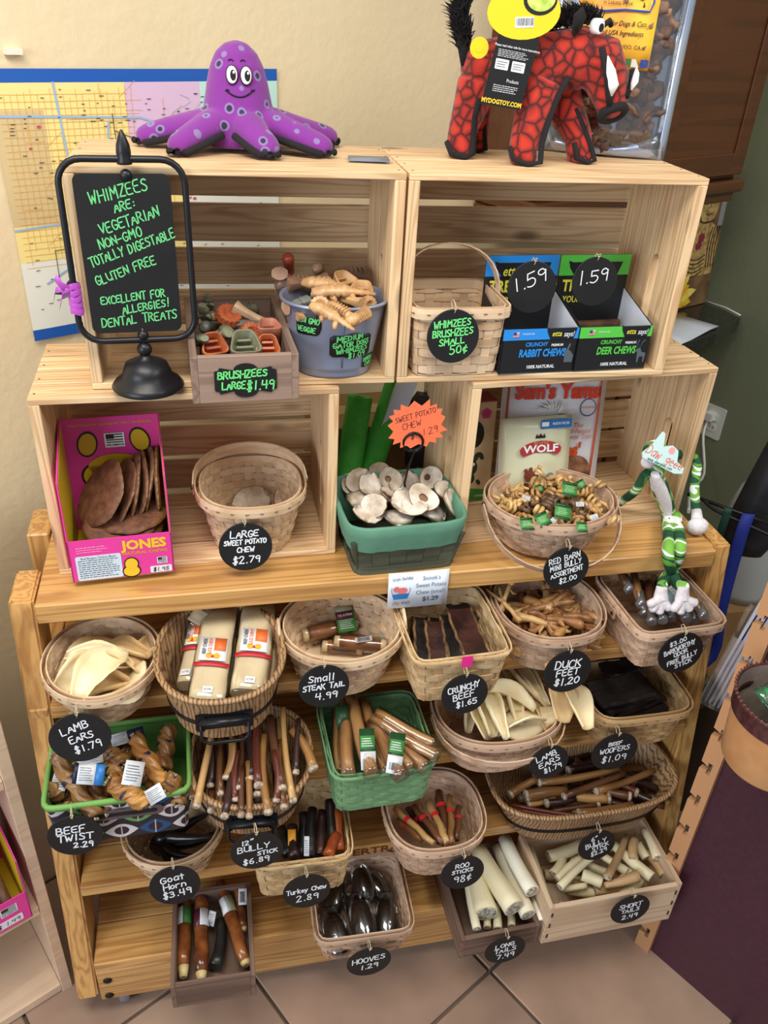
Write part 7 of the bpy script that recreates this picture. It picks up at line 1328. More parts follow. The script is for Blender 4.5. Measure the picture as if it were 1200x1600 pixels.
for x in (-.013, .012): mb = MB(); mb.prism(rrect(.020, .013, .001), .0004, Matrix.Translation((x, .007, .0006))); w_ = obj('white_panel', mb, LBL_W, tg); scribble(w_, Matrix.Translation((x, .007, .001)), .016, .009, 3, DKTXT, 2)
scribble(tg, Matrix.Translation((.003, .021, .0006)), .05, .010, 5, LBL_W, 3); scribble(tg, Matrix.Translation((0, -.023, .0006)), .04, .010, 4, LBL_W, 6)
printed(tg, 'Please read other side for more instructions.', .0044, Matrix.Translation((.006, .030, .0006)), LBL_W, 'printed_words', bold=.01, sx=.86)
mb = MB(); mb.prism(circ(.0135, 20), .001, Matrix.Translation((.776, .098, 1.727)) @ Matrix.Rotation(pi/2, 4, 'X')); mb.prism(circ(.006, 14), .0003, Matrix.Translation((.776, .0972, 1.727)) @ Matrix.Rotation(pi/2, 4, 'X')); tag(obj('round_sticker', mb, MATS['tag_yellow']), 'small round yellow plastic tag at the tail of the red boar', 'tag')
# ================================================================== big treat pouch behind the boar
PW, PH = .205, .30; MP = Matrix.Translation((1.034, .200, ZT)) @ Matrix.Rotation(-.42, 4, 'Z') @ Matrix.Rotation(pi/2-.10, 4, 'X')
po = thing('treat_pouch', 'large silver stand-up pouch with a clear window of brown chunks behind the boar toy', 'bag', M=MP)
SILV = mottled('silver_foil', (206, 212, 226), (176, 188, 216), 6, .22, metal=.75)
g = [[(x*PW/2, y*PH, .012*(1-x*x)*(1-abs(2*y-.9)**2)*1.2 - .012) for x in [-1+.2*k for k in range(11)]] for y in [k/10 for k in range(11)]]
mb = MB(); mb.sheet(g, .001); obj('back_foil', mb, SILV, po)
def front(x, y): return .022*(1-x*x)*(1-abs(2*y-.75)**2*.45)+.003
mb = MB(); 
for xs, ys in (([-1, -.95, -.9], [k/10 for k in range(11)]), ([.88, .94, 1], [k/10 for k in range(11)])): mb.sheet([[(x*PW/2, y*PH, front(x, y)) for x in xs] for y in ys], .0009)
mb.sheet([[(x*PW/2, (.004+f_*(.20-.16*(1-x*x)**.6))*PH, front(x, .05)) for x in [-.9+.18*k for k in range(11)]] for f_ in (0, .5, 1)], .0009); obj('front_foil', mb, SILV, po, kind=None)
WIN = clear('clear_window', gloss=.3)
mb = MB(); mb.sheet([[(x*PW/2, y*PH, front(x, y)+.0008+.0012*sin(9*x+7*y)) for x in [-.9+.18*k for k in range(11)]] for y in [.05+.095*k for k in range(11)]], .0005); obj('clear_window', mb, WIN, po)
CHK = [mottled('brown_chunk_%d' % i, a, b, 50, .7, bump=.0015, bscale=110) for i, (a, b) in enumerate((((128, 96, 78), (84, 60, 50)), ((150, 112, 86), (96, 68, 52)), ((104, 80, 70), (70, 52, 46))))]
R_ = random.Random(31)
def chunk_mesh(R):
    mb = MB(); L = R.uniform(.028, .05); r = R.uniform(.009, .013); mb.tube([(L*k/5, R.uniform(-.002, .002), R.uniform(-.002, .002)) for k in range(6)], [r*R.uniform(.7, 1.15)*(1 if 0 < k < 5 else .6) for k in range(6)], 9, prof=lambda k, n, i: 1+.16*sin(k*2.3+i*1.9), flat=.7); return mb.mesh('chunk')
CK = []
for i in range(9): me = chunk_mesh(R_); me.materials.append(CHK[i % 3]); CK.append(me)
for k in range(150):
    x = R_.uniform(-.8, .62); y = .06 + .87*(k/150.0); a = R_.uniform(-.9, 1.6); o = link('chunk', CK[k % 9], None, po, Matrix.Translation((x*PW/2-.015*cos(a), y*PH-.015*sin(a), front(x, y)-.0125-.002*(k % 3))) @ Matrix.Rotation(a, 4, 'Z') @ Matrix.Rotation(R_.uniform(0, 6), 4, 'X') @ Matrix.Diagonal((1.1, 1.5, 1.0, 1)))
mb = MB(); mb.sheet([[(x, y, front(x/PW*2, y/PH)+.0028) for x in (-.07, -.04, -.01, .02, .050)] for y in (.125, .16, .2, .25, .3)], .0005); pl = obj('yellow_label', mb, mottled('yellow_orange_print', (240, 206, 60), (232, 160, 50), 14, .45), po)
ML = Matrix.Translation((-.012, .183, .0285)) 
INKN = plain('ink_dark_brown', (70, 40, 24), .6); BLU = plain('print_ultramarine', (36, 66, 180), .5)
printed(pl, '4 Treats for Dogs & Cats', .0098, Matrix.Translation((-.006, .186, .0268)), INKN, 'printed_words', bold=.01, shear=.3, sx=.82); printed(pl, 'with all USA Ingredients', .0098, Matrix.Translation((-.006, .173, .0268)), INKN, 'printed_words', bold=.01, shear=.3, sx=.82)
printed(pl, 'MISSION VIEJO, CA', .0078, Matrix.Translation((.002, .155, .0268)), INKN, 'printed_words', sx=.95); printed(pl, '(pah pah pshuen-kah)', .0082, Matrix.Translation((.002, .224, .0262)), INKN, 'printed_words', sx=.86); printed(pl, 'in Lakota Sioux', .0082, Matrix.Translation((-.012, .213, .0264)), INKN, 'printed_words', sx=.86)
mb = MB(); mb.tube([(-.05, .203, .0262), (-.03, .201, .0265), (0, .204, .0268), (.037, .203, .0255), (.041, .215, .0250), (.039, .24, .0245), (.0, .238, .026), (-.04, .241, .0255)], .0016, 5, flat=.5); obj('painted_frame', mb, BLU, pl)
R_ = random.Random(2)
for i, c in enumerate(((40, 120, 60), (230, 220, 60), (200, 60, 40), (30, 60, 140), (230, 140, 40), (40, 120, 60), (220, 220, 220), (30, 60, 140))):
    mb = MB(); mb.prism([(-.006, -.0055), (.006, -.0055), (.006 if i % 2 else 0, .0055), (-.006, .0055)], .0004, Matrix.Translation((-.052+.0135*i, .134, .0275))); obj('woven_border_print', mb, plain('border_%d_%d_%d' % c, c, .5), pl)
# ================================================================== bags in the lower right crate
WBAG = plain('white_poly_bag', (222, 224, 232), .3, coat=.3); CRM = plain('cream_foil_bag', (206, 206, 176), .35, coat=.2); ORP = plain('print_rust', (206, 80, 40), .45); CLR_ = WIN
def flatbag(name, label, M, w, h, t, mat, bulge=.012):
    b = thing(name, label, 'bag', M=M); n = 9
    mb = MB(); mb.sheet([[(x*w/2*(1-.02*sin(3*y)), y*h, bulge*(1-x*x)*(1-abs(2*y-1)**3)+.0012*sin(11*x+5*y)) for x in [-1+2*k/n for k in range(n+1)]] for y in [k/n for k in range(n+1)]], t)
    mb.sheet([[(x*w/2, y*h, -bulge*.7*(1-x*x)*(1-abs(2*y-1)**3)-.001) for x in [-1+2*k/n for k in range(n+1)]] for y in [k/n for k in range(n+1)]], t); obj('bag', mb, mat, b); return b
MBg = Matrix.Translation((1.004, .118, T+.012)) @ Matrix.Rotation(.07, 4, 'Z') @ Matrix.Rotation(pi/2-.22, 4, 'X') @ Matrix.Rotation(-.05, 4, 'Z')
sy = flatbag('treat_bag', 'tall white bag with orange border at the back of the lower right crate', MBg, .215, .262, .0007, WBAG)
zf = lambda x, y: .012*(1-(x/.1075)**2)*(1-abs(2*y/.262-1)**3)+.0022
mb = MB(); 
for pts in ([(-.096, .02), (-.098, .13), (-.096, .240), (0, .242), (.093, .240), (.092, .13), (.090, .02)],):
    fine = []
    for (xa, ya), (xb, yb_) in zip(pts, pts[1:]):
        for f_ in [k/6 for k in range(6)]: fine.append(Vector((xa+(xb-xa)*f_, ya+(yb_-ya)*f_, zf(xa+(xb-xa)*f_, ya+(yb_-ya)*f_))))
    mb.tube(fine, .0022, 5, flat=.4)
obj('orange_border', mb, ORP, sy)
RDP = plain('print_red_letter', (214, 62, 40), .45)
printed(sy, "Sam's Yams", .040, Matrix.Translation((-.002, .214, .0142)), RDP, 'printed_name', bold=.05, sx=.92); printed(sy, 'The', .014, Matrix.Translation((.048, .148, .0135)), ORP, 'printed_words', shear=.3); printed(sy, 'All-Natural', .013, Matrix.Translation((.052, .137, .0135)), ORP, 'printed_words', shear=.3, sx=.85); printed(sy, 'Dental Treat', .013, Matrix.Translation((.052, .126, .013)), ORP, 'printed_words', shear=.3, sx=.8)
printed(sy, "ies'", .034, Matrix.Translation((.040, .100, .0142)), ORP, 'printed_name', bold=.05, sx=.9)
mb = MB(); mb.tube([Vector((.067+.0165*cos(2*pi*k/24), .182+.0165*sin(2*pi*k/24), .0105)) for k in range(24)], .0009, 5, closed=True); o_ = obj('seal_ring', mb, plain('print_navy', (44, 50, 120), .5), sy); printed(o_, 'ONE INGREDIENT', .0055, Matrix.Translation((.067, .182, .0112)), ORP, 'printed_words', sx=.75)
mb = MB(); mb.prism([(x+.052, y+.055) for x, y in circ(.034, 24, 1.0)], .0006, Matrix.Translation((0, 0, .0128))); obj('window', mb, mottled('brown_slices_window', (156, 110, 84), (98, 66, 52), 40, .25, lo=.4, hi=.6), sy)
# printed shaggy dog, drawn as plain tufts of fur on the bag
R_ = random.Random(6); mb = MB(); mg = MB()
for k in range(150):
    a = R_.uniform(-2.2, 2.6); r0, r1 = .012, R_.uniform(.020, .034); q = mb if R_.random() < .72 else mg; c = Vector((-.012, .172, .0165)); p1 = c + Vector((cos(a)*r0*1.3, sin(a)*r0, 0)); p2 = c + Vector((cos(a+.3)*r1*1.4, sin(a+.3)*r1*.95, 0))
    p2.z = zf(p2.x, p2.y)+.0035; n_ = Vector((-(p2-p1).y, (p2-p1).x, 0)).normalized()*.0012; q.add([p1-n_, p1+n_, p2], [(0, 1, 2)])
obj('fur_print', mb, plain('print_fur_white', (232, 228, 224), .6), sy, kind='stuff'); obj('fur_print_shade', mg, plain('print_fur_grey', (130, 122, 124), .6), sy, kind='stuff')
mb = MB(); mb.prism([(x, y) for x, y in circ(.022, 20, .62, .010, .158)], .0005, Matrix.Translation((0, 0, .0165))); obj('printed_shape', mb, plain('print_sienna', (166, 70, 34), .5), sy)
MBw = Matrix.Translation((.962, .072, T+.012)) @ Matrix.Rotation(.05, 4, 'Z') @ Matrix.Rotation(pi/2-.24, 4, 'X')
wf = flatbag('treat_bag', 'cream foil pouch with a red arched banner in front of the tall white bag', MBw, .142, .185, .0008, CRM, .015)
P = [(.034*cos(a)*1.25, .115+.020*sin(a)) for a in [pi*.92-pi*.84*k/12 for k in range(13)]] + [(.040, .113), (.034, .107), (.012, .113), (-.012, .113), (-.034, .107), (-.040, .113)]
mb = MB(); mb.prism([(x, y+.008) for x, y in P], .0006, Matrix.Translation((.004, 0, .0165))); bn = obj('red_banner', mb, plain('print_crimson', (166, 44, 44), .5), wf)
printed(bn, 'WOLF', .0195, Matrix.Translation((.004, .128, .0175)), LBL_W, 'printed_name', bold=.03, sx=1.25); printed(bn, 'MY LITTLE', .0068, Matrix.Translation((.004, .1385, .0173)), plain('print_peach', (226, 160, 120), .5), 'printed_words', sx=.9)
mb = MB(); mb.prism([(-.010, 0), (-.008, .008), (-.004, .003), (0, .009), (.004, .003), (.008, .008), (.010, 0)], .0004, Matrix.Translation((.004, .1475, .0135))); obj('crown_print', mb, BLK, wf)
BRN = plain('print_bear_brown', (116, 58, 40), .5); mb = MB()
for c, a, b_, ro in (((-.022, .040), .017, 1.5, .2), ((-.016, .078), .0115, .9, 0), ((.0, .073), .0105, .55, -.3), ((-.024, .088), .004, 1, 0), ((-.014, .090), .004, 1, 0), ((-.002, .045), .014, .32, .1), ((-.042, .052), .011, .35, .9), ((-.028, .018), .010, 1.6, 0), ((-.014, .016), .009, 1.6, 0)):
    mb.prism(circ(a, 16, b_), .0005, Matrix.Translation((c[0], c[1], .0168)) @ Matrix.Rotation(ro, 4, 'Z'))
obj('animal_print', mb, BRN, wf)
mb = MB(); mb.prism(rrect(.062, .006, .002), .0004, Matrix.Translation((.020, .033, .0168))); mb.prism(rrect(.05, .012, .002), .0004, Matrix.Translation((.024, .022, .0160))); mb.prism(circ(.009, 16, 1.2), .0004, Matrix.Translation((.026, .070, .0165))); mb.prism(rrect(.004, .022, .001), .0004, Matrix.Translation((.026, .050, .0166))); obj('table_print', mb, plain('print_steel_blue', (96, 124, 160), .5), wf)
mb = MB(); mb.prism(rrect(.062, .017, .002), .0006, Matrix.Translation((.036, .172, .010))); o_ = obj('blue_flag_strip', mb, plain('print_blue', (44, 104, 170), .5), wf); printed(o_, 'MADE IN THE USA', .0066, Matrix.Translation((.045, .172, .0108)), LBL_W, 'printed_words', bold=.02, sx=.62); 
mb = MB(); mb.prism(rrect(.014, .008, .001), .0004, Matrix.Translation((.014, .172, .0106))); obj('flag_print', mb, LBL_W, o_)
bx = thing('treat_box', 'tan cardboard box with an oval window beside the cream foil pouch', 'box', M=Matrix.Translation((.862, .125, T+.012)) @ Matrix.Rotation(.07, 4, 'Z') @ Matrix.Rotation(-.10, 4, 'X'))
KR = mottled('kraft_card', (206, 176, 134), (196, 164, 122), 20, .7)
plank(bx, 'carton', (-.045, 0, 0), (.032, .05, .20), 2, KR, .001)
mb = MB(); mb.prism([(x, y) for x, y in circ(.0185, 24, 1.45, -.008, .138)], .0006, face(-.0004, 0, 0)); obj('oval_window', mb, plain('window_dark', (16, 24, 18), .2), bx)
DG = plain('print_dark_green', (40, 60, 40), .5); mb = MB()
for x, z, a, b_, ro in ((-.008, .072, .010, 1.5, .1), (-.002, .092, .005, 2.2, -.4), (.008, .094, .0045, 2.0, .5), (-.010, .050, .008, 1.4, .2), (.006, .040, .004, 1.6, .6)): mb.prism(circ(a, 16, b_), .0005, face(-.0005, x, z) @ Matrix.Rotation(ro, 4, 'Z'))
obj('animal_print', mb, DG, bx); mb = MB(); mb.prism(circ(.0035, 12, 1, -.007, .078), .0004, face(-.0012, 0, 0)); obj('eye_print', mb, WHT, bx)
mb = MB(); mb.prism([(-.044, .002), (.031, .002), (.031, .022), (-.01, .028), (-.044, .024)], .0005, face(-.0005, 0, 0)); o_ = obj('green_ground', mb, plain('print_grass', (60, 130, 50), .5), bx); printed(o_, 'crated', .009, face(-.0012, .012, .012), LBL_W, 'printed_words')
mb = MB(); [mb.prism(circ(.0052, 12, 1, .012+.0058*cos(a), .178+.0058*sin(a)), .0004, face(-.0005, 0, 0)) for a in (.3, 1.55, 2.8, 4.1, 5.3)]; obj('flower_print', mb, plain('print_magenta', (200, 60, 120), .5), bx)
mb = MB(); mb.box((-.006, .025, .2015), (.078, .05, .002)); obj('crimson_lid_edge', mb, plain('crimson_card', (150, 24, 60), .5), bx)
# ================================================================== long-legged striped toy
def camo():
    m, nt, b = newmat('leafy_print_cotton'); L = nt.links.new; tc = N(nt, 'ShaderNodeTexCoord'); no = N(nt, 'ShaderNodeTexNoise'); no.inputs['Scale'].default_value = 42; no.inputs['Detail'].default_value = 0; mp = N(nt, 'ShaderNodeMapping'); mp.inputs['Scale'].default_value = (.5, .5, 1.25); L(tc.outputs['Object'], mp.inputs[0]); L(mp.outputs[0], no.inputs['Vector'])
    cr = N(nt, 'ShaderNodeValToRGB'); cr.color_ramp.interpolation = 'CONSTANT'; e = cr.color_ramp.elements; e[0].position = 0; e[0].color = (*lin((26, 76, 54)), 1); e[1].position = .42; e[1].color = (*lin((96, 160, 54)), 1)
    for p, c in ((.50, (52, 118, 50)), (.535, (232, 236, 236)), (.62, (120, 180, 70))): x = e.new(p); x.color = (*lin(c), 1)
    L(no.outputs['Fac'], cr.inputs[0]); L(cr.outputs[0], b.inputs['Base Color']); b.inputs['Roughness'].default_value = .85; return m
CAMO = camo(); PLW = mottled('white_plush', (232, 226, 230), (214, 208, 214), 200, .95, bump=.0006, bscale=500)
ty_ = thing('long_legged_toy', 'long-legged green and white striped cloth toy sitting on the rack with white paws', 'toy', (0, 0, 0))
HIP = Vector((1.221, 0.0196, 0.968)); HD = Vector((1.142, 0, 1.1081)); SH_ = Vector((1.1497, -0.002, 1.0826))
def limb(nm, pts, r, mat=None): mb = MB(); mb.tube(pts, r, 12); return obj(nm, mb, mat or CAMO, ty_)
def smooth(pts, n=4):
    out = []; P = [Vector(p) for p in pts]
    for i in range(len(P)-1):
        p0, p1, p2, p3 = P[max(i-1, 0)], P[i], P[i+1], P[min(i+2, len(P)-1)]
        for k in range(n): t_ = k/n; out.append(.5*((2*p1) + (p2-p0)*t_ + (2*p0-5*p1+4*p2-p3)*t_*t_ + (3*p1-p0-3*p2+p3)*t_**3))
    return out + [P[-1]]
mb = MB(); tp_ = smooth([HIP + Vector((0, .004, 0)), HIP.lerp(SH_, .35) + Vector((0, -.002, 0)), HIP.lerp(SH_, .7), SH_]); mb.tube(tp_, [.014+.004*sin(pi*i/(len(tp_)-1)) for i in range(len(tp_))], 16, flat=.8); obj('torso', mb, CAMO, ty_)
mb = MB(); bp_ = [p + Vector((-.004, -.011, 0)) for p in tp_]; mb.tube(bp_[1:], [.004+.0105*sin(pi*(i+.8)/(len(bp_)+.4)) for i in range(len(bp_)-1)], 14, flat=.7); obj('white_belly', mb, PLW, ty_)
mb = MB(); mb.loft(ell(HD + Vector((.006, .008, .006)), .024, .018, .024)); obj('head', mb, CAMO, ty_)
mb = MB(); mb.loft(ell(HD + Vector((-.012, -.008, -.004)), .014, .011, .012)); obj('muzzle', mb, PLW, ty_)
LK = Vector((1.15, -0.1072, 0.966)); RK = Vector((1.1804, -0.094, 0.968)); LF = Vector((1.1357, -0.135, 0.9105)); RF = Vector((1.1717, -0.145, 0.9143)); CX = Vector((1.1755, -0.1, 0.9161))
leg1 = smooth([HIP + Vector((-.008, -.006, 0)), HIP.lerp(LK, .5) + Vector((-.002, -.004, .004)), LK + Vector((0, 0, .003)), Vector((1.1773, -0.094, 0.9216)), Vector((1.177, -0.118, 0.912)), RF + Vector((0, 0, .012))])
limb('leg', leg1, [.0115*(1-.15*i/len(leg1)) for i in range(len(leg1))])
leg2 = smooth([HIP + Vector((.010, -.004, 0)), HIP.lerp(RK, .5) + Vector((.005, 0, .006)), RK + Vector((0, 0, .004)), Vector((1.184, -0.086, 0.9224)), Vector((1.1617, -0.1, 0.9102)), LF + Vector((0, 0, .012))])
limb('leg', leg2, [.0115*(1-.15*i/len(leg2)) for i in range(len(leg2))])
for c, yaw, dn in ((LF, -.35, 0), (RF, .25, 0)):
    mb = MB(); rg = [Vector((0, 0, .012)), Vector((0, -.002, 0)), Vector((0, -.006, -.012))]; mb.tube([c + p for p in rg], [.0105, .012, .0145], 12, flat=.75)
    for k, a in enumerate((-1.0, -.35, .3, 1.0)):
        d = Vector((sin(a+yaw), -.30, -cos(a+yaw)*.8)).normalized(); p0 = c + Vector((0, -.006, -.010)); mb.tube([p0, p0+d*.014, p0+d*.026, p0+d*.030], [.0075, .0078, .0078, .003], 10)
    o_ = obj('paw', mb, PLW, ty_); r_ = o_.modifiers.new('join', 'REMESH'); r_.mode = 'VOXEL'; r_.voxel_size = .0018; r_.use_smooth_shade = True
LH = Vector((1.1281, 0.05, 0.985)); ar = smooth([SH_ + Vector((-.012, 0, -.004)), Vector((1.1402, 0.01, 1.0631)), Vector((1.1358, 0.02, 1.0263)), LH]); limb('arm', ar, .0085)
RA = [SH_ + Vector((.014, .002, -.002)), Vector((1.185, .030, 1.085)), Vector((1.238, .052, 1.082)), Vector((1.262, .040, 1.07)), Vector((1.2571, 0.02, 1.0291)), Vector((1.2622, 0, 0.9843))]; limb('arm', smooth(RA), .0088)
hc = Vector((1.2519, -0.0288, 0.972)); mb = MB(); mb.loft(ell(hc, .0205, .016, .017)); mb.tube([Vector((1.2614, 0, 0.9872)), hc], [.0095, .012], 12); obj('hand', mb, PLW, ty_)
# head card of the toy
MC = Matrix.Translation(HD + Vector((.008, -.024, .012))) @ Matrix.Rotation(pi/2-.35, 4, 'X') @ Matrix.Rotation(-.45, 4, 'Z')
tc_ = thing('hang_tag', 'pale blue dog-shaped card with pink lettering on the head of the long-legged toy', 'tag', M=MC)
P = [(-.045, -.008), (-.040, -.016), (.030, -.018), (.045, -.012), (.043, -.002), (.025, .003), (.022, .012), (.018, .021), (.004, .025), (-.006, .020), (-.012, .016), (-.020, .038), (-.027, .039), (-.034, .012)]
mb = MB(); mb.prism(P, .0009); obj('card', mb, plain('card_mint', (196, 226, 226), .4), tc_)
CORAL = plain('print_coral', (226, 120, 104), .5)
lettering(tc_, [('Daw geee', .0, .0, .015, -.06, .92)], .0017, lambda u, v: Vector((u, v, .0008)), CORAL, 5); lettering(tc_, [('www.dawgeee.com', -.004, -.013, .0052, 0, .95)], .0008, lambda u, v: Vector((u, v, .0008)), plain('print_teal_dark', (40, 90, 90), .5), 5, jit=0)
mb = MB(); mb.prism(circ(.0065, 14, 1, .006, .016), .0003, Matrix.Translation((0, 0, .0006))); obj('nose_print', mb, plain('print_pink_nose', (244, 160, 160), .5), tc_)

# ================================================================== things behind the rack gap
NOO = mottled('green_foam', (70, 176, 62), (58, 160, 54), 60, .7)
for i, (a, b_, r, lab) in enumerate((((.617, .17, T+.001), (.650, .225, 1.145), .024, 'shorter bright green foam tube leaning behind the berry box'), ((.655, .19, T+.001), (.742, .24, 1.235), .024, 'taller bright green foam tube leaning behind the berry box'))):
    mb = MB(); M, L = align(a, b_); n = 20
    mb.loft([[Vector((x, rr*cos(2*pi*k/n), rr*sin(2*pi*k/n))) for k in range(n)] for x, rr in ((.01, r), (L, r), (L+.001, r*.95), (L, r*.4), (L-.03, r*.4))], 0, caps=False); mb.add([Vector((.01, r*cos(2*pi*k/n), r*sin(2*pi*k/n))) for k in range(n)], [tuple(range(n))]); item('foam_tube', lab, 'foam tube', 'green foam tubes', mb, NOO, M=M)
mb = MB(); mb.box((0, 0, .0), (.036, .012, .17)); tag(obj('white_device_arm', mb, plain('white_plastic', (196, 204, 218), .35), M=Matrix.Translation((0.7243, 0.2, 1.1557)) @ Matrix.Rotation(.30, 4, 'Y')), 'white plastic arm standing behind the orange star sign', 'device')
dv = thing('black_bracket', 'black angular stand behind the orange star sign', 'stand', loc=(0.7624, 0.21, 1.1207))
mb = MB(); mb.prism([(-.018, -.12), (.02, -.12), (.026, -.02), (.022, .028), (-.004, .034), (-.02, .01)], .02, Matrix.Rotation(pi/2, 4, 'X')); obj('body', mb, plain('black_plastic', (24, 24, 28), .4), dv); mb = MB(); mb.tube([(-.04, 0, .08), (-.01, 0, .0)], .003, 6); obj('rod', mb, BLKM, dv)
cb = thing('cardboard_box', 'plain brown cardboard box behind the green berry box in the gap between the crates', 'box', loc=(.675, .245, T-.25), rotz=.05); plank(cb, 'carton', (-.10, 0, 0), (.105, .16, .372), 0, mottled('brown_card', (150, 116, 74), (138, 104, 64), 12, .8), .002); mb = MB(); mb.box((0, .08, .3725), (.21, .04, .001)); obj('tape', mb, plain('packing_tape', (176, 140, 92), .3), cb)
# ================================================================== wall map
mw, mh, mu, mz = .52, .44, -2.145, 1.215
mp_ = thing('wall_map', 'large street map with a blue border hanging on the cream wall at the left', 'map', M=MW @ Matrix.Translation((mu, .004, mz)) @ Matrix.Rotation(pi/2, 4, 'X') @ Matrix.Scale(1, 4))
# frame: X along the wall, Y up, Z out of the wall... the wall frame's Y points out, so turn the sheet round
mp_.matrix_world = Matrix(((E1.x, 0, E2.x, 0), (E1.y, 0, E2.y, 0), (0, 1, 0, 0), (0, 0, 0, 1))); mp_.matrix_world.translation = (K + E1*mu + E2*.004) + Vector((0, 0, mz))
MAPC = {c: plain('map_'+c, v, .45) for c, v in dict(yellow=(238, 220, 146), tan=(206, 186, 140), pink=(214, 184, 214), teal=(186, 224, 216), pale=(226, 230, 222), lake=(160, 200, 190), blue=(24, 88, 176), road=(150, 182, 216), minor=(222, 168, 84), black=(50, 46, 46), red=(190, 80, 90)).items()}
def mapz(x, y): return .0015+.006*max(0, .08-x)/.08*max(0, (.25-y)/.25)+.0012*sin(x*16+y*9)
mb = MB(); keys = ['yellow', 'tan', 'pink', 'teal', 'pale', 'lake', 'blue']; nx, ny = 26, 22; cell = []
vs = [(mw*i/nx, mh*j/ny, mapz(mw*i/nx, mh*j/ny)) for j in range(ny+1) for i in range(nx+1)]
for j in range(ny):
    for i in range(nx):
        x, y = (i+.5)/nx, (j+.5)/ny
        c = 'blue' if (j == ny-1 or j == 0) else 'pink' if (.44 < x < .70 and y > .66) else 'teal' if (x >= .70 and y > .62) else 'tan' if (x < .16 and .45 < y < .86) else 'pale' if (y < .30 and x < .30) or (y < .16) else 'lake' if (.30 < x < .62 and y < .26) else 'pale' if (x > .62 and y < .6) else 'yellow'
        q = j*(nx+1)+i; mb.f.append((q, q+1, q+nx+2, q+nx+1)); mb.mi.append(keys.index(c)); mb.sm.append(True)
mb.v = vs; link('sheet', mb.mesh('sheet'), [MAPC[k] for k in keys], mp_)
R_ = random.Random(14)
def lines(nm, pls, w, mat, dz=.0008):
    mb = MB()
    for pl in pls: ribbon(mb, pl, w, lambda u, v: Vector((u, v, mapz(u, v)+dz)))
    me = bpy.data.meshes.new(nm); me.from_pydata(mb.v, [], mb.f); o = link(nm, me, mat, mp_); o['kind'] = 'stuff'
def seg(x0, y0, x1, y1, n=8, j=.0004): return [(x0+(x1-x0)*k/n+R_.uniform(-j, j), y0+(y1-y0)*k/n+R_.uniform(-j, j)) for k in range(n+1)]
m1 = [seg(.02+.0105*k, .13+R_.uniform(0, .05), .02+.0105*k, mh-.025-R_.uniform(0, .02)) for k in range(21)] + [seg(.01, .13+.0105*k, .235+R_.uniform(-.02, .02), .13+.0105*k) for k in range(27)]
m1 += [seg(x, y, x+R_.choice((0, .03)), y+R_.choice((0, .025))) for x, y in [(R_.uniform(.02, .3), R_.uniform(.14, .40)) for _ in range(60)]]; lines('minor_roads', m1, .0007, MAPC['minor'])
lines('highways', [seg(.0, .372, .24, .365), seg(.24, .365, .36, .33), seg(.10, .42, .112, .26), seg(.112, .26, .118, .18), seg(.185, .36, .175, .27), seg(.0, .195, .2, .205), seg(.04, .10, .12, .14)], .0034, MAPC['road'], .0012)
lines('black_lines', [seg(.062, .155, .062, .075), seg(.062, .155, .135, .160), seg(.062, .075, .13, .08), seg(.193, .372, .196, .30), seg(.195, .345, .25, .322), seg(.25, .322, .285, .31)], .0012, MAPC['black'], .0016)
lines('coast_lines', [[(.32+.02*sin(k*.9), .40-.006*k) for k in range(12)], [(.36+.012*cos(k), .395-.006*k) for k in range(10)], [(.10+.01*sin(k), .06+.006*k) for k in range(9)]], .0008, MAPC['road'], .0012)
mb = MB()
for k in range(240): x, y = R_.uniform(.01, mw-.02), R_.uniform(.03, mh-.03); l = R_.uniform(.003, .009); mb.add([(x, y, mapz(x, y)+.0016), (x+l, y, mapz(x, y)+.0016), (x+l, y+.0012, mapz(x, y)+.0016), (x, y+.0012, mapz(x, y)+.0016)], [(0, 1, 2, 3)])
me = bpy.data.meshes.new('place_names'); me.from_pydata(mb.v, [], mb.f); o = link('place_names', me, MAPC['black'], mp_); o['kind'] = 'stuff'
mb = MB()
for k in range(26): x, y = R_.uniform(.03, .42), R_.uniform(.10, mh-.04); l = R_.uniform(.004, .009); mb.add([(x, y, mapz(x, y)+.001), (x+l, y, mapz(x, y)+.001), (x+l, y+l*.7, mapz(x, y)+.001), (x, y+l*.7, mapz(x, y)+.001)], [(0, 1, 2, 3)])
me = bpy.data.meshes.new('town_patches'); me.from_pydata(mb.v, [], mb.f); o = link('town_patches', me, [MAPC['red']], mp_); o['kind'] = 'stuff'
# ================================================================== right-hand corner: cabinet, counter, canvas, outlet
CHER = wood('cherry_wood', (96, 54, 28), (78, 42, 22), .3, rings=2, knots=False, tint=.1, coat=.25)
cab = thing('wall_cabinet', 'dark reddish-brown wooden wall cabinet hanging in the corner behind the treat pouch', 'cabinet', M=MW)
u0, u1, d0 = -1.08, -.285, .2
def wbox(par, nm, lo, hi, m, bev=.002): c = [(a+b_)/2 for a, b_ in zip(lo, hi)]; s_ = [b_-a for a, b_ in zip(lo, hi)]; return link(nm, boxmesh(s_, bev) if not len(boxmesh(s_, bev).materials) else boxmesh(s_, bev).copy(), m, par, None, c)
def wbx(par, nm, lo, hi, m, bev=.002):
    me = boxmesh([b_-a for a, b_ in zip(lo, hi)], bev).copy(); me.materials.clear(); return link(nm, me, m, par, None, [(a+b_)/2 for a, b_ in zip(lo, hi)])
wbx(cab, 'carcass', (u0, .0, 1.405), (u1, d0-.02, 2.3), CHER); wbx(cab, 'bottom_moulding', (u0-.004, 0, 1.372), (u1+.02, d0+.006, 1.405), CHER, .006); wbx(cab, 'bottom_moulding', (u0-.004, 0, 1.345), (u1+.005, d0-.012, 1.372), CHER, .004)
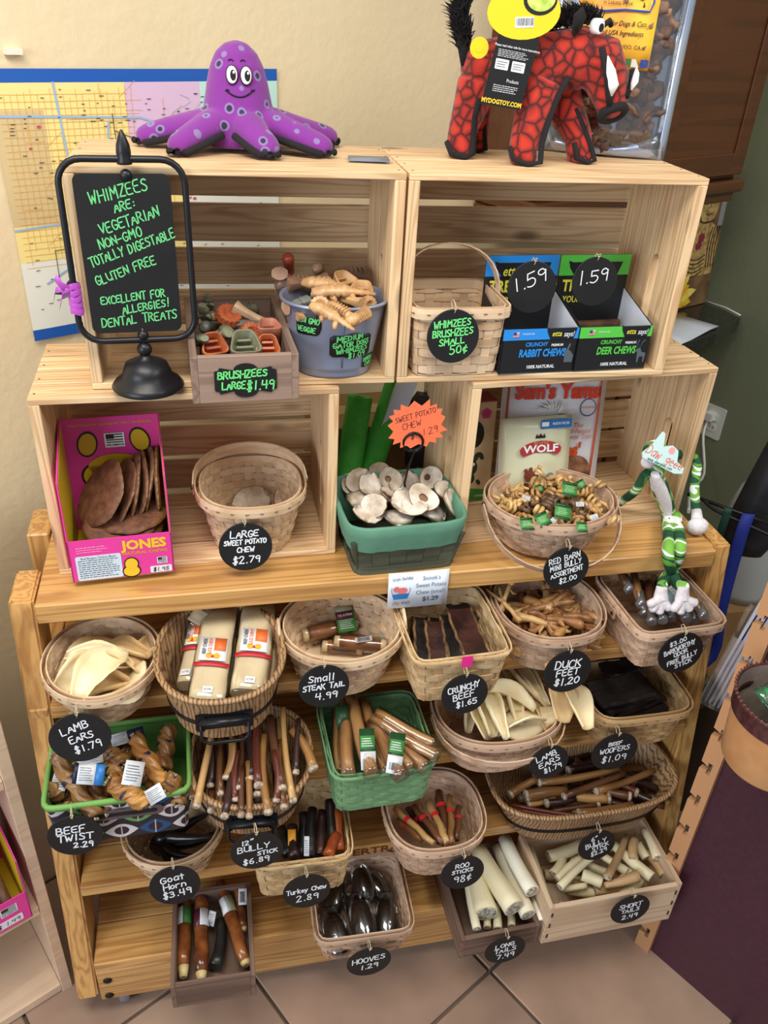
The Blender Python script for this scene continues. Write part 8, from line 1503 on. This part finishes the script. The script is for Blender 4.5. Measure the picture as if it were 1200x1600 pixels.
for a, b_ in ((u0+.01, (u0+u1)/2-.003), ((u0+u1)/2+.003, u1-.01)):
    dr = wbx(cab, 'door', (a, d0-.02, 1.42), (b_, d0, 2.29), CHER, .004); c0 = [(a+b_)/2, d0-.01, 1.855]
    for lo, hi in (((a, d0, 1.42), (a+.055, d0+.006, 2.29)), ((b_-.055, d0, 1.42), (b_, d0+.006, 2.29)), ((a+.055, d0, 1.42), (b_-.055, d0+.006, 1.475)), ((a+.055, d0, 2.235), (b_-.055, d0+.006, 2.29))):
        wbx(dr, 'door_rail', [x-y for x, y in zip(lo, c0)], [x-y for x, y in zip(hi, c0)], CHER, .003)
ctr = thing('granite_counter', 'dark speckled granite countertop in the corner behind the crates', 'counter', M=MW)
GRAN = mottled('dark_granite', (26, 30, 28), (66, 68, 60), 170, .15, detail=3, lo=.45, hi=.75, coat=.3)
pr = [(-1.0, 0), (-.002, 0), (-.002, .10), (-.03, .165), (-.06, .19), (-.11, .20), (-.25, .235), (-1.0, .245)]
mb = MB(); mb.prism([(x, y) for x, y in pr], .036, Matrix.Translation((0, 0, .952))); obj('slab', mb, GRAN, ctr)
mb = MB(); mb.tube([(-.003, .0, .972), (-.003, .10, .972), (-.028, .17, .972)], .0028, 6); obj('caulk_line', mb, plain('white_caulk', (222, 222, 216), .6), ctr)
bc = thing('base_cabinet', 'brown wooden base cabinet under the granite counter', 'cabinet', M=MW); wbx(bc, 'carcass', (-1.0, .001, .0), (-.28, .19, .933), CHER); wbx(bc, 'door', (-.62, .19, .08), (-.30, .205, .88), CHER, .004); wbx(bc, 'door', (-.96, .19, .08), (-.64, .205, .88), CHER, .004)
pc = thing('canvas_print', 'tall canvas print of a golden figure above a yellow flower', 'picture', M=MW @ Matrix.Translation((-.185, .032, .971)) @ Matrix.Rotation(.04, 4, 'X'))
# standing flat against the wall, facing the room (+Y)
wbx(pc, 'canvas', (-.16, -.018, 0), (.165, 0, .40), mottled('canvas_umber', (96, 70, 44), (136, 106, 68), 18, .7), .002)
def pf(x, z, dy=.0006): return Matrix(((-1, 0, 0, x), (0, 0, 1, dy), (0, 1, 0, z), (0, 0, 0, 1)))
GLD = mottled('print_old_gold', (206, 176, 112), (146, 112, 66), 60, .7); GLD2 = plain('print_shadow_brown', (62, 42, 28), .7); GREY = plain('print_sky_grey', (150, 150, 152), .7)
def pshape(nm, poly, mt, dy): mb = MB(); mb.prism(poly, .0005, pf(0, 0, dy)); return obj(nm, mb, mt, pc)
pshape('sky_print', [(-.16, .25), (-.135, .25), (-.135, .398), (-.16, .398)], GREY, .0006)
pshape('figure_print', [(-.155, .10), (.05, .10), (.06, .2), (.03, .26), (.0, .27), (-.09, .27), (-.13, .25), (-.155, .2)], GLD, .0009); pshape('figure_print', [(x, z) for x, z in circ(.048, 24, 1.35, -.075, .325)], GLD, .0012); pshape('figure_print', [(x, z) for x, z in circ(.05, 20, .5, -.075, .382)], GLD2, .0016)
for x in (-.095, -.052): mb = MB(); mb.tube([pf(0, 0, .0022) @ Vector((x-.013+.026*k/6, .328-.006*sin(pi*k/6), 0)) for k in range(7)], .0014, 5); mb.tube([pf(0, 0, .0022) @ Vector((x-.014+.028*k/6, .338+.007*sin(pi*k/6), 0)) for k in range(7)], .0010, 5); obj('line_print', mb, GLD2, pc)
mb = MB(); mb.tube([pf(0, 0, .0022) @ Vector(p) for p in ((-.074, .335, 0), (-.078, .312, 0), (-.070, .308, 0))], .0012, 5); mb.tube([pf(0, 0, .0022) @ Vector((-.092+.032*k/6, .292-.003*sin(pi*k/6), 0)) for k in range(7)], .0014, 5); mb.tube([pf(0, 0, .0022) @ Vector((-.11+.07*k/6, .270-.004*sin(pi*k/6), 0)) for k in range(7)], .0022, 5)
for j in range(5): mb.tube([pf(0, 0, .0018) @ Vector((-.10+.09*k/8, .165-.013*j-.012*sin(pi*k/8), 0)) for k in range(9)], .0016, 5)
for j in range(4): mb.tube([pf(0, 0, .0018) @ Vector((-.150+.013*j+.006*sin(k*.6), .25-.018*k, 0)) for k in range(8)], .0014, 5)
obj('line_print', mb, GLD2, pc)
for cx_, cz_ in ((-.062, .222), (-.055, .198)): pshape('blossom_print', [(cx_+(.019 if k % 2 else .012)*cos(2*pi*k/14), cz_+(.016 if k % 2 else .010)*sin(2*pi*k/14)) for k in range(14)], plain('print_wine', (140, 44, 66), .6), .003)
YPT = [mottled('print_petal_a', (240, 210, 50), (226, 160, 40), 40, .6), mottled('print_petal_b', (246, 226, 110), (236, 190, 50), 40, .6)]
for k, a in enumerate((-.15, .18, .5, .85, 1.2, 1.6, 2.0, 2.4, 2.8, 3.2)):
    L = .105+.02*sin(k*2.1); cx_, cz_ = .03, .035; a2 = pi-a; c_, s_ = cos(a2), sin(a2); pshape('petal_print', [(cx_+c_*u*L-s_*v, max(.001, min(.398, cz_+s_*u*L+c_*v))) for u, v in ((.1, -.012), (.5, -.021), (.8, -.012), (1, 0), (.8, .012), (.5, .021), (.1, .012))], YPT[k % 2], .0034+.0003*k)
pshape('flower_heart_print', circ(.03, 20, 1, .03, .035), plain('print_black_brown', (30, 22, 20), .7), .0075)
mb = MB(); mb.sheet([[(x, y, .003*sin(x*22)+.004) for y in (-.07, 0, .07)] for x in (-.12, -.06, 0, .06, .12)], .0006); pp = obj('paper_sheet', mb, plain('paper_white', (214, 220, 232), .6), M=MW @ Matrix.Translation((-.33, .155, .971)) @ Matrix.Rotation(-.15, 4, 'Z')); tag(pp, 'loose white paper sheet lying on the granite counter', 'paper')
ou = thing('wall_outlet', 'white electrical outlet plate with a plug and cord on the dark green side wall', 'outlet', M=MW @ Matrix.Translation((0, .168, .588)) @ Matrix.Rotation(-pi/2, 4, 'Z'))
OW = plain('outlet_white', (216, 220, 214), .4)
mb = MB(); mb.prism(rrect(.075, .115, .004), .005, Matrix.Translation((0, -.003, 0)) @ Matrix.Rotation(pi/2, 4, 'X')); obj('plate', mb, OW, ou)
for z in (-.02, .02):
    mb = MB(); mb.prism(rrect(.034, .028, .008), .003, Matrix.Translation((0, -.006, z)) @ Matrix.Rotation(pi/2, 4, 'X')); s_ = obj('socket', mb, OW, ou); mb = MB(); [mb.box((x, -.008, z+.002), (.0022, .0008, .008)) for x in (-.006, .006)]; mb.lathe([(.0022, -.0002), (.0022, .0002)], 8, c=(0, 0, 0)) if 0 else None; obj('slots', mb, BLK, s_)
pg = thing('power_cord', 'white power plug with its cord hanging down from the outlet', 'cord', (0, 0, 0)); Po = MW @ Vector((-.02, .16, .61)); mb = MB(); mb.box((0, 0, 0), (.03, .03, .026)); o = obj('plug', mb, plain('plug_white', (226, 228, 226), .35), pg, M=Matrix.Translation(Po) @ Matrix.Rotation(radians(25), 4, 'Z'))
q0 = Po; mb = MB(); mb.tube(smooth([q0, q0+Vector((-.02, -.02, -.06)), Vector((1.9665, 0.95, 0.4896)), Vector((1.752, 0.7, 0.5892)), Vector((1.5797, 0.45, 0.6798))]), .0045, 8); obj('cord', mb, MATS['plug_white'], pg)
# ================================================================== hooks, straps and the bag at the right
rd = thing('hook_rails', 'two black metal hook rails running right from behind the rack', 'rail', (0, 0, 0)); mb = MB(); mb.tube([(1.453, 0.3, 0.8323), (1.4932, 0.22, 0.8433), (1.5816, 0.15, 0.8297)], .0045, 8); obj('rail', mb, BLKM, rd); mb = MB(); mb.tube(smooth([(1.4621, 0.25, 0.8443), (1.4722, 0.22, 0.8381), (1.5038, 0.18, 0.8336), (1.5741, 0.12, 0.8162)]), .004, 8); obj('rail', mb, BLKM, rd)
def strap(nm, lab, pts, w, m, grp=None):
    P = smooth([Vector(p) for p in pts], 3); mb = MB(); mb.sheet([[p + Vector((w*s_*.93, -w*s_*.3, 0)) for s_ in (-.5, 0, .5)] for p in P], .002); tag(obj(nm, mb, m), lab, 'strap', grp)
strap('leash_strap', 'wide royal blue strap hanging over the black rails to the floor', [(1.5187, 0.165, 0.857), (1.5044, 0.15, 0.8225), (1.5017, 0.14, 0.7076), (1.4934, 0.12, 0.6134), (1.4914, 0.1, 0.4944), (1.36, .06, .45)], .028, plain('blue_webbing', (24, 44, 140), .7))
strap('leash_strap', 'dark green strap hanging left of the blue one', [(1.4835, 0.19, 0.8575), (1.4835, 0.19, 0.8152), (1.4909, 0.2, 0.7557)], .018, plain('green_webbing', (28, 70, 58), .7))
jg = thing('white_jug', 'white rounded plastic jug on the floor in the shadow behind the straps', 'jug', loc=(1.62, .50, .22)); mb = MB(); mb.lathe([(.02, 0), (.085, .002), (.09, .03), (.09, .28), (.075, .34), (.035, .37), (.03, .40), (.034, .402), (.034, .42), (.01, .421)], 28); obj('body', mb, plain('jug_white', (188, 194, 198), .5), jg)
jg.location = (1.8906, 0.55, 0.3204); 
jg2 = thing('cardboard_carton', 'plain brown floor carton supporting the white jug behind the rack', 'box', loc=(jg.location.x-.12, jg.location.y-.10, 0)); plank(jg2, 'carton', (0, 0, 0), (.26, .22, jg.location.z-.001), 0, MATS['brown_card'], .002)
bg_ = thing('black_bag', 'black padded bag hanging at the right edge above the straps', 'bag', M=Matrix.Translation((1.6056, 0.22, 0.8724)) @ Matrix.Rotation(.20, 4, 'Y')); mb = MB(); mb.loft([[Vector((.062*rx*math.copysign(abs(cos(a))**.7, cos(a)), .04*rx*math.copysign(abs(sin(a))**.7, sin(a)), z)) for a in [2*pi*k/24 for k in range(24)]] for rx, z in ((.3, -.16), (.85, -.155), (1, -.12), (1.02, 0), (1, .12), (.85, .17), (.5, .18))]); obj('body', mb, mottled('black_nylon', (22, 24, 30), (34, 36, 44), 30, .6, bump=.0006), bg_); mb = MB(); mb.tube(smooth([(-.03, 0, .17), (-.02, 0, .26), (.03, 0, .28), (.05, 0, .17)]), .005, 6, flat=.5); obj('strap', mb, FLB, bg_)
# paper holder
PH_ = thing('acrylic_holder', 'clear acrylic brochure holder fixed beside the maroon panel', 'holder', M=Matrix.Translation((1.408, -.095, .56)) @ Matrix.Rotation(-.80, 4, 'Z') @ Matrix.Rotation(.10, 4, 'Y'))
ACR = clear('clear_acrylic', gloss=.35)
for nm, lo, hi in (('front_wall', (-.055, -.05, 0), (.055, -.047, .19)), ('back_wall', (-.055, .05, 0), (.055, .053, .21)), ('side_wall', (-.058, -.05, 0), (-.055, .053, .2)), ('side_wall', (.055, -.05, 0), (.058, .053, .2)), ('floor_plate', (-.055, -.05, 0), (.055, .053, .003))): wbx(PH_, nm, lo, hi, ACR, 0)
br_ = MB(); br_.box((.02, .09, -.02), (.10, .08, .012)); obj('bracket', br_, BLKM, PH_)
PAP = [plain('brochure_white', (214, 218, 232), .5), plain('brochure_lilac', (194, 196, 224), .5)]
for k in range(11):
    M = PH_.matrix_world if False else Matrix.Translation((1.408, -.095, .56)) @ Matrix.Rotation(-.80, 4, 'Z') @ Matrix.Rotation(.10, 4, 'Y')
    mb = MB(); x = -.047+.0092*k; mb.sheet([[(x+.010*(z/.3)**2*(1-k*.06), y, .004+z) for y in (-.044, 0, .046-.002*k)] for z in (0, .1, .2, .29-.004*(k % 3))], .0046); item('brochure', 'white folded brochure standing in the clear holder at the right', 'brochure', 'brochures in the clear holder', mb, PAP[k % 2], M=M)
# maroon display cabinet with notched upright
PD = Vector((.5, -.866, 0)); QD = Vector((.866, .5, 0)); c0 = Vector((1.262, -.281, 0)); MM = Matrix(((QD.x, PD.x, 0, c0.x), (QD.y, PD.y, 0, c0.y), (0, 0, 1, 0), (0, 0, 0, 1)))
gnd = thing('display_cabinet', 'maroon laminated display cabinet with a tan notched upright at the right', 'cabinet', M=MM)
MAR = mottled('maroon_laminate', (70, 34, 50), (62, 28, 44), 90, .45); TNU = plain('tan_upright', (196, 146, 104), .5)
wbx(gnd, 'side_panel', (0, .0, 0), (.02, .62, 1.2), MAR, .001); wbx(gnd, 'carcass', (.02, .0, 0), (.42, .62, 1.2), MAR, .002)
# the notched upright stands on the back edge of the panel
n_ = 13; P = [(-.004, 0)]
for k in range(n_): z = .06+.088*k; P += [(-.004, z)]
o_l = []; zz = 0.0; o_l.append((.0, 0)); 
for k in range(n_):
    z = .05+.088*k; o_l += [(0, z), (.014, z+.004), (.014, z-.006), (.022, z-.006), (.022, z+.024), (.014, z+.024), (.014, z+.014), (0, z+.018)]
o_l += [(0, 1.2), (.034, 1.2), (.034, 0)]
up_ = MB(); up_.prism([(x, z) for x, z in reversed(o_l)], .012, Matrix(((0, 0, 1, -.006), (-1, 0, 0, 0), (0, 1, 0, 0), (0, 0, 0, 1)))  @ Matrix.Translation((-.034+.034, 0, 0)) @ Matrix.Diagonal((-1, 1, 1, 1)) @ Matrix.Translation((-.034, 0, 0))); 
me = up_.mesh('upright'); bm = bmesh.new(); bm.from_mesh(me); bmesh.ops.triangulate(bm, faces=[f for f in bm.faces if len(f.verts) > 4]); bm.to_mesh(me); bm.free(); link('upright', me, TNU, gnd)
wbx(gnd, 'bracket', (-.14, .07, .7605), (-.0, .14, .7715), MAR, .001)
# round leather bin
bn_ = thing('leather_bin', 'round tan bin with a stitched maroon band and hand slot at the right edge', 'bin', loc=(1.216, -.408, .772)); MB_ = mottled('maroon_leather', (84, 44, 48), (58, 28, 34), 120, .35, coat=.2); TNL = mottled('tan_leather', (206, 154, 104), (190, 136, 88), 20, .55); GYI = mottled('grey_lining', (126, 112, 102), (108, 96, 88), 60, .85)
n = 56; mb = MB(); mb.lathe([(.0, 0), (.070, 0), (.0725, .004), (.0785, .085), (.0808, .110)], n, caps=False); obj('lower_wall', mb, TNL, bn_)
mb = MB(); mb.lathe([(.0815, .098), (.083, .128), (.0838, .131), (.082, .133), (.080, .131), (.0795, .12)], n, caps=False); obj('maroon_band', mb, MB_, bn_)
mb = MB(); mb.lathe([(.0795, .130), (.070, .005), (.0, .004)], n, caps=False); obj('lining', mb, GYI, bn_)
for i in range(56):
    if i % 1 == 0:
        a = 2*pi*i/56; 
mb = MB(); [mb.box((.0835*cos(2*pi*i/60), .0835*sin(2*pi*i/60), .1325), (.004, .002, .0035), rot=Matrix.Rotation(2*pi*i/60, 3, 'Z')) for i in range(60)]; obj('stitching', mb, plain('stitch_brown', (120, 72, 60), .6), bn_, kind='stuff')
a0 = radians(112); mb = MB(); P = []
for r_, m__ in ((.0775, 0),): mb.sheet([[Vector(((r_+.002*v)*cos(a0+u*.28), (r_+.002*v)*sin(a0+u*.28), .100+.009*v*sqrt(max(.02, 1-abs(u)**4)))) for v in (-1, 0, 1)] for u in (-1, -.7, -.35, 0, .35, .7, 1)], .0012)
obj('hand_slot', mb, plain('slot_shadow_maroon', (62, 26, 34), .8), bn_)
gpk = 'treat packets in the round bin'
for i, (dx, dy, z, m_, lab) in enumerate(((.012, .03, .105, plain('packet_green', (60, 176, 110), .35), 'clear packet with a green striped label, at the back in the round bin'), (.015, -.01, .092, plain('packet_silver', (190, 194, 200), .25), 'silver grey clear packet in the middle of the round bin'), (.01, -.03, .075, mottled('packet_tan', (186, 132, 76), (150, 96, 52), 40, .3), 'packet of tan treats low at the front of the round bin'))):
    t = thing('treat_packet', lab, 'packet', M=Matrix.Translation((1.216+dx, -.408+dy, .772+z)) @ Matrix.Rotation(.3-i*.4, 4, 'Z') @ Matrix.Rotation(.5, 4, 'X')); mb = MB()
    mb.sheet([[(x*.042, y*.026, .007*(1-x*x)*(1-y*y)) for y in (-1, -.5, 0, .5, 1)] for x in (-1, -.6, -.2, .2, .6, 1)], .004); obj('contents', mb, m_, t); mb = MB(); mb.sheet([[(x*.046, y*.030, .009*(1-x*x)*(1-y*y)+.004+.0015*sin(7*x+5*y)) for y in (-1, -.5, 0, .5, 1)] for x in (-1, -.6, -.2, .2, .6, 1)], .0006); obj('plastic_wrap', mb, FILM, t)
    if i == 0: mb = MB(); [mb.box((0, -.02+.010*k, .006), (.07, .002, .0008)) for k in range(4)]; obj('stripes', mb, LBL_W, t)
# clutter in the gap between rack and cabinet
fc = thing('floor_carton', 'dark brown carton on the floor in the gap right of the rack', 'box', (1.36, .02, 0), .2); plank(fc, 'carton', (0, 0, 0), (.20, .22, .40), 0, plain('dark_brown_card', (72, 50, 38), .8), .003)
cbg = thing('clear_bag', 'crumpled clear bag with yellow green contents on top of the dark floor carton', 'bag', (1.43, .10, .4005)); mb = MB(); mb.loft([[Vector((r_*cos(a)*(1+.08*sin(5*a+z*60)), r_*.8*sin(a)*(1+.08*cos(4*a+z*50)), z)) for a in [2*pi*k/20 for k in range(20)]] for r_, z in ((.05, 0), (.062, .02), (.06, .06), (.035, .10), (.012, .12), (.03, .145))]); obj('plastic', mb, clear('crumpled_clear', gloss=.5), cbg); mb = MB(); mb.loft([[Vector((r_*cos(2*pi*k/16), r_*.8*sin(2*pi*k/16), z)) for k in range(16)] for r_, z in ((.04, .002), (.05, .02), (.04, .05), (.01, .06))]); obj('contents', mb, mottled('green_yellow_fill', (150, 160, 50), (200, 180, 80), 60, .6), cbg)
# ================================================================== shelf unit at the left edge
UE = Vector((cos(radians(28)), sin(radians(28)), 0)); UN = Vector((UE.y, -UE.x, 0)); u0_ = Vector((.017, -.14, 0)); MU = Matrix(((UE.x, UN.x, 0, u0_.x), (UE.y, UN.y, 0, u0_.y), (0, 0, 1, 0), (0, 0, 0, 1)))
un = thing('side_shelf_unit', 'pale maple shelf unit with a dark inside at the left edge', 'shelf unit', M=MU)
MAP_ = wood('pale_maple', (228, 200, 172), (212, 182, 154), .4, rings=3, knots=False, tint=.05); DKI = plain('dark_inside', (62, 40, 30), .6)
wbx(un, 'side_panel', (-.020, -.30, 0), (0, 0, .945), MAP_, .001); wbx(un, 'side_panel', (-.70, -.30, 0), (-.68, 0, .945), MAP_, .001)
for z in (.025, .292, .645, .93): wbx(un, 'shelf', (-.68, -.29, z-.022), (-.0205, -.003, z), MAP_, .001)
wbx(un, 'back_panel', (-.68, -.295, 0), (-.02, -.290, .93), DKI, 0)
pk = thing('display_carton', 'pink and yellow cardboard carton cut off by the left edge, on the maple shelf unit', 'box', M=MU @ Matrix.Translation((-.115, -.02, .2925)))
obj('front_panel', quadwall([(-.08, .028, 0), (.08, .028, 0), (.08, .028, .075), (-.08, .028, .075)], .002, (0, -1, 0)), PINK, pk)
for s_ in (-1, 1): obj('side_panel', quadwall([(s_*.08, .028, 0), (s_*.08, -.13, 0), (s_*.08, -.13, .2), (s_*.08, .026, .16), (s_*.08, .028, .075)], .002, (-s_, 0, 0)), PINK, pk); obj('yellow_lining', quadwall([(s_*.0775, .024, .002), (s_*.0775, -.13, .002), (s_*.0775, -.13, .198), (s_*.0775, .023, .155), (s_*.0775, .025, .073)], .0005, (-s_, 0, 0)), YELC, pk)
obj('base', quadwall([(-.08, -.13, 0), (.08, -.13, 0), (.08, .028, 0), (-.08, .028, 0)], .002, (0, 0, 1)), YELC, pk); obj('back_panel', quadwall([(-.08, -.13, 0), (.08, -.13, 0), (.08, -.13, .2), (-.08, -.13, .2)], .002, (0, 1, 0)), PINK, pk)
def pfc(x, z): return Matrix(((1, 0, 0, x), (0, 0, 1, .0286), (0, 1, 0, z), (0, 0, 0, 1)))
flag(pk, pfc(.045, .050) , .030, .022); mb = MB(); mb.prism(rrect(.05, .018, .002), .0005, pfc(.040, .018)); o_ = obj('price_sticker', mb, LBL_W, pk); lettering(o_, [('$ 1.49', 0, 0, .010, 0)], .0011, lambda u, v: pfc(.040, .018) @ Vector((u, v, .0008)), BLK, 3, 'price', jit=.2)
for k in range(7):
    stick('brown_chew', 'shiny brown chew in the pink carton at the left edge', 'dog treat', 'brown chews in the left edge carton', MU @ Vector((-.175+.018*k, -.01, .33)), MU @ Vector((-.165+.016*k, -.10, .40)), .011, .010, [MATS['meat_stick_brown']], .004, n=9)

# ================================================================== labels that tell the pieces of a pile apart
ORD = 'first second third fourth fifth sixth seventh eighth ninth tenth eleventh twelfth thirteenth fourteenth fifteenth sixteenth seventeenth eighteenth nineteenth twentieth'.split()
BASES = {gp: 'white sweet potato slice in the cloth-lined box', gj: 'brown meat disc in the pink carton', 'dark horns in the round basket': 'dark curved horn in the small round basket', gb: 'long thin bully stick in the upright oval tub', gs: 'short bully stick in the long low tub', g1: 'pale lamb ear in the leftmost round basket', g2: 'long lamb ear in the wide oval basket', gl: 'long pale tail over the brown drawer', gt: 'short pale tail in the unpainted box', gw: 'twisted brown roll in the patterned bin',
         gg: 'wrapped stick in the green box', gb2: 'wrapped dark stick under the toy feet', gh: 'wrapped black hoof', gr_: 'red-banded stick in the oval basket', gtk: 'dark turkey chew in the woven box', gd: 'long dark beef slab in the woven box', gw2: 'black beef piece in the splint basket', gf: 'golden duck foot in the oval basket'}
bpy.context.view_layer.update()
for grp, base in BASES.items():
    L_ = [o for o in COL.objects if o.get('group') == grp and o.parent is None]
    if grp == gp: L_ = [o for o in L_ if o['label'] == lp]
    if grp == gf: L_ = sorted(L_, key=lambda o: -o.matrix_world.translation.z)[:18]
    L_.sort(key=lambda o: o.matrix_world.translation.x)
    for i, o in enumerate(L_[:20]):
        o['label'] = base + (', the leftmost one' if i == 0 else ', the rightmost one' if i == len(L_)-1 else ', %s from the left' % ORD[i])
for o in COL.objects:
    if o.get('group') == gm:
        x, y, z = o.matrix_world.translation; sec = ('front' if y < -.035 else 'back' if y > .03 else 'middle') + (' left' if x < .925 else ' right' if x > .99 else '')
        o['label'] = ('golden curly chew on top at the %s of the wide round basket' if z > 1.018 else 'golden curly chew under the others at the %s of the wide round basket') % sec
for grp in (gbx, gbk):
    by = {}
    for o in COL.objects:
        if o.get('group') == grp and o.parent is None: by.setdefault(o['label'], []).append(o)
    for lab, L_ in by.items():
        if len(L_) > 1:
            L_.sort(key=lambda o: o.matrix_world.translation.x)
            for i, o in enumerate(L_): o['label'] = lab + ', %s of them from the left' % ORD[i]
